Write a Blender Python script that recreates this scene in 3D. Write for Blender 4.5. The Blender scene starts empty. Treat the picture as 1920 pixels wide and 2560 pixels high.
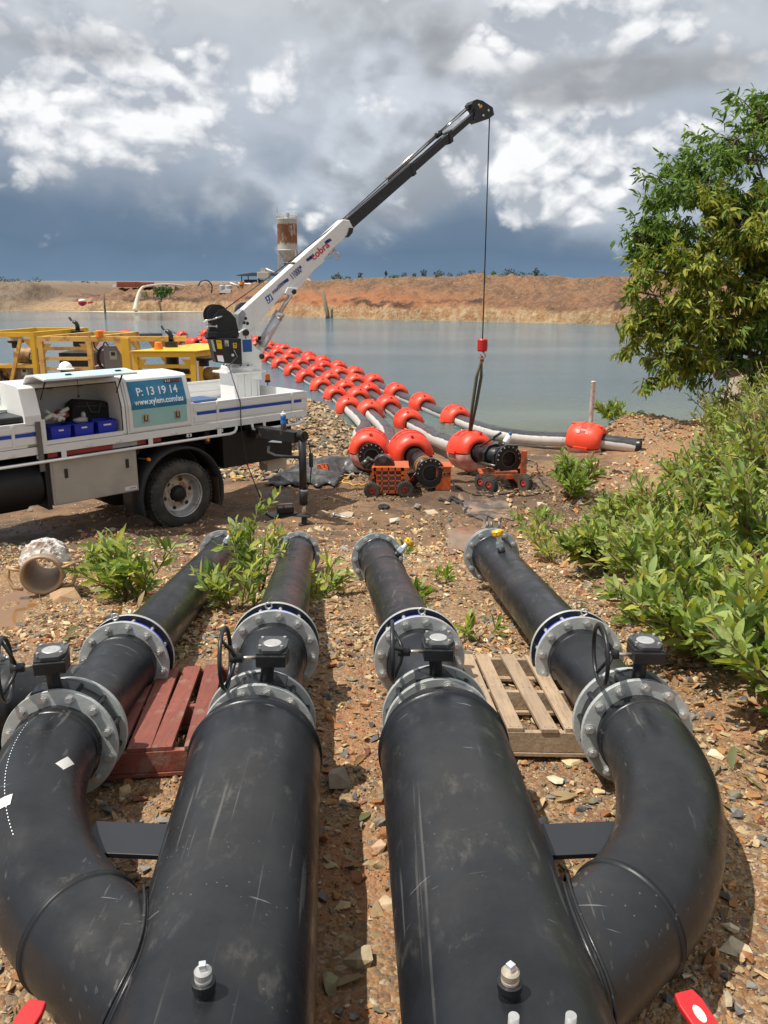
import bpy, bmesh, math, random
import numpy as np
from mathutils import Vector, Matrix
R = math.radians
random.seed(7); rng = np.random.default_rng(7)
SC = bpy.context.scene
COL = SC.collection
# ------------------------------------------------------------ camera
CZ = 3.75; FPX = 2070.0; PITCH = math.atan(576/2070)
cd = bpy.data.cameras.new('camera'); cam = bpy.data.objects.new('camera', cd); COL.objects.link(cam)
cam.location = (0, 0, CZ); cam.rotation_euler = (math.pi/2-PITCH, 0, 0)
cd.sensor_fit = 'HORIZONTAL'; cd.sensor_width = 36; cd.lens = 36*FPX/1920; cd.clip_start = .05; cd.clip_end = 3000
SC.camera = cam
SC.view_settings.view_transform = 'Standard'; SC.view_settings.look = 'None'
SC.view_settings.exposure = .12; SC.view_settings.gamma = 1; SC.view_settings.use_curve_mapping = False
SUN_EL = R(64); SUN_H = Vector((-.97, -.24, 0)).normalized()
SUND = Vector((SUN_H.x*math.cos(SUN_EL), SUN_H.y*math.cos(SUN_EL), math.sin(SUN_EL)))
sl = bpy.data.lights.new('sun', 'SUN'); sun = bpy.data.objects.new('sun', sl); COL.objects.link(sun)
sl.energy = 4.8; sl.angle = R(.5); sl.color = (1, .95, .87)
sun.rotation_euler = SUND.to_track_quat('Z', 'Y').to_euler()
cp, sp = math.cos(PITCH), math.sin(PITCH)
CAM = Vector((0, 0, CZ))
def ray(u, v):
    a = (u-960)/FPX; b = (1280-v)/FPX
    return Vector((a, cp+b*sp, -sp+b*cp))
def atz(u, v, z): d = ray(u, v); return CAM+d*((z-CZ)/d.z)
def aty(u, v, y): d = ray(u, v); return CAM+d*(y/d.y)
def onpl(u, v, p, n):
    d = ray(u, v); return CAM+d*((Vector(p)-CAM).dot(n)/d.dot(n))
# ------------------------------------------------------------ world
class NT:
    def __init__(s, nt): s.nt = nt; s.n = nt.nodes; s.l = nt.links
    def node(s, t, **kw):
        o = s.n.new(t)
        for k, v in kw.items(): setattr(o, k, v)
        return o
    def set(s, sock, v):
        if v is None: return
        if hasattr(v, 'links') or isinstance(v, bpy.types.NodeSocket): s.l.new(v, sock)
        else:
            if isinstance(v, (tuple, list)) and sock.type == 'RGBA' and len(v) == 3: v = (*v, 1)
            sock.default_value = v
    def m(s, op, a, b=None, c=None, clamp=False):
        o = s.node('ShaderNodeMath', operation=op, use_clamp=clamp)
        s.set(o.inputs[0], a); s.set(o.inputs[1], b)
        if c is not None: s.set(o.inputs[2], c)
        return o.outputs[0]
    def vm(s, op, a, b=None, scale=None):
        o = s.node('ShaderNodeVectorMath', operation=op)
        s.set(o.inputs[0], a); s.set(o.inputs[1], b)
        if scale is not None: s.set(o.inputs['Scale'], scale)
        return o.outputs['Value'] if op in ('DOT_PRODUCT', 'LENGTH') else o.outputs[0]
    def mix(s, f, a, b, bt='MIX'):
        o = s.node('ShaderNodeMix', data_type='RGBA', blend_type=bt)
        s.set(o.inputs[0], f); s.set(o.inputs[6], a); s.set(o.inputs[7], b); return o.outputs[2]
    def noise(s, vec, scale, detail=6, rough=.55, dist=0, color=False):
        o = s.node('ShaderNodeTexNoise'); s.set(o.inputs['Vector'], vec)
        s.set(o.inputs['Scale'], scale); o.inputs['Detail'].default_value = detail
        o.inputs['Roughness'].default_value = rough; o.inputs['Distortion'].default_value = dist
        return o.outputs['Color' if color else 'Fac']
    def mr(s, v, a, b, c=0., d=1., smooth=True):
        o = s.node('ShaderNodeMapRange', interpolation_type='SMOOTHSTEP' if smooth else 'LINEAR')
        s.set(o.inputs[0], v)
        for i, k in enumerate((a, b, c, d)): s.set(o.inputs[i+1], k)
        return o.outputs[0]
    def sep(s, v): o = s.node('ShaderNodeSeparateXYZ'); s.set(o.inputs[0], v); return o.outputs
    def mapv(s, v, scale=(1, 1, 1), loc=(0, 0, 0), rot=(0, 0, 0)):
        o = s.node('ShaderNodeMapping'); s.set(o.inputs[0], v)
        o.inputs['Location'].default_value = loc; o.inputs['Rotation'].default_value = rot; o.inputs['Scale'].default_value = scale
        return o.outputs[0]
W = bpy.data.worlds.new('World'); SC.world = W; W.use_nodes = True
w = NT(W.node_tree)
for n in list(w.n): w.n.remove(n)
def _h3(i, j, k, s):
    n = (i*374761393+j*668265263+k*2147483647+s*974634777) & 0xffffffff
    n = ((n ^ (n >> 13))*1274126177) & 0xffffffff; n = n ^ (n >> 16); return ((n & 0xffff)/65535.-.5).astype(np.float32)
def vn3(p, s=0):
    i = np.floor(p); f = (p-i).astype(np.float32); f = f*f*f*(f*(f*6-15)+10); i = i.astype(np.int64); x, y, z = i[..., 0], i[..., 1], i[..., 2]; fx, fy, fz = f[..., 0], f[..., 1], f[..., 2]
    def L(a, b, t): return a+(b-a)*t
    return L(L(L(_h3(x, y, z, s), _h3(x+1, y, z, s), fx), L(_h3(x, y+1, z, s), _h3(x+1, y+1, z, s), fx), fy),
             L(L(_h3(x, y, z+1, s), _h3(x+1, y, z+1, s), fx), L(_h3(x, y+1, z+1, s), _h3(x+1, y+1, z+1, s), fx), fy), fz)
def fb3(p, s, o, g=.5, bil=False):
    r = 0; a = 1.; Rk = np.array([[.36, .48, -.8], [-.8, .60, 0], [.48, .64, .6]])
    for k in range(o):
        p = p @ Rk.T; n = vn3(p*2.03**k+k*7.3, s+k); r = r+a*((np.abs(n)*2.6-.45) if bil else n); a *= g
    return r
def sst(a, b, x): t = np.clip((x-a)/(b-a), 0, 1); return t*t*(3-2*t)
def sky_rgb(d):
    """d: (...,3) unit directions -> linear rgb of the cloudy sky"""
    el = np.arcsin(np.clip(d[..., 2], -1, 1)); e = np.maximum(el, 0)
    p = d*np.array([2.2, 2.2, 3.2])
    q = p+np.stack([fb3(p*4, 90, 3), fb3(p*4+9, 95, 3), fb3(p*4+5, 99, 3)], -1)*.04
    n1 = fb3(q*1.7, 1, 5); n2 = fb3(q*4.2+3, 11, 7, .52); b1 = fb3(q*7+1, 21, 7, .52, True)
    off = np.array([-.030, 0, .085])
    b2 = fb3((q+off*.6)*7+1, 21, 5, .52, True); n2b = fb3((q+off)*4.2+3, 11, 4, .52)
    def M(*L):
        r = 0
        for (u, v, sx, sy, a) in L:
            c = np.array(ray(u, v)).ravel(); c = c/np.linalg.norm(c); az0 = np.arctan2(c[0], c[1]); e0 = np.arcsin(c[2]); az = np.arctan2(d[..., 0], d[..., 1]); da = (az-az0+np.pi) % (2*np.pi)-np.pi
            r = r+a*np.exp(-.5*((da*2070/sx)**2+((el-e0)*2070/sy)**2))
        return r
    ramp = [(0, (.15, .24, .355)), (.035, (.115, .185, .29)), (.065, (.14, .205, .30)), (.095, (.21, .27, .36)), (.13, (.31, .365, .45)), (.17, (.46, .51, .585)), (.24, (.54, .575, .625)), (.33, (.62, .64, .67)), (.6, (.64, .655, .68)), (1.6, (.56, .58, .62))]
    ee = np.maximum(e+n1*.075*sst(.0, .08, e)+n2*.028*sst(.01, .1, e)+b1*.006+M((300, 250, 260, 110, .05), (1400, 330, 260, 150, .035), (900, 430, 330, 90, .022), (500, 470, 300, 60, .015), (1500, 520, 300, 60, .012)), 0)
    c = np.stack([np.interp(ee, [r[0] for r in ramp], [r[1][k] for r in ramp]) for k in range(3)], -1)
    c = c*(1+n2*.16*sst(.03, .15, e)+n1*.14)[..., None]
    s1 = sst(-.10, .34, n1*.6+n2*.4+b1*.12+M((1000, 330, 300, 90, .10), (700, 480, 160, 45, .12), (420, 500, 190, 45, .20), (1130, 480, 150, 60, .20), (1650, 470, 160, 60, .22), (60, 680, 140, 16, .25)))*sst(.015, .09, e)
    rel = sst(-.22, .30, n2-n2b+.10*b1); c = c+(np.array([.46, .50, .56])*(.55+.70*rel[..., None])-c)*(s1*.70)[..., None]
    cm = M((260, 240, 190, 85, .74), (450, 190, 80, 55, .50), (330, 350, 110, 38, .62), (120, 330, 130, 55, .40), (70, 160, 110, 60, .40), (1390, 330, 100, 60, .56), (1430, 455, 90, 55, .78), (1290, 290, 90, 45, .5), (1190, 410, 65, 55, .42), (1570, 340, 150, 60, .5), (1340, 545, 110, 24, .34), (1180, 460, 60, 40, .3),
           (1400, 75, 180, 60, .58), (1240, 70, 70, 50, .28), (1720, 60, 220, 80, .38), (1700, 330, 90, 60, .34), (800, 230, 130, 60, .10))+.30*sst(.35, .7, e)
    D = b1*.46+n2*.40+cm
    al = sst(.26, .62, D)*sst(.015, .05, e); rel = (b1-b2)*.62+(n2-n2b)*.45
    lum = np.clip(.22+rel*1.45+.05*b1+.42*sst(.35, 1.15, D), 0, 1)
    hi = np.array([.97, .97, .975]); lo = np.array([.42, .455, .51]); cc = lo+(hi-lo)*lum[..., None]
    c = c+(cc-c)*(al*.90)[..., None]
    dk = M((1570, 190, 180, 42, .95), (1400, 225, 120, 30, .5), (1080, 140, 46, 44, .62), (1150, 50, 40, 40, .3), (170, 118, 150, 24, .45), (900, 60, 260, 50, .2), (1750, 430, 120, 50, .2), (230, 445, 230, 40, .35), (1850, 150, 130, 60, .2), (600, 60, 200, 40, .2))
    da = sst(.16, .80, dk+n2*.40+b1*.14)*.80; c = c+(np.array([.33, .345, .365])*(1+.45*(n2-n2b))[..., None]-c)*da[..., None]
    return np.clip(c, .01, 1.0)

def sky_image(name, a0, a1, e0, e1, nx, ny):
    az, el = np.meshgrid(a0+(np.arange(nx)+.5)/nx*(a1-a0), e0+(np.arange(ny)+.5)/ny*(e1-e0))
    d = np.stack([np.sin(az)*np.cos(el), np.cos(az)*np.cos(el), np.sin(el)], -1); px = np.ones((ny, nx, 4), np.float32); px[..., :3] = sky_rgb(d)
    im = bpy.data.images.new(name, nx, ny, float_buffer=True); im.colorspace_settings.name = 'Non-Color'; im.pixels.foreach_set(px.ravel()); im.update(); return im
tc = w.node('ShaderNodeTexCoord').outputs['Generated']
nish = w.node('ShaderNodeTexSky', sky_type='NISHITA', sun_disc=False, sun_elevation=SUN_EL)
nish.sun_rotation = math.atan2(SUN_H.x, SUN_H.y)
bg1 = w.node('ShaderNodeBackground'); w.set(bg1.inputs[0], nish.outputs[0]); bg1.inputs[1].default_value = .10
X, Y, Z = w.sep(tc); el = w.m('ARCSINE', Z); az = w.m('ARCTAN2', X, Y)
def lookup(im, a0, a1, e0, e1):
    cv = w.node('ShaderNodeCombineXYZ'); w.set(cv.inputs[0], w.mr(az, a0, a1, smooth=False)); w.set(cv.inputs[1], w.mr(el, e0, e1, smooth=False))
    t_ = w.node('ShaderNodeTexImage', extension='EXTEND', interpolation='Cubic'); t_.image = im; w.l.new(cv.outputs[0], t_.inputs[0]); return t_.outputs[0]
A1 = (-math.pi, math.pi, R(-3), R(90)); A2 = (R(-40), R(40), R(-1), R(24))
far_c = lookup(sky_image('cloud_dome', *A1, 1536, 400), *A1); near_c = lookup(sky_image('cloud_front', *A2, 1760, 560), *A2)
inside = w.m('MULTIPLY', w.mr(w.m('ABSOLUTE', az), R(36), R(39), 1, 0), w.mr(el, R(20), R(23), 1, 0))
c = w.mix(inside, far_c, near_c)
bg2 = w.node('ShaderNodeBackground'); w.set(bg2.inputs[0], c); bg2.inputs[1].default_value = 1.0
ms = w.node('ShaderNodeMixShader'); ms.inputs[0].default_value = .96
w.l.new(bg1.outputs[0], ms.inputs[1]); w.l.new(bg2.outputs[0], ms.inputs[2])
wo = w.node('ShaderNodeOutputWorld'); w.l.new(ms.outputs[0], wo.inputs[0])
W.cycles.sampling_method = 'MANUAL'; W.cycles.sample_map_resolution = 512
# ------------------------------------------------------------ materials
MATS = {}
def mat(name, col, rough=.5, metal=0, var=.12, vscale=6, bump=0, bscale=40, stain=None, sfac=.5, sscale=3, slo=.52, shi=.66, spec=.5, coat=0, smap=(1, 1, 1), rvar=.08, attr=False, alpha=1, trans=0, emit=None):
    if name in MATS: return MATS[name]
    m = bpy.data.materials.new(name); m.use_nodes = True; t = NT(m.node_tree); MATS[name] = m
    b = t.n['Principled BSDF']; co = t.node('ShaderNodeTexCoord').outputs['Object']
    n = t.noise(co, vscale, 5, .6)
    base = col
    if attr:
        a = t.node('ShaderNodeAttribute', attribute_name='Col'); base = a.outputs[0]
    k = t.m('ADD', t.m('MULTIPLY', t.m('SUBTRACT', n, .5), 2*var*2), 1)
    kk = t.node('ShaderNodeCombineColor')
    for i in range(3): t.set(kk.inputs[i], k)
    c = t.mix(1, base if not isinstance(base, tuple) else (*base, 1), kk.outputs[0], 'MULTIPLY')
    if 'timber' in name:
        oi = t.node('ShaderNodeObjectInfo').outputs['Random']; g = t.noise(t.mapv(co, scale=(38, 1.6, 38)), 2.2, 7, .7)
        c = t.mix(t.m('MULTIPLY', oi, .38), c, tuple(k*.45 for k in col)); c = t.mix(t.mr(g, .50, .66, 0, .6), c, tuple(k*.38 for k in col)); c = t.mix(t.mr(t.noise(co, 9, 5), .56, .66, 0, .35), c, (.30, .25, .19))
    if name in ('orange_red_float', 'pale_pink_float'):
        oi = t.node('ShaderNodeObjectInfo').outputs['Random']; c = t.mix(t.m('MULTIPLY', oi, .4), c, (.82, .14, .06, 1)); c = t.mix(t.mr(t.noise(t.mapv(co, scale=(1, 1, 1)), 2.3, 7, .75), .52, .68, 0, .5), c, (.62, .16, .10, 1))
    if stain:
        sm = t.noise(t.mapv(co, scale=smap), sscale, 8, .65)
        f = t.mr(sm, slo, shi, 0, sfac)
        c = t.mix(f, c, (*stain, 1))
    t.set(b.inputs['Base Color'], c)
    t.set(b.inputs['Roughness'], t.m('ADD', t.m('MULTIPLY', t.m('SUBTRACT', t.noise(co, vscale*2.3, 4), .5), rvar*4), rough))
    b.inputs['Metallic'].default_value = metal; b.inputs['Specular IOR Level'].default_value = spec
    b.inputs['Coat Weight'].default_value = coat
    if trans: b.inputs['Transmission Weight'].default_value = trans
    if alpha < 1: b.inputs['Alpha'].default_value = alpha
    if emit: b.inputs['Emission Color'].default_value = (*emit[0], 1); b.inputs['Emission Strength'].default_value = emit[1]
    if bump:
        bp = t.node('ShaderNodeBump'); bp.inputs['Strength'].default_value = bump; bp.inputs['Distance'].default_value = .01
        t.set(bp.inputs['Height'], t.noise(co, bscale, 6, .6)); t.l.new(bp.outputs[0], b.inputs['Normal'])
    return m
def pipe_mat(name='black_polyethylene', mud=0.0, base=(.010, .0112, .0135)):
    m = bpy.data.materials.new(name); m.use_nodes = True; t = NT(m.node_tree)
    b = t.n['Principled BSDF']; co = t.node('ShaderNodeTexCoord').outputs['Object']
    c = t.mix(t.mr(t.noise(co, 2.2, 5, .6), .3, .7), base, tuple(k*1.7 for k in base))
    # rubbed dusty patches
    d = t.m('MULTIPLY', t.mr(t.noise(co, 3.1, 3, .5),   .54, .68), t.mr(t.noise(t.mapv(co, scale=(1, .5, 1)), 26, 7, .7), .47, .68))
    c = t.mix(t.m('MULTIPLY', d, .26), c, (.20, .185, .16))
    nrm_ = t.sep(t.node('ShaderNodeNewGeometry').outputs['Normal'])
    c = t.mix(t.m('MULTIPLY', t.m('MULTIPLY', t.mr(nrm_[2], .25, .95), t.mr(t.noise(co, 1.4, 7, .68), .42, .70)), .34), c, (.060, .055, .048))
    c = t.mix(t.mr(t.noise(t.mapv(co, scale=(1, .7, 1)), 5.5, 9, .8), .60, .70, 0, .34), c, (.14, .125, .10))
    # long draw marks and scratches along and across
    s1 = t.mr(t.noise(t.mapv(co, scale=(30, .35, 30)), 1.4, 4, .5), .63, .69, 0, .30)
    c = t.mix(t.m('MULTIPLY', s1, t.mr(t.noise(co, 1.7, 3), .45, .6)), c, (.20, .19, .175))
    s2 = t.mr(t.noise(t.mapv(co, scale=(3, 40, 3), rot=(0, 0, .5)), 1.6, 3, .5), .685, .72, 0, .45)
    c = t.mix(t.m('MULTIPLY', s2, t.mr(t.noise(co, 2.3, 3), .5, .62)), c, (.3, .3, .29))
    v = t.node('ShaderNodeTexVoronoi'); t.set(v.inputs['Vector'], co); v.inputs['Scale'].default_value = 34
    sp_ = t.m('MULTIPLY', t.mr(v.outputs['Distance'], .05, .11, 1, 0), t.mr(t.noise(co, 1.9, 4), .52, .62, 0, .35))
    c = t.mix(sp_, c, (.35, .30, .22))
    if mud:
        nz = t.sep(t.node('ShaderNodeNewGeometry').outputs['Normal'])
        e = t.m('ADD', t.m('ADD', nz[2], t.m('MULTIPLY', nz[0], .55)), t.m('MULTIPLY', t.m('SUBTRACT', t.noise(co, 3, 6, .6), .5), .5))
        f = t.mr(e, mud-.04, mud+.03, 1, 0)
        f = t.m('MULTIPLY', f, t.mr(t.noise(t.mapv(co, scale=(1, 1, 1)), 5, 8, .7), .30, .45, .55, 1))
        c = t.mix(f, c, t.mix(t.noise(co, 9, 6, .7), (.50, .46, .42), (.74, .71, .67)))
    t.set(b.inputs['Base Color'], c)
    b.inputs['Specular IOR Level'].default_value = .36
    t.set(b.inputs['Roughness'], t.mr(t.noise(co, 7, 6, .65), .3, .7, .24, .44))
    bp = t.node('ShaderNodeBump'); bp.inputs['Strength'].default_value = .12; bp.inputs['Distance'].default_value = .004
    t.set(bp.inputs['Height'], t.noise(co, 60, 5, .6)); t.l.new(bp.outputs[0], b.inputs['Normal'])
    MATS[name] = m; return m
M_PE = pipe_mat()
M_PEF = pipe_mat('grey_weathered_polyethylene', mud=-.32, base=(.035, .036, .04))
M_PEH = pipe_mat('half_clayed_polyethylene', mud=.10, base=(.035, .036, .04))
M_PEW = pipe_mat('clay_coated_polyethylene', mud=.45, base=(.035, .036, .04))
M_FL = mat('galvanised_steel', (.44, .455, .44), .5, .15, .16, 5, .15, 60, stain=(.31, .32, .31), sfac=.65, sscale=4, slo=.48, shi=.6)
M_FLB = mat('painted_grey_steel', (.27, .30, .31), .45, .1, .08, 8, .08, 60)
M_BOLT = mat('zinc_bolt', (.50, .50, .48), .38, .55, .15, 30, .1, 90)
M_BLK = mat('black_paint', (.016, .017, .019), .36, 0, .25, 12, .15, 50, stain=(.09, .085, .08), sfac=.4, sscale=14, slo=.55, shi=.72)
M_BLKT = mat('grease_and_void_black', (.008, .008, .009), .6, 0, .3, 8, .2, 30)
M_RUB = mat('black_rubber', (.022, .022, .022), .75, 0, .2, 9, .3, 30, stain=(.13, .11, .085), sfac=.5, sscale=4, slo=.48, shi=.7)
M_BLUE = mat('blue_rubber_ring', (.01, .03, .42), .4)
M_CHR = mat('bright_steel', (.62, .62, .60), .22, .9, .05)
M_CAST = mat('brushed_cap', (.55, .545, .52), .35, .5, .08)
M_STEM = mat('worn_shaft', (.55, .47, .38), .3, .7, .15, 20)
M_WHT = mat('white_paint', (.74, .74, .72), .35, 0, .04, 3, .05, 30, stain=(.50, .46, .40), sfac=.30, sscale=5, slo=.56, shi=.76, smap=(1, 1, .3))
M_WIN = mat('white_liner', (.55, .55, .53), .5, 0, .06)
M_TEAL = mat('petrol_blue_print', (.012, .17, .31), .4, 0, .05, 5, stain=(.2, .4, .5), sfac=.15)
M_AQUA = mat('pale_turquoise_print', (.30, .52, .50), .4, 0, .05)
M_SKYP = mat('pale_blue_lid', (.45, .68, .78), .35, 0, .04)
M_STR = mat('blue_stripe', (.01, .06, .38), .4, 0, .05)
M_TXTW = mat('white_lettering', (.8, .8, .8), .5, 0, .01)
M_TXTB = mat('navy_lettering', (.02, .03, .22), .5, 0, .01)
M_TXTR = mat('red_lettering', (.55, .015, .02), .5, 0, .01)
M_TXTK = mat('black_lettering', (.02, .02, .02), .5, 0, .01)
M_SS = mat('dull_stainless', (.44, .42, .38), .5, .35, .10, 2.2, .05, 80, stain=(.33, .31, .28), sfac=.5, sscale=2.5, slo=.45, shi=.65)
M_RIM = mat('rusty_rim', (.48, .47, .45), .38, .5, .15, 8, .1, 40, stain=(.24, .09, .04), sfac=.8, sscale=6, slo=.50, shi=.62)
M_TYRE = mat('dusty_tyre', (.035, .034, .032), .8, 0, .2, 6, .3, 30, stain=(.13, .105, .08), sfac=.65, sscale=4, slo=.42, shi=.7)
M_RED = mat('red_plastic', (.52, .018, .02), .4, 0, .06)
M_ORF = mat('orange_red_float', (.78, .045, .018), .42, 0, .06, 3, .05, 20, stain=(.8, .32, .26), sfac=.35, sscale=6, slo=.58, shi=.75)
M_PINK = mat('pale_pink_float', (.72, .28, .23), .55, 0, .10, 4, .05, 20, stain=(.80, .62, .56), sfac=.8, sscale=4, slo=.42, shi=.6)  # paler pink for the lower float shells, with whitish blotches
M_ORG = mat('orange_steel_paint', (.58, .105, .022), .45, 0, .12, 6, .1, 30, stain=(.20, .11, .06), sfac=.85, sscale=6, slo=.50, shi=.64)
M_YEL = mat('yellow_steel_paint', (.80, .47, .03), .42, 0, .07, 4, .08, 30, stain=(.42, .17, .05), sfac=.45, sscale=5, slo=.56, shi=.7)
M_YEP = mat('faded_yellow_paint', (.74, .45, .11), .5, 0, .1, 4, .08, 30, stain=(.40, .15, .06), sfac=.8, sscale=5, slo=.48, shi=.66)
M_YCAP = mat('yellow_cap', (.75, .42, .015), .35, 0, .03)
M_ENG = mat('engine_tan_paint', (.33, .19, .06), .5, 0, .25, 9, .2, 30, stain=(.08, .06, .03), sfac=.7, sscale=8, slo=.45, shi=.65)
M_WOOD = mat('weathered_timber', (.46, .33, .21), .75, 0, .18, 7, .35, 30, stain=(.26, .19, .13), sfac=.6, sscale=2.5, slo=.46, shi=.66, smap=(14, .8, 14))
M_WRED = mat('red_stained_timber', (.25, .072, .048), .75, 0, .2, 6, .35, 30, stain=(.17, .06, .045), sfac=.65, sscale=2.2, slo=.47, shi=.66, smap=(12, .9, 12))
M_CON = mat('chalky_concrete_scale', (.66, .62, .58), .9, 0, .15, 20, 1.0, 30, stain=(.30, .21, .15), sfac=.9, sscale=9, slo=.46, shi=.58)
M_CPL = mat('muddy_coupling_metal', (.38, .27, .18), .55, .25, .15, 9, .25, 30)
M_TARP = mat('black_plastic_sheet', (.035, .037, .04), .4, 0, .25, 4, .4, 9, stain=(.16, .15, .13), sfac=.6, sscale=4, slo=.45, shi=.65)
M_CRATE = mat('blue_crate_plastic', (.012, .03, .42), .42, 0, .06)
M_BAG = mat('black_fabric', (.014, .014, .015), .8, 0, .25, 20, .3, 50)
M_CLR = mat('clear_plastic_film', (.8, .75, .75), .2, 0, .05, alpha=.4)
M_AMB = mat('amber_lens', (.8, .22, .02), .25, 0, .05)
M_GUM = mat('beige_painted_steel', (.47, .43, .36), .5, 0, .06)
M_GAL = mat('far_cream_steel', (.50, .47, .40), .6, .1, .1, 2)
M_POST = mat('chalky_pvc', (.66, .58, .52), .6, 0, .1, 6, stain=(.36, .22, .15), sfac=.7, sscale=16, slo=.5, shi=.6)
M_TIM = mat('grey_timber', (.20, .15, .10), .85, 0, .2, 3, .4, 12)
M_BARK = mat('grey_bark', (.13, .10, .075), .9, 0, .25, 6, .5, 20)
M_STEMG = mat('green_brown_stem', (.20, .15, .075), .7, 0, .2, 8)
M_DRY = mat('dry_leaf', (.32, .21, .11), .8, 0, .2, 8)
M_CLOTH = mat('grey_cloth', (.45, .45, .44), .9, 0, .1)
M_ROOF = mat('dark_roof_sheet', (.08, .085, .09), .6)
M_NAVY = mat('navy_shed', (.02, .04, .09), .5)
M_CONT = mat('rust_brown_container', (.36, .10, .055), .6, 0, .15, 1)
M_TANK = mat('pale_blue_tank', (.34, .42, .44), .5)
M_PWH = mat('white_pipe', (.75, .73, .70), .5)
def leaf_mat(name, trans=.35, rough=.45):
    m = bpy.data.materials.new(name); m.use_nodes = True; t = NT(m.node_tree); b = t.n['Principled BSDF']
    a = t.node('ShaderNodeAttribute', attribute_name='Col')
    oi = t.node('ShaderNodeObjectInfo')
    co = t.node('ShaderNodeTexCoord').outputs['Object']
    n = t.mr(t.noise(co, 5, 3), .3, .7, .8, 1.2)
    cc = t.node('ShaderNodeCombineColor')
    for i in range(3): t.set(cc.inputs[i], n)
    c = t.mix(1, a.outputs[0], cc.outputs[0], 'MULTIPLY')
    t.set(b.inputs['Base Color'], c); b.inputs['Roughness'].default_value = .58; b.inputs['Specular IOR Level'].default_value = .22
    tr = t.node('ShaderNodeBsdfTranslucent'); t.set(tr.inputs[0], t.mix(.6, c, t.mix(1, c, (1.5, 1.7, .5, 1), 'MULTIPLY')))
    mx = t.node('ShaderNodeMixShader'); mx.inputs[0].default_value = trans
    t.l.new(b.outputs[0], mx.inputs[1]); t.l.new(tr.outputs[0], mx.inputs[2])
    t.l.new(mx.outputs[0], t.n['Material Output'].inputs[0]); MATS[name] = m; return m
M_LEAF = leaf_mat('shrub_leaf'); M_TLEAF = leaf_mat('tree_leaf', .3)
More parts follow.
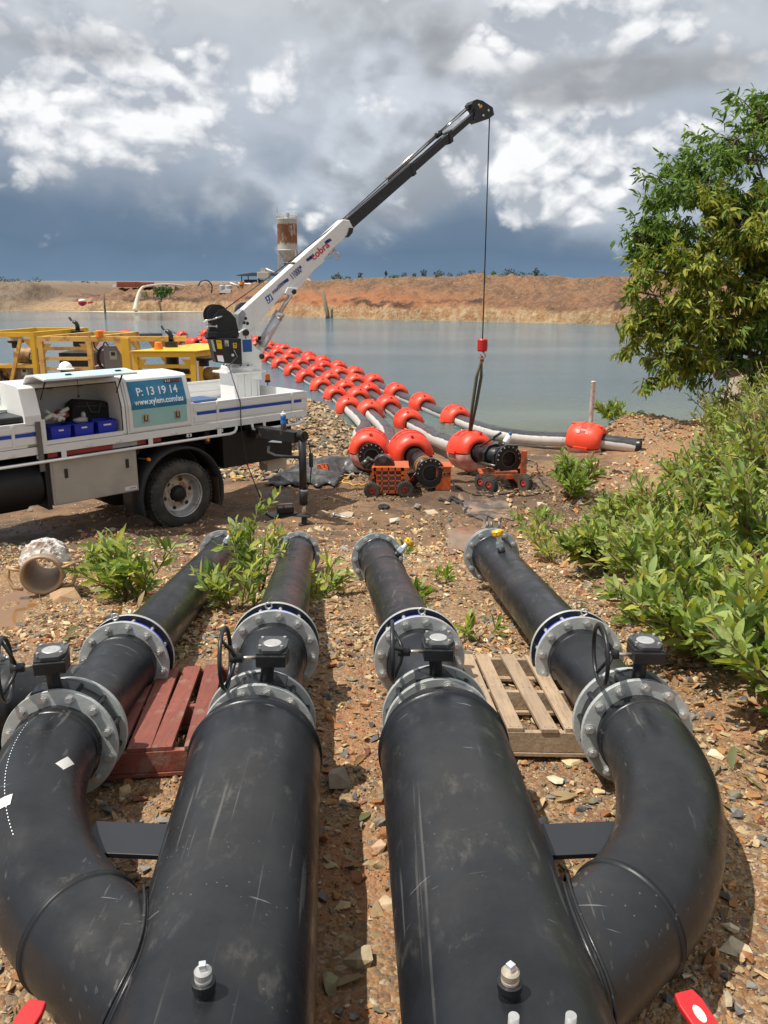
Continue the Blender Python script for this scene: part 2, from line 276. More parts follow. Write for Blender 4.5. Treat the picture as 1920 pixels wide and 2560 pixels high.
# ------------------------------------------------------------ object helpers
def wl(o):
    v = Vector((0, 0, 0))
    while o is not None: v += o.location; o = o.parent
    return v
def thing(name, label, cat, loc, group=None):
    o = bpy.data.objects.new(name, None); COL.objects.link(o); o.location = loc; o.empty_display_size = .1
    o['label'] = label; o['category'] = cat
    if group: o['group'] = group
    return o
def tag(o, label, cat, group=None):
    o['label'] = label; o['category'] = cat
    if group: o['group'] = group
    return o
def frame_of(d, up=(0, 0, 1)):
    d = Vector(d).normalized(); up = Vector(up)
    if abs(d.dot(up)) > .98: up = Vector((1, 0, 0))
    a = d.cross(up).normalized(); b = a.cross(d); return a, d, b     # right, dir, up
class MB:
    def __init__(s, xf=None): s.v = []; s.f = []; s.s = []; s.xf = xf
    def add(s, vs, fs, smooth=False):
        k = len(s.v)
        for p in vs:
            p = Vector(p); s.v.append(s.xf @ p if s.xf else p)
        for f in fs: s.f.append([i+k for i in f]); s.s.append(smooth)
        return s
    def box(s, c, size, rot=None):
        a, b, d = [q/2 for q in size]; c = Vector(c)
        vs = [Vector((x, y, z)) for x in (-a, a) for y in (-b, b) for z in (-d, d)]
        if rot is not None: vs = [rot @ q for q in vs]
        return s.add([q+c for q in vs], [(0, 1, 3, 2), (4, 6, 7, 5), (0, 4, 5, 1), (2, 3, 7, 6), (0, 2, 6, 4), (1, 5, 7, 3)])
    def bb(s, p0, p1):
        p0 = Vector(p0); p1 = Vector(p1); return s.box((p0+p1)/2, [abs(q) for q in (p1-p0)])
    def beam(s, p0, p1, wd, ht, up=(0, 0, 1)):
        p0 = Vector(p0); p1 = Vector(p1); a, d, b = frame_of(p1-p0, up); L = (p1-p0).length
        return s.box((p0+p1)/2, (wd, L, ht), Matrix((a, d, b)).transposed())
    def tube(s, pts, r, seg=12, cap=True, smooth=True):
        pts = [Vector(p) for p in pts]; n = len(pts); rs = r if isinstance(r, (list, tuple)) else [r]*n
        vs = []; pa = None
        for i, p in enumerate(pts):
            d = (pts[min(i+1, n-1)]-pts[max(i-1, 0)]).normalized()
            if pa is None: a = frame_of(d)[0]
            else: a = (pa-d*pa.dot(d)).normalized()
            pa = a; b = a.cross(d)
            for k in range(seg):
                t = 2*math.pi*k/seg; vs.append(p+(a*math.cos(t)+b*math.sin(t))*rs[i])
        fs = []
        for i in range(n-1):
            for k in range(seg):
                k2 = (k+1) % seg; fs.append((i*seg+k, (i+1)*seg+k, (i+1)*seg+k2, i*seg+k2))
        s.add(vs, fs, smooth)
        if cap:
            s.add(vs[:seg], [tuple(range(seg))]); s.add(vs[-seg:], [tuple(range(seg))[::-1]])
        return s
    def cyl(s, p0, p1, r, seg=16, r1=None): return s.tube([p0, p1], [r, r if r1 is None else r1], seg)
    def lathe(s, prof, o, d, seg=32, smooth=False, a0=0, a1=2*math.pi, up=(0, 0, 1)):
        # prof: list of (radius, distance along d)
        o = Vector(o); a, d, b = frame_of(d, up); full = abs(a1-a0-2*math.pi) < 1e-6
        m = seg if full else seg+1; vs = []
        for (r, x) in prof:
            for k in range(m):
                t = a0+(a1-a0)*k/seg; vs.append(o+d*x+(a*math.cos(t)+b*math.sin(t))*r)
        fs = []
        for i in range(len(prof)-1):
            for k in range(seg):
                k2 = (k+1) % m; fs.append((i*m+k, i*m+k2, (i+1)*m+k2, (i+1)*m+k))
        return s.add(vs, fs, smooth)
    def prism(s, poly, vec):
        n = len(poly); vec = Vector(vec); vs = [Vector(p) for p in poly]+[Vector(p)+vec for p in poly]
        fs = [tuple(range(n))[::-1], tuple(range(n, 2*n))]+[(i, (i+1) % n, n+(i+1) % n, n+i) for i in range(n)]
        return s.add(vs, fs)
    def ball(s, c, r, seg=12, rings=8, top=math.pi, jit=0, smooth=True):
        c = Vector(c); r = Vector((r, r, r)) if not isinstance(r, (tuple, list, Vector)) else Vector(r); vs = []
        for i in range(rings+1):
            a = top*i/rings
            for k in range(seg):
                t = 2*math.pi*k/seg; j = 1+random.uniform(-jit, jit)
                vs.append(c+Vector((r.x*math.sin(a)*math.cos(t), r.y*math.sin(a)*math.sin(t), r.z*math.cos(a)))*j)
        fs = [(i*seg+k, (i+1)*seg+k, (i+1)*seg+(k+1) % seg, i*seg+(k+1) % seg) for i in range(rings) for k in range(seg)]
        return s.add(vs, fs, smooth)
    def mesh(s, name, m, off=Vector((0, 0, 0))):
        me = bpy.data.meshes.new(name); me.from_pydata([tuple(q-off) for q in s.v], [], s.f)
        me.polygons.foreach_set('use_smooth', s.s)
        if m: me.materials.append(m)
        me.validate()
        bm = bmesh.new(); bm.from_mesh(me); bmesh.ops.remove_doubles(bm, verts=bm.verts, dist=1e-5)
        bmesh.ops.recalc_face_normals(bm, faces=bm.faces); bm.to_mesh(me); bm.free()
        return me
    def build(s, name, m, parent=None, bevel=0, loc=None):
        off = wl(parent) if parent else (Vector(loc) if loc is not None else (sum(s.v, Vector())/len(s.v)))
        me = s.mesh(name, m, off); o = bpy.data.objects.new(name, me); COL.objects.link(o)
        if parent: o.parent = parent
        else: o.location = off
        if bevel:
            b = o.modifiers.new('bevel', 'BEVEL'); b.width = bevel; b.segments = 2; b.limit_method = 'ANGLE'; b.angle_limit = R(40)
        return o
def put(me, name, parent, M):
    o = bpy.data.objects.new(name, me); COL.objects.link(o)
    if parent: o.parent = parent; o.matrix_basis = Matrix.Translation(-wl(parent)) @ M
    else: o.matrix_basis = M
    return o
def frame_m(loc, x, y, z, sc=1):
    m = Matrix((x, y, z)).transposed().to_4x4()
    m = m @ Matrix.Scale(sc, 4); m.translation = loc; return m
def lettering(s, name, m, parent, o, xd, yd, size, align='CENTER', stretch=1, shear=0, ext=.001):
    cu = bpy.data.curves.new(name, 'FONT'); cu.body = s; cu.size = size; cu.align_x = align; cu.align_y = 'CENTER'; cu.shear = shear; cu.resolution_u = 3; cu.extrude = ext
    cu.offset = size*.012
    t = bpy.data.objects.new(name, cu); COL.objects.link(t); bpy.context.view_layer.update()
    me = bpy.data.meshes.new_from_object(t.evaluated_get(bpy.context.evaluated_depsgraph_get())); bpy.data.objects.remove(t)
    me.materials.clear(); me.materials.append(m)
    xd = Vector(xd).normalized(); yd = Vector(yd).normalized(); zd = xd.cross(yd)
    return put(me, name, parent, frame_m(Vector(o), xd, yd, zd) @ Matrix.Diagonal((stretch, 1, 1, 1)))
def fast(name, V, loops, starts, m, smooth=False, col=None, parent=None, loc=(0, 0, 0)):
    me = bpy.data.meshes.new(name); me.vertices.add(len(V)); me.loops.add(len(loops)); me.polygons.add(len(starts))
    me.vertices.foreach_set('co', V.astype(np.float32).ravel()); me.loops.foreach_set('vertex_index', loops.astype(np.int32))
    me.polygons.foreach_set('loop_start', starts.astype(np.int32))
    me.polygons.foreach_set('use_smooth', np.full(len(starts), smooth))
    if col is not None:
        a = me.color_attributes.new('Col', 'FLOAT_COLOR', 'POINT'); c4 = np.ones((len(V), 4), np.float32); c4[:, :3] = col; a.data.foreach_set('color', c4.ravel())
    me.materials.append(m); me.update(calc_edges=True); me.validate()
    o = bpy.data.objects.new(name, me); COL.objects.link(o)
    if parent: o.parent = parent; o.location = Vector(loc)-wl(parent)
    else: o.location = loc
    return o
def instance(tpls, which, M3, T, cols=None):
    """tpls: list of (V, F tris/quads list); one joined mesh"""
    VV = []; LL = []; ST = []; CC = []; vb = 0; lb = 0
    for k, (tv, tf) in enumerate(tpls):
        ix = np.nonzero(which == k)[0]
        if not len(ix): continue
        tv = np.asarray(tv, float); nv = len(tv)
        P = np.einsum('nij,vj->nvi', M3[ix], tv)+T[ix][:, None, :]
        fl = np.concatenate([np.array(f) for f in tf]); ln = np.array([len(f) for f in tf]); st = np.concatenate([[0], np.cumsum(ln)[:-1]])
        L = (fl[None, :]+(np.arange(len(ix))*nv)[:, None]+vb).ravel()
        S = (st[None, :]+(np.arange(len(ix))*len(fl))[:, None]+lb).ravel()
        VV.append(P.reshape(-1, 3)); LL.append(L); ST.append(S); vb += len(ix)*nv; lb += len(L)
        if cols is not None: CC.append(np.repeat(cols[ix], nv, axis=0))
    return np.concatenate(VV), np.concatenate(LL), np.concatenate(ST), (np.concatenate(CC) if cols is not None else None)
# ------------------------------------------------------------ terrain
def _h(ix, iy, s):
    n = (ix.astype(np.int64)*374761393+iy.astype(np.int64)*668265263+s*974634777) & 0xffffffff
    n = ((n ^ (n >> 13))*1274126177) & 0xffffffff; n = n ^ (n >> 16); return (n & 0xffff)/65535.
def vn(x, y, s=0):
    x = np.asarray(x, float); y = np.asarray(y, float); ix = np.floor(x); iy = np.floor(y); fx = x-ix; fy = y-iy
    fx = fx*fx*(3-2*fx); fy = fy*fy*(3-2*fy)
    a = _h(ix, iy, s); b = _h(ix+1, iy, s); c_ = _h(ix, iy+1, s); d = _h(ix+1, iy+1, s)
    return (a*(1-fx)+b*fx)*(1-fy)+(c_*(1-fx)+d*fx)*fy-.5
def fbm(x, y, s=0, o=4, g=.5):
    r = 0; a = 1
    for i in range(o): r = r+a*vn(x*2**i, y*2**i, s+i); a *= g
    return r
BY = [-8, 2, 3.2, 4.2, 5.5, 7, 8, 9.5, 11, 13, 15]; BZ = [1.78, 1.74, 1.70, 1.62, 1.46, 1.19, 1.0, .74, .46, .34, .27]
SX = [-80, -10, -6, -3.4, -2.7, -1.6, -.76, 0, 1, 2.6, 4, 5, 6, 7, 8, 9.5, 14, 80]; SY = [24, 24, 24, 24.5, 25.6, 23.6, 21.4, 20.2, 19.5, 19.4, 19.5, 20.1, 21.3, 21.6, 22, 24, 33, 60]
XR = ([0, 5, 8, 10, 14, 18, 22, 30], [1.7, 1.7, 1.9, 2.5, 4.6, 5.8, 7.0, 9])
def gz(x, y, fine=True):
    x = np.asarray(x, float); y = np.asarray(y, float)
    b = np.interp(y, BY, BZ); ys = np.interp(x, SX, SY)+fbm(x*.8, y*.0+3, 5, 3)*.7
    t = (y-15)/np.maximum(ys-15, 1); b = np.where(y > 15, .27*(1-t), b); b = np.where(y > ys, -(y-ys)*.16, b); b = np.maximum(b, -1.6)
    land = np.clip((ys-y)/3, 0, 1)
    b = b-.11*np.clip(-x, 0, 1)*np.exp(-((y-7.6)/1.6)**2)
    b = b+.20*np.clip(x-np.interp(y, *XR), 0, 6)*land
    b = b+.5*np.exp(-((x+1.9)**2/2.2+(y-22.6)**2/5))*np.clip((ys-y)/1.5, 0, 1)
    b = b+.62*np.exp(-((x-6.1)**2/2.0+(y-20.0)**2/2.2))*np.clip((ys-y)/1.2, 0, 1)
    pr_ = np.sqrt(((x+3.45)/.80)**2+((y-6.05)/.85)**2)+vn(x*1.6, y*1.6, 71)*.5; pw_ = np.clip((1.45-pr_)/.4, 0, 1); b = b*(1-pw_)+pw_*(1.235+.035*np.clip((pr_-.75)/.35, 0, 1))
    rut = .05*np.exp(-((x-1.4)**2/1.8+(y-13)**2/2.5))*vn(x*4, y*4, 31)*4
    b = b+rut*.5
    am = np.clip(.25+(y-3)*.12, .25, 1)
    b = b+fbm(x*.9, y*.9, 1, 3)*.10*am*land
    if fine: b = b+fbm(x*5, y*5, 9, 4, .6)*.030*land
    return b
def G(x, y): return float(gz(np.array([x]), np.array([y]))[0])
def onground(u, v):
    d = ray(u, v); ts = np.arange(1, 60, .02); z = CZ+d.z*ts; g = gz(d.x*ts, d.y*ts); k = np.nonzero(z <= g)[0]
    k = k[0] if len(k) else len(ts)-1; return Vector((d.x*ts[k], d.y*ts[k], float(g[k])))
def grid_mesh(name, xs, ys, zf, m, smooth=True):
    Xg, Yg = np.meshgrid(xs, ys); Zg = zf(Xg, Yg); nx, ny = len(xs), len(ys)
    V = np.stack([Xg, Yg, Zg], -1).reshape(-1, 3)
    i, j = np.meshgrid(np.arange(nx-1), np.arange(ny-1)); a = (j*nx+i).ravel()
    L = np.stack([a, a+1, a+1+nx, a+nx], 1).ravel(); S = np.arange(len(a))*4
    o = fast(name, V, L, S, m, smooth); o['kind'] = 'structure'; return o
def span(a, b, st): return list(np.arange(a, b, st))
mg = bpy.data.materials.new('gravel_earth'); mg.use_nodes = True; t = NT(mg.node_tree); b = t.n['Principled BSDF']
geo = t.node('ShaderNodeNewGeometry'); co = geo.outputs['Position']; px, py, pz = t.sep(co)
c = t.mix(t.mr(t.noise(co, 1.1, 5, .6), .35, .65), (.27, .145, .065), (.33, .205, .105))
vo = t.node('ShaderNodeTexVoronoi'); t.set(vo.inputs['Vector'], t.vm('ADD', co, t.vm('SCALE', t.noise(co, 30, 3, color=True), scale=.03))); vo.inputs['Scale'].default_value = 62
vc = t.node('ShaderNodeValToRGB'); t.set(vc.inputs[0], t.sep(vo.outputs['Color'])[0])
cr = vc.color_ramp; cr.interpolation = 'CONSTANT'
for k, (p_, q_) in enumerate([(0, (.28, .135, .055)), (.18, (.37, .235, .12)), (.34, (.17, .10, .055)), (.5, (.43, .32, .19)), (.62, (.33, .165, .07)), (.76, (.12, .105, .09)), (.86, (.24, .19, .14)), (.94, (.52, .42, .29))]):
    e = cr.elements[k] if k < 2 else cr.elements.new(p_)
    e.position = p_; e.color = (*q_, 1)
c = t.mix(.62, c, vc.outputs[0])
c = t.mix(t.mr(t.noise(co, .9, 6, .65), .52, .62, 0, .75), c, (.42, .20, .09))       # orange clay showing through
mud = t.m('MULTIPLY', t.mr(t.m('ADD', py, t.m('MULTIPLY', t.noise(co, .8, 4), 3)), 9.6, 11.4), t.mr(t.m('ADD', t.m('SUBTRACT', px, t.m('MULTIPLY', py, .30)), t.m('MULTIPLY', t.noise(co, 1.2, 4), 1.2)), -.2, .9, 1, 0))
mc = t.mix(t.mr(t.noise(co, 2.3, 9, .72), .38, .62), (.125, .068, .034), (.26, .155, .082)); mc = t.mix(t.mr(t.noise(co, 19, 6, .7), .54, .66, 0, .5), mc, (.36, .24, .14))
c = t.mix(t.m('MULTIPLY', mud, .86), c, mc)
wet = t.m('MULTIPLY', mud, t.mr(t.noise(co, 1.3, 6, .6), .50, .60))
wn = t.m('ADD', t.m('POWER', t.m('ABSOLUTE', t.m('SUBTRACT', px, 1.9)), 2), t.m('POWER', t.m('ABSOLUTE', t.m('SUBTRACT', py, 13)), 2))
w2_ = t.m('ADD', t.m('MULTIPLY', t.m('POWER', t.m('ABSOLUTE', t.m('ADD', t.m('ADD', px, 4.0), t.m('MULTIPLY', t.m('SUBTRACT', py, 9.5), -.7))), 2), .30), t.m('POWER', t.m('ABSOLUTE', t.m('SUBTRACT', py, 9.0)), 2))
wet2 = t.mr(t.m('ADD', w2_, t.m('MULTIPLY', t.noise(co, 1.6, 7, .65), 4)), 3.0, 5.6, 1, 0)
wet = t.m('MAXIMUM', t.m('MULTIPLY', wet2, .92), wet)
wet = t.m('MAXIMUM', t.m('MULTIPLY', wet, .9), t.m('MULTIPLY', t.mr(t.m('ADD', wn, t.m('MULTIPLY', t.noise(co, 2, 5), 6)), 3.2, 7.5, 1, 0), .85))
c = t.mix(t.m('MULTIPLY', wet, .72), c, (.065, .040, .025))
far = t.mr(py, 19, 23)
c = t.mix(far, c, t.mix(t.mr(t.noise(co, 4, 6, .7), .4, .6), (.20, .15, .10), (.38, .30, .20)))
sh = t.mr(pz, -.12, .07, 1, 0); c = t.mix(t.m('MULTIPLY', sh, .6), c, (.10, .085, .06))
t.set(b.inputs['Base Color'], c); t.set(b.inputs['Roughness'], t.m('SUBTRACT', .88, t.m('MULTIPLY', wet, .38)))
bp = t.node('ShaderNodeBump'); bp.inputs['Strength'].default_value = .9; bp.inputs['Distance'].default_value = .012
hh = t.m('ADD', t.m('MULTIPLY', vo.outputs['Distance'], -1.0), t.m('MULTIPLY', t.noise(co, 22, 8, .7), 1.6)); t.set(bp.inputs['Height'], hh); t.l.new(bp.outputs[0], b.inputs['Normal'])
MATS['gravel_earth'] = mg
xs = sorted(set([-900, -400, -200, -120, -80, -60, -45, -35]+span(-28, -12, 1)+span(-12, -4.6, .12)+span(-4.6, 4, .045)+span(4, 12, .11)+span(12, 30, 1)+[35, 45, 60, 80, 120, 200, 400, 900]))
ysg = sorted(set([-900, -300, -100, -40, -20, -10, -5, -2, 0]+span(.4, 10, .045)+span(10, 30, .10)+span(30, 60, 2)+[60, 90, 140, 145]))
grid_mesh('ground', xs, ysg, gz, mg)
# ------------------------------------------------------------ water
mw = bpy.data.materials.new('lake_water'); mw.use_nodes = True; t = NT(mw.node_tree); b = t.n['Principled BSDF']
co = t.node('ShaderNodeNewGeometry').outputs['Position']; px, py, pz = t.sep(co)
t.set(b.inputs['Base Color'], t.mix(t.mr(py, 20, 32), (.12, .17, .15), (.075, .15, .195)))
t.set(b.inputs['Roughness'], t.mr(py, 25, 100, .10, .05)); b.inputs['IOR'].default_value = 1.33; b.inputs['Specular IOR Level'].default_value = .6
bp = t.node('ShaderNodeBump'); bp.inputs['Strength'].default_value = 1; bp.inputs['Distance'].default_value = .03
calm = t.mr(t.noise(t.mapv(co, scale=(.02, .09, 1)), 1, 4, .5), .36, .60, .22, 1.0)
shel = t.mr(t.m('SUBTRACT', px, t.m('MULTIPLY', t.m('SUBTRACT', py, 20), -.28)), -3, 3, .35, 1)
t.set(bp.inputs['Distance'], t.m('MULTIPLY', t.m('MULTIPLY', calm, shel), .15))
hh = t.m('ADD', t.noise(t.mapv(co, scale=(1, 1.9, 1), rot=(0, 0, .25)), 3.2, 6, .62), t.m('MULTIPLY', t.noise(t.mapv(co, scale=(1, 1.6, 1), rot=(0, 0, -.3)), .8, 3, .5), .8))
t.set(bp.inputs['Height'], hh); t.l.new(bp.outputs[0], b.inputs['Normal'])
wm = MB().add([(-400, 14, 0), (400, 14, 0), (400, 150, 0), (-400, 150, 0)], [(0, 1, 2, 3)]).build('water', mw, loc=(0, 0, 0)); wm['kind'] = 'structure'
pm = mat('puddle_water', (.22, .115, .045), .06, 0, .15, 2, 0); 
pd = MB()
pp = []
for k in range(40):
    a = 2*math.pi*k/40; rr = 1+.25*math.sin(3*a+1)+.12*math.sin(7*a)
    pp.append((-3.45+.82*math.cos(a), 6.05+.87*math.sin(a), 0))
pz0 = 1.245
pd.add([(x, y, pz0) for x, y, _ in pp], [tuple(range(40))]); pd = pd.build('puddle', pm); pd['kind'] = 'structure'
# ------------------------------------------------------------ far bank
FSU = [(-700, 778), (0, 778), (430, 778), (560, 780), (640, 786), (720, 791), (850, 796), (1000, 801), (1150, 804), (1300, 807), (1450, 811), (1650, 816), (1900, 822), (2600, 836)]
FT = [(-700, 700), (0, 709), (30, 716), (60, 728), (108, 745), (150, 733), (200, 731.5), (205, 730), (225, 724), (250, 717), (290, 716), (470, 715), (542, 711), (600, 710), (700, 706), (770, 701), (934, 699), (1000, 696), (1100, 696), (1180, 694), (1258, 690.6), (1290, 693), (1316, 690), (1360, 693), (1400, 697), (1440, 695.7), (1535, 701), (1606, 695.7), (1700, 694), (1900, 690), (2600, 690)]
fx = []; fy = []; fz = []
for u in range(-700, 2601, 20):
    v = np.interp(u, *zip(*FSU)); p = atz(u, v, 0); vt = np.interp(u, *zip(*FT)); q = ray(u, vt); tt = (p.y+13)/q.y
    fx.append(p.x); fy.append(p.y); fz.append(max(CZ+q.z*tt, .25))
fx, fy, fz = map(np.array, (fx, fy, fz))
def fbz(x, d):
    """height of the far bank, d metres behind its waterline"""
    ys_ = np.interp(x, fx, fy); top = np.interp(x, fx, fz)
    gul = fbm(x*.45+d*.12, d*.12, 41, 5, .65)*1.5
    cl = 1.25+vn(x*.12, d*0+2, 44)*.7; cl = np.minimum(cl, top*.45)
    dd = d+gul*1.3*np.clip(d/1.5, 0, 1)
    z = np.where(dd < 1.0, -.6+(cl+.6)*np.clip((dd+.2)/1.2, 0, 1)**.8, cl+(top-cl)*np.clip((dd-1.0)/11.5, 0, 1)**.85)
    rm = np.clip((x+50)/2, 0, 1)*np.clip((-39.5-x)/2.5, 0, 1)
    z = z*(1-rm)+rm*np.minimum(np.where(d < 0, -.6, .12+d*.105), top)
    z = z+fbm(x*.5, d*.3, 55, 3)*.9*np.clip((d-4)/6, 0, 1)*np.clip((16.5-d)/5, 0, 1)*(1-rm)*np.clip(top/4, .1, 1)
    z = z+(1-.8*rm)*fbm(x*1.4, d*1.4, 50, 4, .6)*.60*np.clip(d/2, 0, 1)*np.clip((20-d)/8, .15, 1)*np.clip(top/3, .15, 1)
    z = np.where(d > 16, top+(d-16)*0-.15+fbm(x*.12, d*.12, 60, 3)*.5, z)
    return z
mb_ = bpy.data.materials.new('quarried_bank'); mb_.use_nodes = True; t = NT(mb_.node_tree); b = t.n['Principled BSDF']
co = t.node('ShaderNodeNewGeometry').outputs['Position']; px, py, pz = t.sep(co)
zz = t.m('ADD', pz, t.m('MULTIPLY', t.m('SUBTRACT', t.noise(co, .30, 7, .7), .5), 3.0))
rub = t.mix(t.mr(t.noise(co, .25, 6, .65), .38, .62), (.17, .095, .055), (.29, .145, .07))
rub = t.mix(t.mr(t.noise(t.mapv(co, scale=(1, 1, 1.6)), 2.2, 8, .75), .42, .64), rub, t.mix(.5, rub, (.45, .31, .19)))
rub = t.mix(t.mr(t.noise(t.mapv(co, loc=(9, 3, 1)), 1.6, 7, .7), .55, .66, 0, .7), rub, (.13, .085, .06))
redm = t.m('MULTIPLY', t.mr(px, -24, -10, 0, 1), t.mr(px, 0, 14, 1, .12))
rub = t.mix(t.m('MULTIPLY', redm, t.mr(zz, 1.8, 3.3, .9, 0)), rub, t.mix(t.noise(t.mapv(co, scale=(1, 1, .4), rot=(0, .6, 0)), .9, 6, .7), (.36, .10, .035), (.56, .27, .12)))
crm = t.mix(t.mr(t.noise(t.mapv(co, scale=(1.6, 1, .35), rot=(0, .55, 0)), 1.1, 7, .72), .36, .64), (.40, .21, .09), (.56, .41, .24))
crm = t.mix(t.mr(t.noise(t.mapv(co, scale=(2, 1, .5), rot=(0, .5, 0)), 2.3, 6, .7), .57, .64, 0, .8), crm, (.20, .12, .07))
band = t.m('MULTIPLY', t.mr(zz, 1.0, 1.5, 1, 0), t.mr(t.noise(t.mapv(co, scale=(.5, .5, .5)), .6, 6, .7), .36, .5, .35, 1)); lf = t.mr(px, -62, -48, 1, 0)
c = t.mix(t.m('MULTIPLY', t.mr(t.m('ABSOLUTE', t.m('SUBTRACT', zz, 1.6)), .05, .35, 1, 0), t.mr(t.noise(co, .12, 3), .45, .55)), rub, (.085, .055, .04))
c = t.mix(band, c, crm)
c = t.mix(t.mr(px, -52, -42, .8, 0), c, t.mix(t.noise(co, .8, 6, .7), (.20, .155, .11), (.30, .24, .17)))
c = t.mix(t.mr(pz, .02, .2, .7, 0), c, (.42, .34, .20))
t.set(b.inputs['Base Color'], c); b.inputs['Roughness'].default_value = .95
bp = t.node('ShaderNodeBump'); bp.inputs['Strength'].default_value = 1; bp.inputs['Distance'].default_value = .6
t.set(bp.inputs['Height'], t.noise(co, 1.8, 9, .72)); t.l.new(bp.outputs[0], b.inputs['Normal'])
bx = np.array(sorted(set([-900, -500, -300, -200, -150]+span(-120, 72, .34)+[80, 100, 150, 300, 500, 900])))
dd_ = np.array([-2, -.5]+span(-.2, 3, .22)+span(3, 20, .4)+[22, 25, 30, 40, 60, 90, 140, 250, 500, 1200])
Xg, Dg = np.meshgrid(bx, dd_); Yg = np.interp(Xg, fx, fy)+Dg; Zg = fbz(Xg, Dg)
nx, ny = len(bx), len(dd_); i, j = np.meshgrid(np.arange(nx-1), np.arange(ny-1)); a = (j*nx+i).ravel()
o = fast('far_bank', np.stack([Xg, Yg, Zg], -1).reshape(-1, 3), np.stack([a, a+1, a+1+nx, a+nx], 1).ravel(), np.arange(len(a))*4, mb_, True); o['kind'] = 'structure'
def fbtop(u, v, back=0): 
    """ground point of the far bank seen at a pixel"""
    d = ray(u, v)
    for k in range(900):
        p = CAM+d*(60+k*.2); dep = p.y-np.interp(p.x, fx, fy)
        if dep > -2 and p.z <= float(fbz(np.array([p.x]), np.array([dep]))[0]): return p
    return CAM+d*130
# ------------------------------------------------------------ loose gravel
def shard(seed, flat=.6, n=9):
    r = random.Random(seed); bm = bmesh.new()
    for k in range(n):
        p = Vector((r.gauss(0, 1), r.gauss(0, 1), r.gauss(0, 1))).normalized()*r.uniform(.8, 1.1)
        p = Vector((max(-.82, min(.82, p.x)), max(-.7, min(.7, p.y*.8)), max(-.6, min(.6, p.z))*flat)); bm.verts.new(p)
    h = bmesh.ops.convex_hull(bm, input=bm.verts)
    bmesh.ops.delete(bm, geom=[g for g in h['geom_interior'] if isinstance(g, bmesh.types.BMVert)], context='VERTS')
    bmesh.ops.recalc_face_normals(bm, faces=bm.faces); bm.verts.index_update()
    out = ([tuple(v.co) for v in bm.verts], [tuple(v.index for v in f.verts) for f in bm.faces]); bm.free(); return out
SH = [shard(k, .45+.4*(k % 3)/2, 8+k % 3) for k in range(14)]; SH6 = [shard(50+k, .7, 6) for k in range(8)]
PAL = np.array([(.33, .145, .055), (.42, .225, .085), (.40, .27, .14), (.50, .37, .20), (.56, .46, .31), (.21, .20, .175), (.11, .11, .105), (.22, .085, .045), (.22, .20, .14), (.44, .31, .165)])
def rotm(n, tilt=.5):
    a = rng.uniform(0, 2*np.pi, n); b = rng.normal(0, tilt, n); c_ = rng.normal(0, tilt, n); z = np.zeros(n); o = np.ones(n)
    Rz = np.stack([np.cos(a), -np.sin(a), z, np.sin(a), np.cos(a), z, z, z, o], 1).reshape(n, 3, 3)
    Rx = np.stack([o, z, z, z, np.cos(b), -np.sin(b), z, np.sin(b), np.cos(b)], 1).reshape(n, 3, 3)
    Ry = np.stack([np.cos(c_), z, np.sin(c_), z, o, z, -np.sin(c_), z, np.cos(c_)], 1).reshape(n, 3, 3)
    return Rx @ Ry @ Rz
M_ST = mat('loose_stone', (.4, .3, .2), .85, 0, .22, 35, .4, 80, attr=True)
def stones(name, n, x0, x1, y0, y1, s0, s1, tpl, keep=None, pw=None, power=2.2, sink=.15, dim=1.0):
    x = rng.uniform(x0, x1, n); y = rng.uniform(y0, y1, n)
    if keep is not None: k = keep(x, y); x = x[k]; y = y[k]
    n = len(x); s = s0+(s1-s0)*rng.random(n)**power
    A = rotm(n, .35)*(s[:, None, None]/2)*np.stack([rng.uniform(.8, 1.4, n), rng.uniform(.7, 1.1, n), rng.uniform(.6, 1.1, n)], 1)[:, None, :]
    T = np.stack([x, y, gz(x, y)+s*sink], 1)
    p = np.array(pw if pw else [1.6, 1.8, 2.2, 1.7, .9, 1.6, 1.1, .8, 1.6, 1.7]); p = p/p.sum()
    cc = 1.22*PAL[rng.choice(len(PAL), n, p=p)]*rng.uniform(.72, 1.12, (n, 1))*dim
    V, L, S, C_ = instance(tpl, rng.integers(0, len(tpl), n), A, T, cc)
    o = fast(name, V, L, S, M_ST, False, C_); o['kind'] = 'stuff'; return o
PW2 = [1.2, 1.5, 2.2, 2.2, 1, 1, .5, .7, 1, 2]
nz_ = lambda x, y: vn(x*1.4, y*1.4, 77)+.5*vn(x*4, y*4, 78)
nearr = lambda x, y: (np.abs(x) < .75+.50*y) & (nz_(x, y) > -.30+.0*x)
stones('fine_gravel', 52000, -2.6, 2.9, 1.0, 4.6, .009, .024, SH6, nearr, sink=.1, dim=.86)
stones('coarse_gravel', 15500, -2.9, 3.3, 1.0, 5.8, .018, .078, SH, nearr, power=2.4, dim=.88)
stones('gravel', 15000, -4.8, 3.6, 4.4, 9.2, .025, .075, SH, lambda x, y: (nz_(x, y) > -.35) & (np.hypot((x+3.45)/.8, (y-6.05)/.85) > .95), PW2, 2.6)
stones('small_gravel', 24000, -4.6, 2.6, 4.4, 8.4, .013, .03, SH6, lambda x, y: (nz_(x, y) > -.35) & (np.hypot((x+3.45)/.8, (y-6.05)/.85) > .9), PW2)
mudk = lambda x, y: ((x > y*.30-.9) | (rng.random(len(x)) < .22)) & (nz_(x, y) > -.2)
stones('rubble', 9000, -8, 8, 8.8, 20, .03, .15, SH, mudk, PW2, 3.2)
stones('pad_pebbles', 15000, -5.5, 3.5, 8.0, 14, .015, .05, SH6, lambda x, y: (nz_(x, y) > -.1) | (y < 10), PW2, 2.2, sink=.05)
stones('pad_stones', 1500, -4.5, 3.0, 8.2, 14, .05, .14, SH, lambda x, y: rng.random(len(x)) < np.clip(1.25-(y-8.6)*.3, .12, 1), PW2, 2.6)
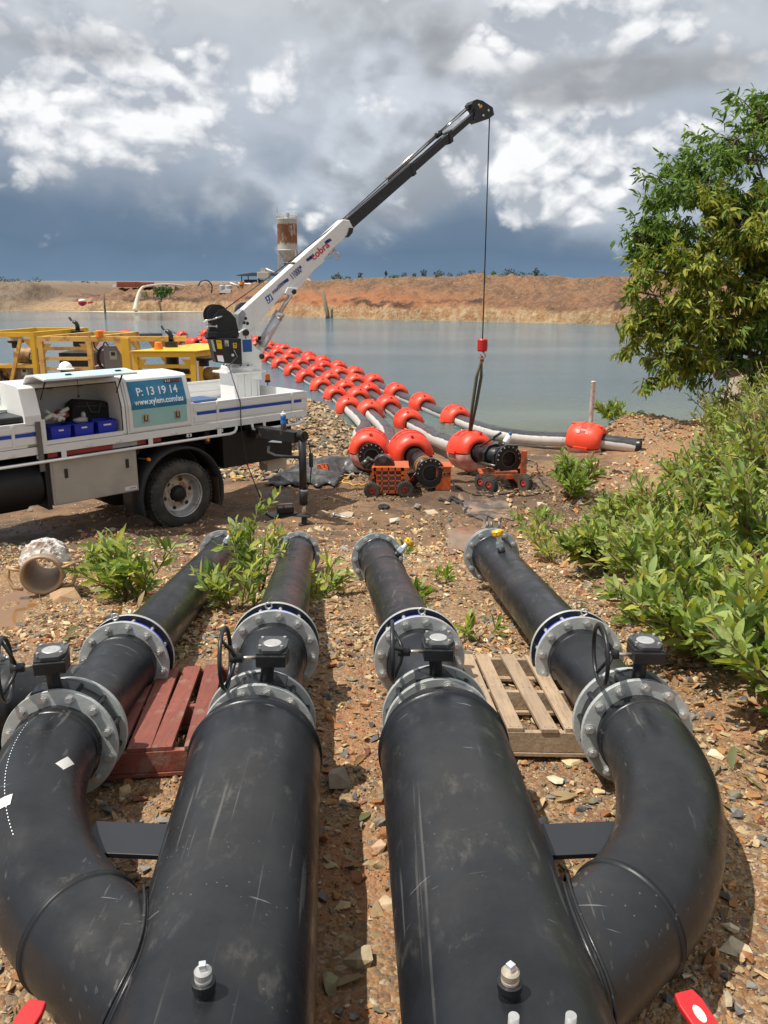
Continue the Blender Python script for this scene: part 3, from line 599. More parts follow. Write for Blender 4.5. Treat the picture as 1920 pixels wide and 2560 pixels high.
stones('mud_clods', 5000, -.5, 3.6, 11, 15.5, .02, .10, SH6, lambda x, y: nz_(x, y) > -.1, [0, 0, 0, 0, 0, 0, 0, 0, 0, 0.001], 3, dim=.40)
stones('shore_rubble', 9500, -4.2, 1.2, 14.5, 26, .05, .22, SH, lambda x, y: (x < -.1-(y-16)*.12) & (gz(x, y) > -.05), [.4, .8, 2, 2.4, 1, 2, 1, .4, 2.2, 2.4], 2.4, dim=.82)
stones('mound_rubble', 2600, 4.2, 9, 18, 23, .04, .16, SH, lambda x, y: gz(x, y) > 0, [3, 2.4, 1.5, .8, .3, .6, .5, 3, .5, 1], 2.4)
stones('slope_rubble', 3000, 1.6, 6.5, 6, 16.5, .03, .14, SH, None, [2.4, 2.2, 1.8, 1.2, .5, 1, .6, 1.4, 1, 1.5], 3.2, dim=.9)
# big single stones
def rock(u, v, s, seed, label, col, flat=.7, rz=0, m=None):
    p = onground(u, v); tv, tf = shard(seed, flat, 13)
    mb = MB(); q = Matrix.Rotation(rz, 3, 'Z') @ Matrix.Rotation(.12, 3, 'X')
    mb.add([q @ Vector(a)*s/2*1.25+p+Vector((0, 0, s*flat*.22)) for a in tv], tf)
    mm = mat('stone_'+m, col, .85, 0, .2, 14, .6, 40, stain=tuple(k*.5 for k in col), sfac=.5, sscale=12)
    o = mb.build('rock', mm, bevel=s*.03); return tag(o, label, 'rock')
rock(897, 2410, .095, 201, 'pale brown block of stone in the shade between the two main pipes, nearest the camera', (.40, .31, .19), .75, .3, 'tan')
rock(850, 1968, .15, 202, 'largest grey-brown rock lying beside the right side of the left main pipe', (.30, .25, .19), .7, 1.2, 'greybrown')
rock(945, 2128, .065, 203, 'peach coloured squarish rock against the left edge of the right main pipe', (.58, .38, .24), .7, .1, 'peach')
rock(968, 2265, .08, 204, 'sandy flat-topped rock touching the right main pipe, half way along the gap', (.56, .42, .26), .5, .6, 'sandy')
rock(828, 2475, .07, 205, 'angular greenish-yellow stone at the foot of the gap between the main pipes', (.33, .30, .17), .7, 1.9, 'greenish')
rock(1432, 1908, .10, 206, 'pale yellow flat stone on the gravel in front of the timber pallet', (.66, .50, .27), .25, .2, 'yellow')
rock(1390, 1952, .085, 207, 'small cream flat stone nearer the brace than the pale yellow one', (.64, .56, .40), .3, 2.0, 'cream')
rock(168, 1500, .28, 208, 'long tan slab of rock lying against the muddy hose coupling', (.42, .27, .15), .42, .55, 'slab')
rock(808, 1293, .20, 209, 'brown square rock right beside the outrigger foot', (.38, .29, .19), .8, .4, 'brown')
rock(866, 1290, .22, 210, 'low flat tan rock to the right of the outrigger foot', (.46, .37, .25), .35, .1, 'flat_tan')
rock(1043, 1272, .16, 211, 'dark grey pointed rock on the mud in front of the orange trolley', (.25, .22, .19), .8, 1.0, 'dark')
rock(1080, 1284, .22, 212, 'low pale rock on the mud below the open pipe end', (.50, .41, .29), .35, .3, 'pale')
rock(1352, 1268, .20, 213, 'cream rock on the mud left of the right-hand shrubs', (.58, .48, .33), .6, 2.2, 'cream_far')
rock(985, 1304, .18, 214, 'whitish broken stone on the bare ground between the two middle pipes and the trolley', (.58, .52, .42), .45, .8, 'whitish')
rock(1560, 1330, .16, 215, 'dark slate stone on the slope under the shrubs', (.12, .12, .125), .35, .8, 'slate')
rock(1488, 1660, .12, 216, 'rust red stone in the gravel beside the right-hand pipe', (.33, .12, .07), .6, .8, 'rust')
rock(1345, 2075, .10, 217, 'grey stone lying below the right brace plate', (.33, .32, .30), .6, .8, 'grey')
rock(1838, 2390, .10, 218, 'broad buff stone at the lower right edge of the gravel', (.55, .45, .30), .35, .5, 'buff')
# ------------------------------------------------------------ pipe manifolds
bm_ = MB(); bm_.lathe([(0, 0), (.0215, 0), (.0215, .004), (0, .004)], (0, 0, 0), (0, 0, 1), 20)
hx = [(.0165*math.cos(k*math.pi/3), .0165*math.sin(k*math.pi/3)) for k in range(6)]
bm_.prism([(x, y, .004) for x, y in hx], (0, 0, .014)); bm_.lathe([(0, 0), (.0125, 0), (.0115, .002), (0, .002)], (0, 0, .018), (0, 0, 1), 16)
BOLT = bm_.mesh('bolt', M_BOLT)
bm_ = MB(); bm_.lathe([(0, 0), (.02, 0), (.02, .003), (0, .003)], (0, 0, 0), (0, 0, 1), 20); bm_.prism([(x, y, .003) for x, y in hx], (0, 0, .013)); bm_.cyl((0, 0, .016), (0, 0, .034), .0095, 12)
NUT = bm_.mesh('nut', M_BOLT)
LINES = [((-1.285, 2.913, 1.98), (-1.322, 3.842, 1.873), (-1.62, 7.9, 1.13)),
         ((-.505, 2.97, 1.98), (-.559, 3.86, 1.93), (-.862, 7.845, 1.13)),
         ((.228, 3.03, 1.975), (.179, 3.80, 1.924), (-.06, 6.876, 1.415)),
         ((1.03, 3.0, 1.98), (1.005, 3.89, 1.878), (.894, 6.53, 1.56))]
def flange(par, c, d, m=M_FL, th=.022, ro=.2275, ri=.166, nb=12, rb=.198, bolts='bolt', ph=.0, side=-1, name='flange'):
    """ring with its front face at c (towards the camera is -d); bolts on that face"""
    d = Vector(d).normalized(); c = Vector(c)
    o = MB().lathe([(ri, 0), (ro-.002, 0), (ro, .002), (ro, th-.002), (ro-.002, th), (ri, th), (ri, 0)], c, d, 64).build(name, m, par)
    a, dd, b2 = frame_of(d)
    for k in range(nb):
        if not bolts: break
        an = 2*math.pi*(k+.5)/nb+ph; q = c+(a*math.cos(an)+b2*math.sin(an))*rb
        zd = -d if side < 0 else d; q = q if side < 0 else q+d*th
        xd = (a*math.cos(an*3.7)+b2*math.sin(an*3.7)); yd = zd.cross(xd)
        put(BOLT if bolts == 'bolt' else NUT, bolts, o, frame_m(q, xd, yd, zd))
    return o
def valve_line(par, k):
    F, C_, E = map(Vector, LINES[k]); d1 = (C_-F).normalized(); d2 = (E-C_).normalized()
    flange(par, F, d1, M_FL, bolts='bolt', ph=.05*k)
    f2 = F+d1*.135
    flange(par, f2, d1, M_FL, bolts=None)
    # black wafer valve body squeezed between the two flanges, with lugs and through bolts
    MB().lathe([(.15, .024), (.197, .024), (.203, .034), (.203, .122), (.197, .134), (.15, .134), (.15, .024)], F, d1, 48).build('valve_body', M_BLK, par)
    a, dd, b2 = frame_of(d1)
    for j in range(12):
        an = 2*math.pi*(j+.5)/12+.05*k; q = F+(a*math.cos(an)+b2*math.sin(an))*.203
        MB().cyl(q+d1*.024, q+d1*.132, .0125, 10).build('through_bolt', M_BLK, par)
    mid = F+d1*.08; tilt = [-.03, .045, -.012, .015][k]; up = Vector((tilt/.3, 0, 1)).normalized()
    # neck + bracket
    nk = MB(); nk.cyl(mid+up*.195, mid+up*.315, .027, 20)
    q = mid+up*.215; X_ = Vector((1, 0, 0)); Y_ = Vector((0, 1, 0))
    nk.prism([q+X_*.085+Y_*.045-up*.02, q+X_*.085-Y_*.045-up*.02, q+X_*.03-Y_*.05, q-X_*.03-Y_*.05, q-X_*.085-Y_*.045-up*.02, q-X_*.085+Y_*.045-up*.02, q-X_*.03+Y_*.05, q+X_*.03+Y_*.05], up*.022)
    nk.build('valve_neck', M_BLK, par, bevel=.003)
    g = mid+up*.345+Vector((.012, .0, 0))
    r = Matrix.Rotation([.22, 0, -.03, -.04][k], 3, 'Z')
    gb = MB(); W2 = .058
    out = [(-W2, -.062), (W2, -.062), (W2+.010, -.01), (W2, .062), (.0, .085), (-W2, .062), (-W2-.010, .02)]
    gb.prism([g+r @ Vector((x, y, -.034)) for x, y in out], (0, 0, .058)); gb.box(g+r @ Vector((-.0, -.058, -.008)), (.118, .03, .05), r)
    ge = gb.build('gearbox', M_BLK, par, bevel=.004)
    cv = MB(); oc = [(-.05, -.028), (-.030, -.066), (.038, -.066), (.060, -.03), (.062, .045), (.035, .075), (-.035, .075), (-.060, .04)]
    cv.prism([g+r @ Vector((x, y, .0245)) for x, y in oc], (0, 0, .014)); cv.build('gearbox_cover', mat('worn_black_cover', (.05, .052, .055), .45, 0, .2, 20, .2, 60, stain=(.16, .15, .13), sfac=.5, sscale=20), ge, bevel=.002)
    MB().lathe([(0, .0405), (.032, .0405), (.036, .0385)], g+r @ Vector((0, .008, 0)), (0, 0, 1), 28).build('position_disc', M_CAST, ge)
    for x, y in ((-.045, -.03), (.042, -.035), (.045, .052), (-.045, .05), (-.01, .016), (.014, .0)):
        s_ = .0065 if abs(x) > .03 else .003
        MB().lathe([(0, .048 if s_ > .005 else .0425), (s_, .046 if s_ > .005 else .042), (s_, .03)], g+r @ Vector((x, y, 0)), (0, 0, 1), 8).build('screw', M_BOLT, ge)
    ax = (r @ Vector((-1, -.02, -.02))).normalized(); s0 = g+r @ Vector((-.055, -.03, -.008)); hub = s0+ax*(.07 if k == 0 else .088)
    MB().cyl(s0, hub, .0075, 12).build('gear_shaft', M_STEM, par)
    hw = MB(); a1, _, b1 = frame_of(ax); wc = hub+ax*.042; Rw = .122
    ring = [wc+(a1*math.cos(t)+b1*math.sin(t))*Rw for t in [2*math.pi*i/36 for i in range(37)]]
    hw.tube(ring, .0085, 10, cap=False)
    for j in range(3):
        t = R(90+120*j)+.5*k; q = wc+(a1*math.cos(t)+b1*math.sin(t))*Rw
        m_ = hub+ax*.012+(a1*math.cos(t)+b1*math.sin(t))*.05
        hw.tube([hub, m_, q], [.008, .0075, .007], 8)
    hw.cyl(hub-ax*.028, hub+ax*.022, .019, 14)
    hw.build('handwheel', M_BLK, par)
    # short flanged spool to the dismantling joint
    mb = MB(); s1 = f2+d1*.022; L1 = (C_-s1).length; rr = .156
    mb.lathe([(.150, -.1), (.166, -.02), (.166, .045), (rr, .075), (rr, L1-.11), (.166, L1-.09), (.166, L1+.02), (.140, L1+.02)], s1, d1, 56, smooth=True)
    mb.lathe([(.166, L1-.075), (.1715, L1-.07), (.166, L1-.065)], s1, d1, 56)
    if k: mb.lathe([(rr, .115), (rr+.006, .12), (rr, .126)], s1, d1, 56, True)
    mb.build('short_pipe', M_PE, par)
    flange(par, C_, d1, M_FL, bolts='nut' if k == 0 else 'bolt', ph=.1)
    c2 = C_+d1*.125
    o2 = flange(par, c2, d1, M_FL, bolts=None)
    MB().lathe([(.150, -.004), (.2255, -.004), (.2255, 0), (.150, 0)], c2, d1, 48).build('gasket_face', M_BLK, par)
    MB().lathe([(.130, .02), (.168, .02), (.170, .03), (.170, .124), (.13, .124)], C_, d1, 48).build('joint_sleeve', M_BLK, par)
    MB().lathe([(.169, .070), (.204, .076), (.208, .086), (.204, .096), (.169, .100)], C_, d1, 48, True).build('sealing_ring', M_BLUE, par)
    for j in range(12):
        an = 2*math.pi*(j+.5)/12+.1; q = C_+(a*math.cos(an)+b2*math.sin(an))*.198
        MB().cyl(q+d1*.02, q+d1*.118, .0105, 10).build('tie_rod', mat('zinc_rod', (.62, .62, .6), .35, .2, .05), par)
    eb = MB(); ec = C_+d1*.018+b2*.2275+a*[-.035, -.02, .012, .02][k]; 
    eb.tube([ec+b2*.022+(a*math.cos(t)+b2*math.sin(t))*.016 for t in [2*math.pi*i/16 for i in range(17)]], .0042, 8, cap=False); eb.cyl(ec-b2*.01, ec+b2*.008, .006, 8)
    eb.build('lifting_eye', M_BOLT, par)
    # long pipe to the far flange
    s2 = c2+d2*.022; L2 = (E-s2).length; mb = MB()
    prof = [(.166, 0), (.166, .05), (rr, .08)]+[(rr, L2*i/8) for i in range(1, 8)]+[(rr, L2-.08), (.166, L2-.06), (.168, L2), (.135, L2), (.135, L2-.4)]
    mb.lathe(prof, s2, d2, 56, smooth=True)
    if k == 2: mb.lathe([(rr, L2-.95), (rr+.007, L2-.94), (rr+.007, L2-.93), (rr, L2-.92)], s2, d2, 56, True)
    mb.lathe([(.167, L2-.05), (.172, L2-.045), (.167, L2-.04)], s2, d2, 56)
    mb.build('long_pipe', M_PE, par)
    flange(par, E-d2*.03, d2, M_FLB, bolts='bolt', ph=.26)
    MB().lathe([(.11, 0), (.2265, 0), (.2265, .006), (.11, .006)], E-d2*.006, d2, 48).build('rubber_gasket', M_RUB, par)
    if k == 3:
        flange(par, E+d2*.012, d2, M_FLB, bolts=None)
        MB().lathe([(.15, .035), (.19, .035), (.175, .16), (.15, .2)], E, d2, 40, True).build('hose_tail', mat('wrapped_plastic', (.12, .12, .13), .35, 0, .3, 8, .6, 20), par)
        for j in (0, 1, 2):
            q = E+d2*.05+b2*.20+a*(-.04+.035*j+(.03 if j == 2 else 0)); MB().tube([q, q+b2*.05+a*.01, q+b2*.075-d2*.03, q+b2*.05-d2*.06], [.014, .012, .008, .004], 8).build('cam_lever', M_FLB, par)
    # air valve tap near the far end
    tl = [(.62, .55, .0), (.62, -.50, .0), (.62, .78, 0), (.62, -.22, 0)][k]
    q0 = s2+d2*(L2-tl[0]); a3, _, b3 = frame_of(d2); an = math.pi/2-tl[1]*1.0
    n_ = (a3*math.cos(an)+b3*math.sin(an)); q = q0+n_*rr
    MB().cyl(q-n_*.02, q+n_*.035, .030, 8).build('tap_socket', M_BLK, par)
    tn = MB(); tn.lathe([(.027, 0), (.031, .01), (.031, .045), (.02, .05)], q+n_*.033, n_, 6); tn.build('hex_adaptor', mat('pale_blue_zinc', (.45, .52, .58), .3, .5, .05), par)
    MB().lathe([(.019, .075), (.022, .085), (.018, .10), (.022, .12), (.024, .135), (.0, .135)], q, n_, 16, True).build('valve_stem', mat('white_nylon', (.75, .72, .68), .4), par)
    cp_ = MB(); cp_.lathe([(0, .13), (.036, .13), (.041, .138), (.041, .165), (.034, .172), (.0, .172)], q, n_, 16)
    for i in range(8):
        t_ = 2*math.pi*i/8; a4, _, b4 = frame_of(n_); cp_.box(q+n_*.151+(a4*math.cos(t_)+b4*math.sin(t_))*.041, (.008, .008, .026))
    cp_.build('tap_cap', M_YCAP, par)
    return F, d1
def arc(P0, d0, P1, d1, n=26, h=.40):
    P0, P1 = Vector(P0), Vector(P1); L = (P1-P0).length*h; A = P0+Vector(d0).normalized()*L; B = P1-Vector(d1).normalized()*L; o = []
    for i in range(n+1):
        t = i/n; o.append(P0*(1-t)**3+A*3*t*(1-t)**2+B*3*t*t*(1-t)+P1*t**3)
    return o
def manifold(side, label):
    kb, km = (0, 1) if side < 0 else (3, 2)
    F, C_, E = map(Vector, LINES[km]); Fb, Cb, Eb = map(Vector, LINES[kb])
    root = thing('pipe_manifold', label, 'pipework', (F.x, 1.2, G(F.x, 1.2)))
    dm = Vector((-.064, 1, .004) if side < 0 else (-.045, 1, -.035)).normalized()
    # main header pipe, running under the camera
    Lm = F.y-.35; org = F-dm*Lm
    mb = MB(); n = 16; Rm = .25
    prof = [(.20, -.01), (.2495, 0)]+[(Rm, (Lm-.135)*i/n) for i in range(1, n)]+[(Rm, Lm-.136), (.2485, Lm-.13), (.232, Lm-.11), (.19, Lm-.085), (.166, Lm-.06), (.166, Lm+.02)]
    mb.lathe(prof, org, dm, 96, smooth=True); mp = mb.build('main_pipe', M_PE, root)
    wb = MB(); wb.lathe([(Rm-.002, -.02), (Rm+.007, -.013), (Rm+.009, -.007), (Rm+.002, -.001), (Rm+.007, .004), (Rm+.001, .010)], org+dm*(Lm-.150), dm, 96, True); wb.build('weld_bead', M_PE, root)
    MB().lathe([(Rm-.004, 0), (Rm-.004, .04), (.235, .05)], org+dm*(Lm-.14), dm, 96, True).build('reducer_collar', M_PE, root)
    valve_line(root, km); valve_line(root, kb)
    # branch at 45 degrees, bead, then the elbow that swings back parallel
    bead = Vector((.70, 1.99, 1.97)) if side > 0 else Vector((-.857, 1.94, 1.97))
    db = Vector((side*.73, .69, .0)).normalized()
    s = (bead-org); t0 = 0; P0 = bead-db*.62; rb = .176
    MB().lathe([(rb, 0), (rb, .2), (rb, .4), (rb, .62)], P0, db, 64, True).build('branch_pipe', M_PE, root)
    a, d_, b2 = frame_of(db)
    MB().lathe([(rb-.001, -.012), (rb+.007, -.006), (rb+.006, -.001), (rb+.001, .001), (rb+.007, .006), (rb-.001, .012)], bead, db, 64, True).build('weld_bead', M_PE, root)
    db1 = (Cb-Fb).normalized(); pth = arc(bead, db, Fb-db1*.05, db1, 30, .36)
    mb = MB(); rs = [rb+(.166-rb)*min(1, max(0, (i/30-.6)/.4)) for i in range(31)]; mb.tube(pth+[Fb+db1*.02], rs+[.166], 64, cap=False); el = mb.build('elbow_pipe', M_PE, root)
    MB().lathe([(.166, -.075), (.172, -.07), (.172, -.062), (.166, -.057), (.175, -.045), (.166, -.04)], Fb, db1, 56, True).build('weld_bead', M_PE, root)
    # saddle weld where the branch meets the main
    for q_, r_ in ((0, .007), (1, .005)):
        pts = []
        for i in range(61):
            th = 2*math.pi*i/60; bs = P0+(a*math.cos(th)+b2*math.sin(th))*(rb+.004+q_*.012)-db*.3
            # solve |(bs+db*t - org) perp dm| = Rm
            w0 = bs-org; w0 = w0-dm*w0.dot(dm); e = db-dm*db.dot(dm); A_ = e.dot(e); B_ = 2*w0.dot(e); D_ = w0.dot(w0)-(Rm+.001+q_*.004)**2
            disc = B_*B_-4*A_*D_; tt = (-B_+math.sqrt(max(disc, 0)))/(2*A_); pts.append(bs+db*(tt+q_*.02))
        MB().tube(pts, r_, 8, cap=False).build('saddle_weld', M_PE, root)
    # flat brace plate between header and elbow
    y0, y1 = 2.25, 2.41
    for q in (0,):
        xm = (org+dm*((y0-org.y)/dm.y)).x+side*(Rm-.03); xe = (.80 if side > 0 else -.98)
        mb = MB(); mb.prism([Vector((xm, y0, 1.985)), Vector((xe, y0+.02, 1.985)), Vector((xe, y1+.02, 1.985)), Vector((xm-side*.01, y1, 1.985))], (0, 0, -.018)); mb.build('brace_plate', mat('smooth_black_plate', (.022, .024, .028), .42, 0, .1), root, bevel=.002)
        xs_ = xm+side*.036
        MB().tube([(xs_, y0-.004, 1.972), (xs_-side*.002, y0+.05, 1.99), (xs_-side*.006, y1, 1.99)], [.007, .006, .006], 8).build('weld_bead', M_PE, root)
    # plug fitting on the crown
    px_, py_ = (-.400, 1.49) if side < 0 else (.268, 1.43)
    zt = (org+dm*((py_-org.y)/dm.y)).z+Rm; q = Vector((px_, py_, zt-.006))
    MB().lathe([(.024, 0), (.024, .022), (.027, .024), (.027, .040), (.019, .042)], q, (0, 0, 1), 20).build('plug_socket', M_BLK, root)
    pl = MB(); pl.lathe([(.018, .038), (.0195, .040), (.018, .044), (.0197, .047), (.018, .050), (.0197, .054), (.0197, .066), (.016, .070), (0, .070)], q, (0, 0, 1), 24)
    pl.build('threaded_plug', M_CAST if side < 0 else mat('brass_tinted_plug', (.55, .47, .36), .35, .5, .1), root)
    MB().box(q+Vector((0, 0, .078)), (.016, .016, .017), Matrix.Rotation(.7 if side > 0 else .2, 3, 'Z')).build('plug_square', mat('pale_zinc', (.62, .64, .66), .35, .4, .03), root, bevel=.002)
    if side > 0:
        for (u, v) in ((1284, 2552), (1427, 2550)):
            p = aty(u, v, 1.30); MB().cyl((p.x, p.y, p.z-.12), (p.x, p.y, p.z+.012), .011, 14).build('threaded_stud', M_BOLT, root)
        MB().tube([(.86, 2.62, 2.02), (.853, 2.60, 2.035), (.862, 2.56, 2.03), (.868, 2.50, 1.99)], [.002, .016, .008, .005], 5).build('torn_tag', mat('pinkish_tape', (.68, .55, .52), .4), root)
    else:
        cvs = [(97+20*0, 0)]
        # dashed white print along the crown of the elbow
        mb = MB()
        for i in range(9, 28):
            p, q2 = pth[i], pth[i+1]; d = (q2-p).normalized(); aa, _, bb = frame_of(d); ang = R(112)
            n_ = aa*math.cos(ang)+bb*math.sin(ang); tg = aa*(-math.sin(ang))+bb*math.cos(ang); rr = rs[i]+.0012
            for j in (0, .5):
                c_ = p+(q2-p)*(j+.15)+n_*rr; mb.add([c_-tg*.0014, c_+tg*.0014, c_+d*.007+tg*.0014, c_+d*.007-tg*.0014], [(0, 1, 2, 3)])
        o = mb.build('printed_dashes', M_TXTW, root); o['kind'] = 'stuff'
        def sticker(i, ang, w_, l_, rot, name):
            p = pth[i]; d = (pth[i+1]-p).normalized(); aa, _, bb = frame_of(d); vs = []; n2 = 6
            for yy in range(3):
                for xx in range(n2+1):
                    u_ = (xx/n2-.5)*w_; v_ = (yy/2-.5)*l_; u2 = u_*math.cos(rot)-v_*math.sin(rot); v2 = u_*math.sin(rot)+v_*math.cos(rot)
                    t_ = ang+u2/rs[i]; vs.append(p+d*v2+(aa*math.cos(t_)+bb*math.sin(t_))*(rs[i]+.002))
            fs = [(y_*(n2+1)+x_, y_*(n2+1)+x_+1, (y_+1)*(n2+1)+x_+1, (y_+1)*(n2+1)+x_) for y_ in range(2) for x_ in range(n2)]
            return MB().add(vs, fs).build(name, mat('paper_label', (.72, .70, .66), .55, 0, .08, 30), root)
        sticker(20, R(48), .036, .085, .5, 'paper_label'); sticker(14, R(112), .04, .05, .2, 'paper_label')
        # side tee running off to the left
        c_ = Vector((-1.31, 3.42, 1.915)); dl = Vector((-1, -.06, 0)).normalized()
        MB().lathe([(.154, 0), (.154, .33), (.160, .335), (.166, .36), (.166, .46)], c_, dl, 48, True).build('tee_branch', M_PE, root)
        flange(root, c_+dl*.455, dl, M_FL, bolts='nut', side=-1, ph=.1)
        flange(root, c_+dl*.60, dl, M_FL, bolts=None)
        MB().lathe([(.10, .475), (.20, .475), (.20, .6), (.10, .6)], c_, dl, 32).build('valve_body', M_BLK, root)
    return root
ml = manifold(-1, 'black polyethylene pipe manifold on the left, two pipes with grey flanges and handwheel valves')
mr_ = manifold(1, 'black polyethylene pipe manifold on the right, its outer elbow curving beside the shrubs')
# red lever handles poking into the bottom of the frame
def lever(u, v, y, tilt, label, w_=.05):
    p = aty(u, v, y); g0 = G(p.x, p.y-.1)
    root = thing('ball_valve', label, 'valve', (p.x, p.y-.12, g0))
    d = Vector((tilt, 1, .12)).normalized(); a, _, b = frame_of(d)
    pr = [(-.45, -.20), (.45, -.20), (.62, -.05), (.5, 0), (-.5, .0), (-.62, -.05)]
    mb = MB(); mb.prism([p+a*x*w_+d*y_ for x, y_ in [(-.5, -.16), (.5, -.16), (.55, -.03), (.42, 0), (-.42, 0), (-.55, -.03)]], b*.016); mb.build('lever_handle', M_RED, root, bevel=.004)
    if tilt < 0:
        mb = MB(); mb.prism([p+b*.0165+a*math.cos(t)*.011+d*(-.062+math.sin(t)*.022) for t in [2*math.pi*i/16 for i in range(16)]], b*.002); mb.build('handle_inlay', M_TXTW, root)
    q = p-d*.15; MB().cyl((q.x, q.y, p.z-.02), (q.x, q.y, p.z-.14), .02, 12).build('valve_spindle', M_CAST, root)
    MB().lathe([(.03, -.10), (.04, -.06), (.05, 0), (.04, .06), (.03, .10)], (q.x, q.y, p.z-.17), (1, 0, 0), 20, True).build('valve_body', M_CAST, root)
    MB().cyl((q.x, q.y, p.z-.2), (q.x, q.y, g0-.02), .025, 12).build('riser_pipe', M_BLK, root)
    return root
lever(1706, 2488, 1.58, -.28, 'red valve lever with a white inlay at the bottom right corner of the picture', .058)
lever(98, 2510, 1.56, .18, 'plain red valve lever at the bottom left corner of the picture', .05)
# ------------------------------------------------------------ pallets
def pallet(label, m, o, dx, dy, W_, D_, slats, name='timber_pallet', runners=(0, .5, 1)):
    o = Vector(o); dx = Vector(dx).normalized(); dy = Vector(dy).normalized(); up = dx.cross(dy)
    root = thing(name, label, 'pallet', o)
    RM = Matrix((dx, dy, up)).transposed()
    for i, (x, wd, jit) in enumerate(slats):
        c_ = o+dx*x+dy*(D_/2)+up*.122; rz = Matrix.Rotation(jit, 3, up)
        bo_ = MB().box(c_, (wd*random.uniform(.94, 1.04), D_+random.uniform(-.008, .02), .018), rz @ RM).build('deck_board', m, root, bevel=.0015)
        nl = MB()
        for yy in (.012, D_*.5, D_-.012):
            for xx in (-.25, .25): q = c_+rz @ (RM @ Vector((wd*xx+random.uniform(-.004, .004), yy-D_/2, .0095))); nl.lathe([(0, 0), (.0032, 0), (.0032, -.002)], q, up, 6)
        nl.build('nail', M_BLKT, bo_)['kind'] = 'stuff'
    for y_ in [0.012, D_*.5, D_-.012]:
        MB().box(o+dx*(W_/2)+dy*y_+up*.066, (W_, .032, .092), RM).build('stringer', m, root, bevel=.002)
    for y_ in [.03, D_*.5, D_-.03]:
        MB().box(o+dx*(W_/2)+dy*y_+up*.010, (W_, .08, .016), RM).build('bottom_board', m, root, bevel=.0015)
    return root
g1 = 1.735
pallet('bare weathered timber pallet on the gravel between the two right-hand pipes', M_WOOD, (.455, 3.235, g1+.0), (1, .0, -.02), (-.045, 1, -.09), .50, .93, [(.03, .08, 0), (.12, .075, .0), (.265, .075, .01), (.385, .075, -.02)], 'timber_pallet')
pallet('red-stained timber pallet on the gravel between the two left-hand pipes', M_WRED, (-1.20, 3.045, g1), (1, .12, 0), (-.10, 1, -.085), .52, .93, [(.06, .095, 0), (.17, .10, .01), (.275, .085, -.015), (.40, .095, .015)], 'red_pallet')
# ------------------------------------------------------------ scaled hose coupling with its two levers
cg = atz(108, 1452, 1.38); cg = Vector((cg.x, cg.y, G(cg.x, cg.y)))
root = thing('hose_coupling', 'old hose coupling caked in white scale, two brown cam levers, lying by the puddle', 'hose coupling', cg)
CK = 1.18; cd_ = Vector((.25, -1, -.05)).normalized(); c0 = cg+Vector((0, 0, .155))
MB().lathe([(.125, 0), (.145, 0), (.145, -.03), (.135, -.035), (.135, -.09), (.125, -.09), (.118, -.4), (.10, -.4), (.115, -.05), (.125, 0)], c0+cd_*.05, cd_, 40, True).build('coupling_ring', M_CPL, root)
mb = MB(); a, d_, b2 = frame_of(cd_); n = 64; rows = []; cz_ = random.Random(4)
for i in range(25):
    for k in range(n):
        t_ = 2*math.pi*k/n; top = max(0, math.sin(t_)+.35); rr = .138+.022*math.sin(math.pi*i/24)+.022*min(1, top)*(1 if 5 < i < 20 else .3)-.016*(i in (7, 8, 15, 16))+float(vn(np.array([k*.9]), np.array([i*1.1]), 5)[0])*.022+cz_.uniform(-.005, .006)
        if i in (0, 24): rr = .128
        rows.append(c0-cd_*(.045+.27*i/24+cz_.uniform(-.003, .003))+(a*math.cos(t_)+b2*math.sin(t_))*rr)
mb.add(rows, [(i*n+k, i*n+(k+1) % n, (i+1)*n+(k+1) % n, (i+1)*n+k) for i in range(24) for k in range(n)], False)
mb.build('scale_crust', M_CON, root)
for sgn in (-1, 1):
    q = c0+a*sgn*.165; 
    mb = MB(); mb.tube([q+b2*.06+cd_*.0-a*sgn*.02, q+a*sgn*.05+b2*.05-cd_*.02, q+a*sgn*.065-b2*.02-cd_*.01, q+a*sgn*.03-b2*.09+cd_*.02, q-a*sgn*.03-b2*.10+cd_*.03], .013, 8); mb.tube([q-a*sgn*.03+b2*.04+cd_*.03, q+a*sgn*.055+b2*.055], .011, 8)
    mb.build('cam_lever', mat('rusty_tan_lever', (.46, .29, .15), .5, .2, .1), root)

for o_ in [q for q in bpy.data.objects if q.parent and q.parent.name.startswith('hose_coupling')]:
    for v_ in o_.data.vertices: v_.co *= 1.16
# ------------------------------------------------------------ crane truck
TW = Vector((-2.76, 11.04, .44)); c45 = math.sqrt(.5)
TM = Matrix(((c45, -c45, 0, TW.x), (c45, c45, 0, TW.y), (0, 0, 1, TW.z), (0, 0, 0, 1)))       # local: s rearwards, m into the truck, h up
tgz = min(G(-2.9, 11.1), .46); 
truck = thing('crane_truck', 'white flatbed truck with blue stripe, open toolbox and a telescopic crane over the tray', 'truck', TW)
def TB(): return MB(TM)
def tb(name, m, p0, p1, par=None, bevel=0): return TB().bb(p0, p1).build(name, m, par or truck, bevel)
TP = lambda s, m, h: TM @ Vector((s, m, h))
SD = Vector((c45, c45, 0)); MD = Vector((-c45, c45, 0)); UP = Vector((0, 0, 1))
FR = -3.9
tb('tray_floor', M_WHT, (FR, .03, 1.36), (2.18, 2.2, 1.405))
tb('tray_rail', M_WHT, (FR, -.012, 1.325), (2.215, .04, 1.418), bevel=.004)
tb('tray_rail', M_WHT, (FR, 2.18, 1.325), (2.215, 2.23, 1.418), bevel=.004)
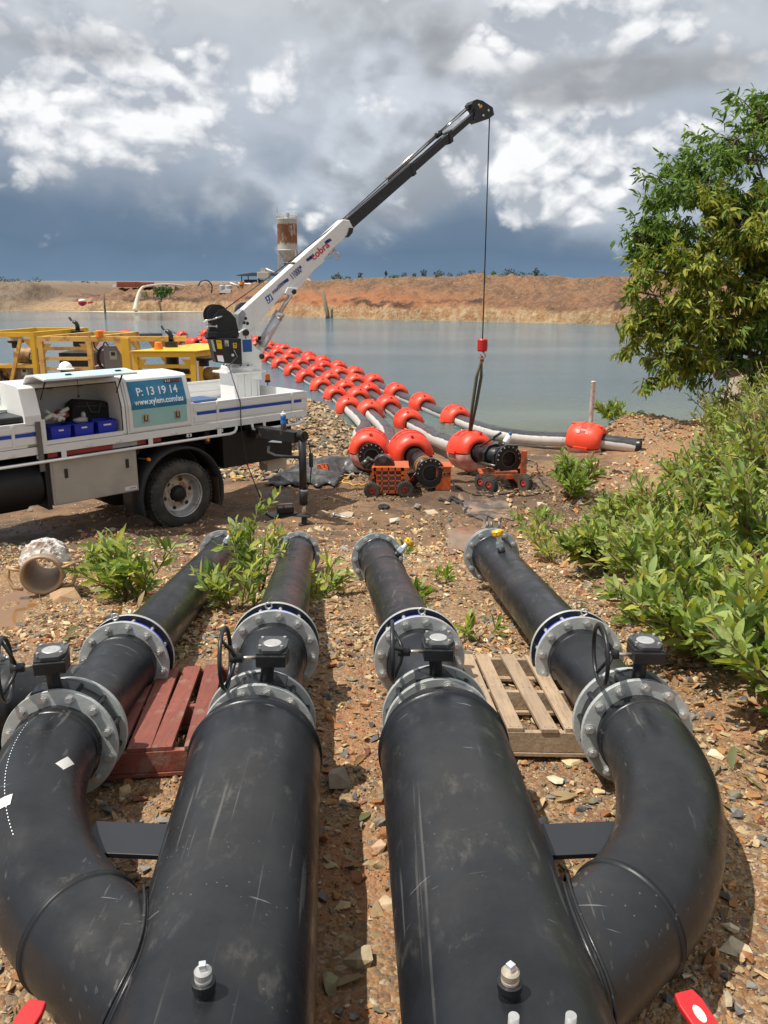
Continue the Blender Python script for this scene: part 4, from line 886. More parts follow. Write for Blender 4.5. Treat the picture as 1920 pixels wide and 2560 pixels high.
def side_board(s0, s1, m0, out, hinge=True, stripe=True):
    mb = TB(); f = -1 if out else 1
    mb.bb((s0, m0, 1.425), (s1, m0+.028, 1.71)); mb.bb((s0, m0-.006, 1.685), (s1, m0+.034, 1.712))
    mb.prism([(s0, m0, 1.60), (s0, m0-.010*1, 1.606), (s0, m0-.010, 1.668), (s0, m0, 1.675)], (s1-s0, 0, 0)); mb.prism([(s0, m0, 1.455), (s0, m0-.010, 1.46), (s0, m0-.010, 1.54), (s0, m0, 1.546)], (s1-s0, 0, 0))
    o = mb.build('side_board', M_WHT, truck)
    if stripe:
        for a_, b_ in stripe: TB().bb((a_, m0-.0045, 1.552), (b_, m0-.002, 1.594)).build('stripe', M_STR, o)
    return o
sb = side_board(.24, 2.20, 0, True, stripe=[(.29, .60), (.64, 1.93), (1.965, 2.13)])
for s_ in (.62, 1.95): TB().bb((s_-.016, -.022, 1.43), (s_+.016, 0, 1.70)).build('board_strap', M_WHT, sb)
sb2 = side_board(FR, -1.90, 0, True, stripe=[(FR, -2.21), (-2.165, -1.92)])
for s_ in (-2.19, -3.2): TB().bb((s_-.016, -.022, 1.43), (s_+.016, 0, 1.70)).build('board_strap', M_WHT, sb2)
side_board(FR, 2.20, 2.2, False, stripe=None)
tg = TB().bb((2.185, 0.03, 1.425), (2.213, 2.2, 1.71)).build('tailgate', M_WHT, truck); 
tb('corner_post', M_WHT, (.19, -.008, 1.42), (.235, .05, 1.72)); tb('corner_post', M_WHT, (2.2, -.006, 1.42), (2.235, .04, 1.70)); tb('corner_post', M_WHT, (-1.89, -.01, 1.42), (-1.80, .05, 1.735))
for s_ in (.60, 1.95, -.1, -1.3, -2.25, -.9):
    lt = TB().bb((s_-.02, -.035, 1.345), (s_+.05, -.012, 1.358)); lt.bb((s_+.03, -.035, 1.34), (s_+.048, -.012, 1.38)); lt.build('board_latch', M_WHT, truck)
# blue tow strap over the side near the toolbox
TB().bb((-1.93, -.03, 1.12), (-1.865, -.024, 1.72)).build('ratchet_strap', mat('grey_webbing', (.13, .12, .105), .8, 0, .2, 30), truck)
# underrun rail
mb = TB(); mb.tube([(FR, -.03, 1.235), (.80, -.03, 1.235), (.87, -.03, 1.25), (.90, -.03, 1.285), (.91, -.03, 1.33)], .019, 12)
for s_ in (-3.1, -1.62, -.45, .62): mb.bb((s_-.03, -.036, 1.24), (s_+.03, -.018, 1.33))
mb.build('side_rail', M_WHT, truck)
mb = TB(); mb.tube([(1.18, -.03, 1.33), (1.19, -.03, 1.26), (1.26, -.03, 1.235), (2.02, -.03, 1.235), (2.12, -.03, 1.26), (2.14, -.03, 1.33)], .019, 12); mb.bb((1.38, -.036, 1.24), (1.42, -.018, 1.33)); mb.build('side_rail', M_WHT, truck)
for a_, b_, q in ((-1.80, -1.68, 1), (-1.58, -.96, 1), (-.96, -.62, 0), (-.62, -.49, 1), (-.40, -.27, 1)):
    tb('reflector_tape', mat('red_reflector', (.30, .03, .03), .35) if q else mat('grey_reflector', (.33, .33, .34), .35), (a_, .018, 1.262), (b_, .024, 1.322))
for s_ in (-1.9, .15, .66, 2.07): 
    mb = TB(); mb.bb((s_-.035, -.006, 1.272), (s_+.035, .02, 1.315)); o = mb.build('marker_bracket', M_WHT, truck); TB().lathe([(0, .008), (.014, .006), (.014, 0)], (s_, -.006, 1.293), (0, -1, 0), 12).build('marker_lamp', M_TXTK, o)
# chassis
mb = TB(); mb.bb((FR, .70, .86), (2.05, .78, 1.12)); mb.bb((FR, 1.45, .86), (2.05, 1.53, 1.12))
for s_ in (-3.6, -2.6, -1.6, -.6, .5, 1.2, 1.9): mb.bb((s_-.04, .1, 1.12), (s_+.04, 2.15, 1.325)); mb.bb((s_-.03, .7, .9), (s_+.03, 1.5, 1.1))
mb.bb((-.12, .25, .36), (.12, 2.0, .60)); mb.bb((-.64, .56, .60), (.76, .62, 1.32)); mb.bb((.75, .10, .72), (2.0, .9, 1.22)); mb.bb((-3.9, .62, .6), (-1.9, 1.6, 1.2)); mb.bb((-1.9, .60, .7), (-.65, 1.5, 1.15))  # axle, then dark boxes standing in for the shaded void under the tray
mb.build('chassis_and_void_fill', M_BLKT, truck)
mb = TB(); mb.lathe([(0, 0), (.26, 0), (.28, .03), (.28, 1.55), (.26, 1.58), (0, 1.58)], (-3.45, .30, .93), (1, 0, 0), 32, True); mb.build('air_tank', M_BLKT, truck)
mb = TB(); mb.lathe([(0, 0), (.12, 0), (.12, .5), (0, .5)], (-2.5, .35, .72), (1, 0, 0), 20); mb.bb((-1.85, .04, .62), (-1.80, .5, 1.25)); mb.build('tank_bracket', M_BLKT, truck)
# stainless under-tray toolbox
ub = tb('under_tray_box', M_SS, (-1.785, .02, .66), (-.645, .56, 1.215), bevel=.004)
TB().bb((-1.76, .014, .675), (-.665, .019, 1.20)).build('box_door', M_SS, ub)
for s_ in (-1.60, -.785):
    q = TB().bb((s_-.022, .004, .985), (s_+.022, .015, 1.10)).build('door_latch', M_TXTK, ub, bevel=.004)
TB().bb((-.845, .008, .685), (-.675, .014, .735)).build('maker_label', mat('label_white', (.7, .7, .7), .4), ub)
lettering('CRANES', 'label_text', M_TXTB, ub, TP(-.74, .007, .71), SD, UP, .024)
# toolboxes on the tray
X0 = [(0, 1.425), (0, 1.79), (.10, 2.10), (.14, 2.125), (.68, 2.145), (.68, 1.425)]
def prof(s0, s1, P, mb=None): mb = mb or TB(); return mb.prism([(s0, m, h) for m, h in P], (s1-s0, 0, 0))
rb_ = prof(-.745, .215, X0).build('toolbox', M_WHT, truck, bevel=.006)
def face_panel(s0, s1, h0, h1, off, m, name, par):
    def P(h): return (-off) if h <= 1.79 else (h-1.79)*(.10/.31)-off
    hs = [h0]+([1.79] if h0 < 1.79 < h1 else [])+[h1]; mb = TB(); vs = []
    for h in hs:
        for s_ in (s0, s1): vs += [(s_, P(h), h), (s_, P(h)+.006, h)]
    fs = []
    for i in range(len(hs)-1):
        k = i*4; fs += [(k, k+2, k+6, k+4), (k+1, k+5, k+7, k+3), (k, k+4, k+5, k+1), (k+2, k+3, k+7, k+6)]
    k = (len(hs)-1)*4; fs += [(0, 1, 3, 2), (k, k+2, k+3, k+1)]
    return mb.add(vs, fs).build(name, m, par)
ld = face_panel(-.715, .185, 1.445, 2.085, .012, M_WHT, 'toolbox_lid', truck)
face_panel(-.665, .13, 1.495, 1.722, .016, M_AQUA, 'pale_panel', ld); face_panel(-.675, .135, 1.722, 2.075, .016, M_TEAL, 'printed_panel', ld)
nrm = Vector((c45, -c45, 0)); slant = (MD*.10+UP*.31).normalized()
def onface(s_, h, off=.020):
    mm = 0 if h <= 1.79 else (h-1.79)*(.10/.31); return TP(s_, mm-off, h)
lettering('P: 13 19 14', 'phone_number', M_TXTW, ld, onface(-.27, 1.935), SD, slant, .150, stretch=.88)
lettering('www.xylem.com/au', 'web_address', M_TXTW, ld, onface(-.27, 1.812), SD, slant, .112, stretch=.80)
TB().add([(-.14, .058, 2.025), (.085, .058, 2.025), (.085, .082, 2.068), (-.14, .082, 2.068)], [(0, 1, 2, 3)]).xf
pk = TB(); pk.prism([(-.14, .075-.021, 2.022), (.085, .075-.021, 2.022), (.085, .0885-.021, 2.066), (-.14, .0885-.021, 2.066)], (0, .003, 0)); pk.build('number_plate', M_TXTK, ld)
lettering('1-11', 'plate_text', M_TXTW, ld, onface(-.092, 2.044, .027), SD, slant, .045)
lettering('TOOLS', 'plate_text', mat('faded_red_lettering', (.40, .06, .05), .5), ld, onface(.018, 2.044, .027), SD, slant, .042)
for s_ in (-.49, -.02):
    q = TB().bb((s_-.045, -.026, 1.545), (s_+.045, -.018, 1.655)).build('lid_latch', M_CHR, ld, bevel=.002)
    TB().bb((s_-.030, -.030, 1.56), (s_+.030, -.026, 1.64)).build('latch_pocket', mat('brassy_dark', (.10, .085, .06), .4, .4), q); TB().bb((s_-.012, -.034, 1.58), (s_+.012, -.03, 1.66)).build('latch_tongue', M_CHR, q)
# open toolbox: shell with a real cavity
ob = TB(); ob.bb((-2.03, .66, 1.425), (-.76, .68, 2.14)); ob.bb((-2.03, .0, 1.425), (-.76, .66, 1.44)); prof(-2.03, -1.835, X0, ob); prof(-.80, -.76, X0, ob); ob.prism([(-1.835, .10, 2.10), (-1.835, .14, 2.125), (-1.835, .68, 2.145), (-1.835, .68, 2.12), (-1.835, .12, 2.08)], (1.035, 0, 0)); ob.bb((-1.835, -.004, 1.425), (-.80, .02, 1.475))
obx = ob.build('toolbox', M_WHT, truck)
TB().bb((-1.83, .655, 1.44), (-.805, .659, 2.10)).build('inner_liner', M_WIN, obx)
mb = TB(); mb.tube([(-1.832, .012, 1.48), (-1.832, .012, 1.79), (-1.832, .11, 2.085), (-.803, .11, 2.085), (-.803, .012, 1.79), (-.803, .012, 1.48)], .008, 6); mb.build('door_seal', M_RUB, obx)
LP = [(.30, 2.145), (.17, 2.245), (-.05, 2.268), (-.34, 2.238), (-.34, 2.215), (-.05, 2.243), (.16, 2.22), (.28, 2.13)]
ol = prof(-1.90, -.73, LP).build('open_lid', M_WHT, truck, bevel=.002)
prof(-1.87, -.76, [(.165, 2.2485), (-.05, 2.2715), (-.325, 2.2430), (-.325, 2.2395), (-.05, 2.2685), (.165, 2.2455)]).build('lid_print', M_SKYP, ol)
for s_ in (-1.55, -.92):
    q = TB().bb((s_-.05, -.25, 2.25), (s_+.05, -.17, 2.258)).build('lid_latch', M_CHR, ol); TB().bb((s_-.03, -.235, 2.257), (s_+.03, -.19, 2.27)).build('latch_pocket', M_TXTK, q)
for s_ in (-1.80, -.83):
    TB().tube([(s_, .05, 1.96), (s_, -.05, 2.09)], .007, 8).tube([(s_, -.05, 2.09), (s_, -.17, 2.235)], .011, 8).build('gas_strut', M_TXTK, truck)
TB().tube([(-1.33, .05, 2.24), (-1.33, .04, 2.12), (-1.33, .05, 1.98)], .004, 5).ball((-1.33, .05, 1.96), .018, 8, 5).build('pull_cord', M_TXTK, truck)
for s_ in (-1.62, -1.42, -1.02): TB().bb((s_-.04, .640, 2.0), (s_+.04, .654, 2.015)).build('coat_hook', mat('dull_brass', (.22, .19, .13), .5, .4), truck)
# contents
def crate(s_, label, tag_w):
    g = TP(s_, .19, 1.441); r_ = thing('storage_crate', label, 'crate', g, 'blue crates in the open toolbox')
    w_, d_, h_ = .125, .13, .175
    mb = TB(); mb.add([(s_+x*w_*k, .19+y*d_*k, 1.442+z) for z, k in ((0, .9), (h_, 1), (h_, .93), (.012, .84)) for x, y in ((-1, -1), (1, -1), (1, 1), (-1, 1))],
        [(0, 3, 2, 1)]+[(a, (a+1) % 4, 4+(a+1) % 4, 4+a) for a in range(4)]+[(4+a, 4+(a+1) % 4, 8+(a+1) % 4, 8+a) for a in range(4)]+[(8+a, 8+(a+1) % 4, 12+(a+1) % 4, 12+a) for a in range(4)]+[(12, 13, 14, 15)])
    b_ = mb.build('crate_body', M_CRATE, r_)
    mb = TB(); mb.tube([(s_+x*w_*1.02, .19+y*d_*1.02, 1.442+h_) for x, y in ((-1, -1), (1, -1), (1, 1), (-1, 1), (-1, -1))], .008, 6); mb.build('crate_rim', M_CRATE, r_)
    TB().bb((s_-tag_w, .19-d_-.004, 1.56), (s_+tag_w, .19-d_+.004, 1.578)).build('paper_tag', mat('label_white', (.7, .7, .7), .4), r_)
    return r_
crate(-1.585, 'left of the three blue crates in the toolbox, white tubes piled on it', .03)
crate(-1.29, 'middle blue crate in the toolbox with a crumpled grey rag on top', .035)
crate(-.985, 'right of the three blue crates in the toolbox, below the black bag', .05)
bgm = MB(TM); 
bag = thing('tool_bag', 'long black fabric tool bag lying behind the blue crates', 'bag', TP(-1.0, .45, 1.45))
TB().prism([(-1.26, .36, 1.45), (-.74, .36, 1.45), (-.71, .36, 1.72), (-.76, .36, 1.80), (-1.05, .36, 1.845), (-1.18, .36, 1.86), (-1.27, .36, 1.81), (-1.31, .36, 1.62)], (0, .26, 0)).build('bag_body', M_BAG, bag, bevel=.03)
TB().tube([(-1.22, .355, 1.79), (-1.0, .35, 1.78), (-.78, .355, 1.74)], .006, 6).tube([(-1.1, .35, 1.84), (-1.05, .34, 1.70), (-.95, .34, 1.69), (-.9, .35, 1.82)], .010, 6).build('bag_zip', mat('dark_grey_trim', (.07, .07, .07), .6), bag)
rg = TB(); rg.ball((-1.27, .18, 1.645), (.085, .07, .035), 14, 8, jit=.22); rg.ball((-1.22, .2, 1.70), (.03, .03, .04), 8, 6, jit=.25); tag(rg.build('rag', M_CLOTH), 'crumpled grey rag on the middle blue crate', 'rag')
mb = TB()
for k in range(9):
    a_ = random.uniform(0, 3); c_ = Vector((-1.68+.025*k+random.uniform(-.03, .03), .18+random.uniform(-.08, .08), 1.66+random.uniform(0, .12))); d_ = Vector((math.cos(a_), math.sin(a_)*.4, .4))*.06; mb.tube([c_-d_, c_, c_+d_], [.02, .027, .022], 10)
tag(mb.build('hose_fittings', mat('dusty_white_plastic', (.58, .56, .52), .5, 0, .15, 20)), 'heap of white plastic hose fittings on the left blue crate', 'fittings')
hm = TB(); hm.ball((-1.45, .33, 1.70), (.10, .09, .085), 16, 8, math.pi*.55); tag(hm.build('red_helmet', mat('dull_red', (.25, .05, .035), .5)), 'dull red round hat lying in the open toolbox beside the black bag', 'hat')
# hard hat behind the lid
hp = TP(-1.20, .62, 2.15); hh_ = thing('hard_hat', 'white hard hat showing above the open toolbox lid', 'hard hat', hp)
MB().ball(hp+Vector((0, 0, .10)), (.082, .092, .085), 20, 8, math.pi*.5).build('hat_shell', M_TXTW, hh_); MB().lathe([(.08, .10), (.105, .092), (.105, .097), (.08, .105)], hp, (0, 0, 1), 24).build('hat_brim', M_TXTW, hh_)
# things riding on the tray
cs = thing('carry_case', 'black plastic case lying on the tray ahead of the toolbox', 'case', TP(-2.6, .35, 1.7))
TB().bb((-3.1, .06, 1.41), (-1.95, .55, 1.70)).build('case_body', M_BLK, cs, bevel=.02); TB().bb((-3.1, .05, 1.715), (-1.93, .56, 1.79)).build('case_lid', M_BLK, cs, bevel=.02)
bd = TB(); bd.prism([(-3.5, .7, 1.80), (-1.98, .5, 1.80), (-1.98, .8, 1.83), (-3.5, 1.0, 1.84)], (0, 0, .02)); tag(bd.build('painted_board', mat('pale_green_board', (.45, .50, .42), .6)), 'pale green board laid flat across the front of the tray', 'board')
TB_ = TB(); TB_.tube([(-2.0, 1.0, 1.42), (-2.0, 1.0, 1.95), (-2.05, 1.1, 2.1), (-2.3, 1.3, 2.12)], .025, 10); TB_.tube([(-3.3, .9, 2.2), (-2.1, .62, 1.85)], .02, 8); tag(TB_.build('hose_rack', mat('dusty_grey_pipe', (.42, .39, .34), .6)), 'bent grey pipe standing up from the tray at the left edge', 'pipe')
bxx = thing('blue_box', 'flat blue metal box on the tray beside the crane pedestal', 'box', TP(.95, 1.2, 1.41)); TB().bb((.72, .95, 1.41), (1.25, 1.35, 1.57)).build('box_body', mat('dusty_navy_box', (.04, .10, .22), .5, 0, .2, 10), bxx, bevel=.006); TB().bb((.71, .94, 1.575), (1.26, 1.36, 1.60)).build('box_lid', mat('dusty_navy_box', (.04, .10, .22), .5), bxx)
pb = TB(); pb.ball((.42, .30, 1.55), (.15, .14, .13), 14, 9, jit=.16, smooth=False); pbo = pb.build('plastic_bag', mat('translucent_red_bag', (.72, .45, .45), .25, 0, .3, 14, .6, 18, stain=(.6, .08, .08), sfac=.9, sscale=7, slo=.5, shi=.6)); tag(pbo, 'red and clear plastic bag slumped against the toolbox end', 'bag')
# wheels
def wheel(s_, m0, sgn, parts=True):
    """outer face at m0, tyre runs in direction sgn along m"""
    d = TM.to_3x3() @ Vector((0, sgn, 0)); c_ = TP(s_, m0, .475)
    ty = MB().lathe([(.285, .03), (.30, .012), (.36, .0), (.43, .012), (.462, .035), (.472, .06), (.475, .09), (.475, .17), (.472, .20), (.46, .23), (.42, .255), (.30, .25), (.285, .22), (.285, .03)], c_, d, 72, True).build('tyre', M_TYRE, truck)
    if parts:
        tr = MB(); a, dd, b2 = frame_of(d)
        for k in range(46):
            for q in (0, 1, 2):
                t_ = 2*math.pi*(k+.33*q)/46; rr = a*math.cos(t_)+b2*math.sin(t_); tg_ = b2*math.cos(t_)-a*math.sin(t_)
                tr.box(c_+rr*.473+d*(.055+.08*q), (.046, .060, .02), Matrix((tg_, d, rr)).transposed())
        o = tr.build('tread_blocks', M_TYRE, ty); o['kind'] = 'stuff'
    rm = MB().lathe([(.288, .028), (.298, .008), (.306, .004), (.300, .020), (.282, .035), (.272, .06), (.262, .10), (.250, .135), (.235, .150), (.19, .158), (.145, .150), (.12, .150)], c_, d, 64, True)
    ro = rm.build('rim', M_RIM, truck); a, dd, b2 = frame_of(d)
    for k in range(6):
        t_ = 2*math.pi*(k+.2)/6; q = c_+(a*math.cos(t_)+b2*math.sin(t_))*.205
        MB().lathe([(0, .1515), (.030, .1515), (.030, .156)], q, d, 16).build('hand_hole', M_TXTK, ro)
    for k in range(8):
        t_ = 2*math.pi*(k+.5)/8; q = c_+(a*math.cos(t_)+b2*math.sin(t_))*.148; MB().cyl(q+d*.118, q+d*.152, .013, 6).build('wheel_nut', M_RIM, ro)
    MB().lathe([(.115, .155), (.108, .10), (.09, .07), (.06, .055), (0, .05)], c_, d, 32, True).build('hub', M_BLKT, truck)
wheel(0, 0.0, 1)
MB(TM).lathe([(.285, 0), (.43, .01), (.475, .06), (.475, .2), (.43, .24), (.285, .25)], (0, .30, .475), (0, 1, 0), 48, True).build('tyre', M_TYRE, truck)
for m_ in (1.72, 2.0): MB(TM).lathe([(.0, 0), (.285, 0), (.43, .01), (.475, .06), (.475, .2), (.43, .24), (.285, .25), (0, .25)], (0, m_, .475), (0, 1, 0), 48, True).build('tyre', M_TYRE, truck)
# mudguard
mb = TB(); n = 26; vs = []; 
for i in range(n+1):
    a_ = R(196)-(R(196)-R(-22))*i/n; r0 = .60+.03*max(0, math.cos(a_)); 
    for r_, m_ in ((r0, .0), (r0+.035, .0), (r0+.035, .50), (r0+.02, .50)): vs.append((r_*math.cos(a_), m_, .475+r_*math.sin(a_)*1.06))
mb.add(vs, [(i*4+k, i*4+(k+1) % 4, i*4+4+(k+1) % 4, i*4+4+k) for i in range(n) for k in range(4)], True); mb.build('mudguard', mat('matt_black_plastic', (.02, .021, .023), .55, 0, .2, 8), truck)
tb('mud_flap', mat('brown_dusty_rubber', (.07, .04, .025), .8, 0, .2), (.585, .02, .26), (.60, .5, .62))
for s_, h_ in ((-.50, 1.06), (.42, 1.20)):
    o = TB().tube([(s_-.12, .06, h_+.02), (s_, -.02, h_)], .012, 8).build('lamp_arm', M_TXTK, truck); TB().lathe([(0, .035), (.02, .033), (.024, 0)], (s_, -.02, h_), (0, -1, 0), 14).build('amber_lamp', M_AMB, o)
# outrigger
og = G(*TP(1.3, -.98, 0).xy)-TW.z
mb = TB(); mb.prism([(1.22, .60, 1.09), (1.22, -.93, 1.165), (1.22, -.93, 1.315), (1.22, .60, 1.265)], (.15, 0, 0)); mb.build('outrigger_beam', mat('chipped_black_paint', (.018, .018, .019), .45, 0, .2, 10, .2, 40, stain=(.20, .15, .10), sfac=.7, sscale=7, slo=.54, shi=.64), truck, bevel=.006)
mb = TB(); mb.cyl((1.29, -1.02, 1.30), (1.29, -1.02, .40), .052, 24); mb.cyl((1.29, -1.02, .52), (1.29, -1.02, .30), .060, 24); mb.lathe([(0, 0), (.07, 0), (.07, .1), (0, .1)], (1.29, -1.08, 1.27), (0, 1, 0), 20); mb.lathe([(0, 0), (.03, 0), (.03, .03), (0, .03)], (1.29, -1.095, 1.27), (0, 1, 0), 12); mb.build('outrigger_cylinder', M_BLK, truck)
TB().lathe([(.061, .49), (.063, .495), (.063, .51), (.061, .515)], (1.29, -1.02, 0), (0, 0, 1), 24).build('cylinder_band', M_CHR, truck)
TB().cyl((1.29, -1.02, .32), (1.29, -1.02, og+.09), .030, 20).build('outrigger_rod', M_STEM, truck)
TB().lathe([(0, .0), (.085, .0), (.085, .015), (.04, .02), (.038, .13), (.10, .135), (.10, .145), (0, .15)], (1.29, -1.02, og+.005), (0, 0, 1), 28).build('outrigger_foot', M_RUB, truck)
mb = TB(); mb.tube([(1.34, -.2, 1.02), (1.1, -.5, .99), (1.0, -.8, 1.0), (1.25, -1.0, .97)], .022, 10); mb.tube([(1.38, -1.05, 1.18), (1.40, -1.07, 1.0), (1.40, -1.07, .8), (1.39, -1.05, .6), (1.33, -1.04, .52)], .009, 8); mb.bb((1.38, -1.09, .82), (1.42, -1.05, 1.02)); mb.build('hydraulic_hose', M_RUB, truck)
# beige rear step/bracket under the beam
PB = [(1.25, 1.03), (1.25, .87), (1.66, .60), (2.03, .47), (2.05, .70), (1.56, .90), (1.50, 1.03)]
TB().prism([(a_, .30, b_) for a_, b_ in PB], (0, .02, 0)).build('rear_bracket', M_GUM, truck, bevel=.003)
TB().bb((1.66, .285, .50), (2.04, .50, .70)).build('rear_bumper', M_GUM, truck, bevel=.01)
TB().prism([(1.42, .25, .93), (1.98, .15, .88), (2.0, .25, .98), (1.46, .35, 1.06)], (0, .3, 0)).build('battery_box', M_BLK, truck, bevel=.01)
TB().prism([(1.55, .10, 1.0), (1.78, .06, .96), (1.80, .12, 1.06), (1.60, .14, 1.10)], (0, .01, 0)).build('foil_wrap', M_CHR, truck)
# crane
BO = Vector((-2.28, 13.16, 2.98)); bd_ = Vector((1.75-BO.x, 15-BO.y, 0)).normalized(); bn_ = Vector((bd_.y, -bd_.x, 0))
def bpt(u, v, off=.12): return onpl(u, v, BO+bn_*off, bn_)
q_ = lambda x, y: (480+x/3.95, 720+y/3.95); c2_ = lambda x, y: (500+x*.4822, 200+y*.4822)
def bpoly(name, m, pts, f, off, th, par=truck, bevel=.004):
    return MB().prism([bpt(*f(*p), off) for p in pts], -bn_*th).build(name, m, par, bevel)
tb('crane_pedestal', M_WHT, (1.62, .94, 1.40), (2.06, 1.38, 1.93))
for k in range(4): 
    s_ = 1.66+.12*k; tb('pedestal_rib', M_WHT, (s_-.008, .915, 1.42), (s_+.008, .938, 1.91)); tb('pedestal_rib', M_WHT, (2.062, .98+.11*k, 1.42), (2.085, .996+.11*k, 1.91))
tb('slew_plate', M_WHT, (1.54, .86, 1.935), (2.14, 1.46, 1.965), bevel=.003); 
MB().lathe([(.0, 1.94-.0), (.285, 1.965), (.285, 2.03), (.27, 2.05), (0, 2.05)], TP(1.84, 1.16, 0), (0, 0, 1), 40).build('slew_ring', M_WHT, truck)
for k in range(12):
    t_ = 2*math.pi*k/12; p = TP(1.84+.24*math.cos(t_), 1.16+.24*math.sin(t_), 0)+Vector((0, 0, 2.05)); MB().cyl(p, p+Vector((0, 0, .018)), .014, 6).build('ring_bolt', M_TXTK, truck)
bpoly('crane_column', M_WHT, [(380, 740), (383, 898), (690, 905), (690, 700), (715, 680), (700, 648), (648, 600), (604, 556), (590, 500), (565, 420), (532, 400), (490, 420), (470, 445), (440, 500), (400, 560)], q_, .20, .40, bevel=.01)
cc_ = bpt(*q_(430, 820), .205)
mb = MB().prism([bpt(*q_(*p), .203) for p in [(393, 790), (475, 790), (475, 870), (393, 870)]], -bn_*.006); mb.build('column_patch', mat('grey_white_patch', (.55, .55, .55), .4), truck)
for i in range(4): MB().prism([bpt(*q_(*p), .206) for p in [(428, 786+9*i), (445, 786+9*i), (445, 790+9*i), (428, 790+9*i)]], -bn_*.003).build('stencil_mark', M_TXTK, truck)
bpoly('column_label', mat('blue_label', (.02, .09, .30), .4, 0, .3, 60), [(497, 512), (588, 508), (594, 628), (505, 633)], q_, .203, .003, bevel=0)
bpoly('rust_run', mat('rust_run', (.30, .14, .06), .6), [(524, 460), (538, 460), (535, 505), (528, 508)], q_, .202, .002, bevel=0)
for p, r_ in (((530, 440), .068), ((690, 675), .055)):
    o = bpt(*q_(*p), .205); MB().lathe([(0, -.03), (r_*.55, -.03), (r_*.75, -.02), (r_*.8, .0)], o, -bn_, 24).build('pivot_pin', M_BLK, truck)
# boom
OUT = [(222, 1192), (742, 722), (775, 727), (796, 768), (760, 812), (692, 872), (505, 1092), (478, 1118), (438, 1104), (360, 1192), (268, 1300), (222, 1310), (203, 1270)]
bm1 = bpoly('boom_outer', M_WHT, OUT, c2_, .12, .24, bevel=.012)
bpoly('boom_end_plate', mat('grey_end_plate', (.30, .31, .33), .4), [(196, 1215), (222, 1190), (238, 1212), (215, 1300), (200, 1290)], c2_, .128, .256, bevel=.003)
for p in ((236, 1236), (228, 1258), (246, 1262)): 
    o = bpt(*c2_(*p), .122); MB().lathe([(0, -.006), (.022, -.006), (.026, 0)], o, -bn_, 16).build('boom_bolt', M_BLK, bm1)
bpoly('boom_seam', M_WHT, [(440, 1092), (640, 930), (648, 938), (500, 1060), (448, 1100)], c2_, .126, .006, bm1, .002)
bpoly('cylinder_lug', M_WHT, [(455, 1075), (508, 1078), (507, 1092), (480, 1120), (440, 1106)], c2_, .16, .32, bm1, .01)
o = bpt(*c2_(488, 1098), .165); MB().lathe([(0, -.02), (.032, -.02), (.040, 0)], o, -bn_, 20).build('pivot_pin', M_BLK, truck)
bpoly('boom_collar', M_BLK, [(775, 765), (796, 768), (792, 792), (772, 815), (752, 816), (765, 800)], c2_, .14, .28)
def seg(name, m, tops, bots, off, th, bev=.006): return bpoly(name, m, [tops[0], tops[1], bots[1], bots[0]], c2_, off, th, bevel=bev)
def lp(a, b, t): return (a[0]+(b[0]-a[0])*t, a[1]+(b[1]-a[1])*t)
tA, tB = (765, 715), (1432, 147); bA, bB = (795, 768), (1432, 207)
seg('boom_section', M_BLK, [lp(tA, tB, -.1), lp(tA, tB, .50)], [lp(bA, bB, -.1), lp(bA, bB, .50)], .095, .19)
tA2, bA2 = (lp(tA, tB, .0)[0]+3, lp(tA, tB, 0)[1]+4), (795-4, 768-5)
seg('boom_section', M_BLK, [lp((769, 720), (1434, 151), .3), lp((769, 720), (1434, 151), .80)], [lp((790, 763), (1430, 202), .3), lp((790, 763), (1430, 202), .80)], .082, .164)
seg('boom_section', M_BLK, [lp((772, 724), (1434, 155), .5), lp((772, 724), (1434, 155), 1)], [lp((787, 758), (1430, 197), .5), lp((787, 758), (1430, 197), 1)], .07, .14)
for f_ in (.50, .80):
    a_ = lp(tA, tB, f_-.012); b_ = lp(tA, tB, f_+.012); c_ = lp(bA, bB, f_+.012); d_ = lp(bA, bB, f_-.012)
    bpoly('section_collar', M_BLK, [a_, b_, (c_[0]+3, c_[1]+5), (d_[0]+3, d_[1]+5)], c2_, .105, .21, bevel=.002)
bpoly('boom_head', M_BLK, [(1405, 125), (1418, 106), (1437, 99), (1466, 106), (1519, 141), (1526, 180), (1500, 200), (1440, 221), (1424, 206), (1430, 160)], c2_, .11, .22, bevel=.006)
bpoly('head_label', M_YCAP, [(1446, 132), (1462, 127), (1464, 140), (1450, 147)], c2_, .113, .003, bevel=0)
for p in ((1468, 184), (1495, 158), (1445, 130)): o = bpt(*c2_(*p), .112); MB().lathe([(0, -.015), (.018, -.012), (.022, 0)], o, -bn_, 12).build('sheave_pin', M_CHR, truck)
def btube(name, m, a_, b_, r_, off=.0, seg_=16): return MB().cyl(bpt(*c2_(*a_), off), bpt(*c2_(*b_), off), r_, seg_).build(name, m, truck)
btube('extension_cylinder', M_CHR, (968, 514), (1228, 285), .036, -.02); btube('extension_rod', M_CHR, (1225, 287), (1400, 140), .016, -.02)
btube('extension_ram_end', M_BLK, (1222, 292), (1250, 272), .045, -.02); btube('extension_ram_end', M_BLK, (1385, 150), (1412, 130), .04, -.02)
btube('hydraulic_line', M_BLK, (1090, 440), (1250, 300), .012, .05, 8); btube('hydraulic_line', M_BLK, (600, 850), (960, 540), .010, -.02, 8)
btube('lift_cylinder', mat('silver_cylinder', (.55, .55, .58), .3, .3, .06), (318, 1378), (410, 1213), .082, .0, 28); btube('lift_rod', M_CHR, (405, 1222), (478, 1100), .036, 0, 20)
btube('cylinder_gland', M_CHR, (398, 1236), (414, 1206), .088, .0, 28)
btube('cylinder_foot', M_WHT, (300, 1412), (322, 1372), .07, .0, 20)
mb = MB(); o = bpt(*c2_(300, 1350), .12); 
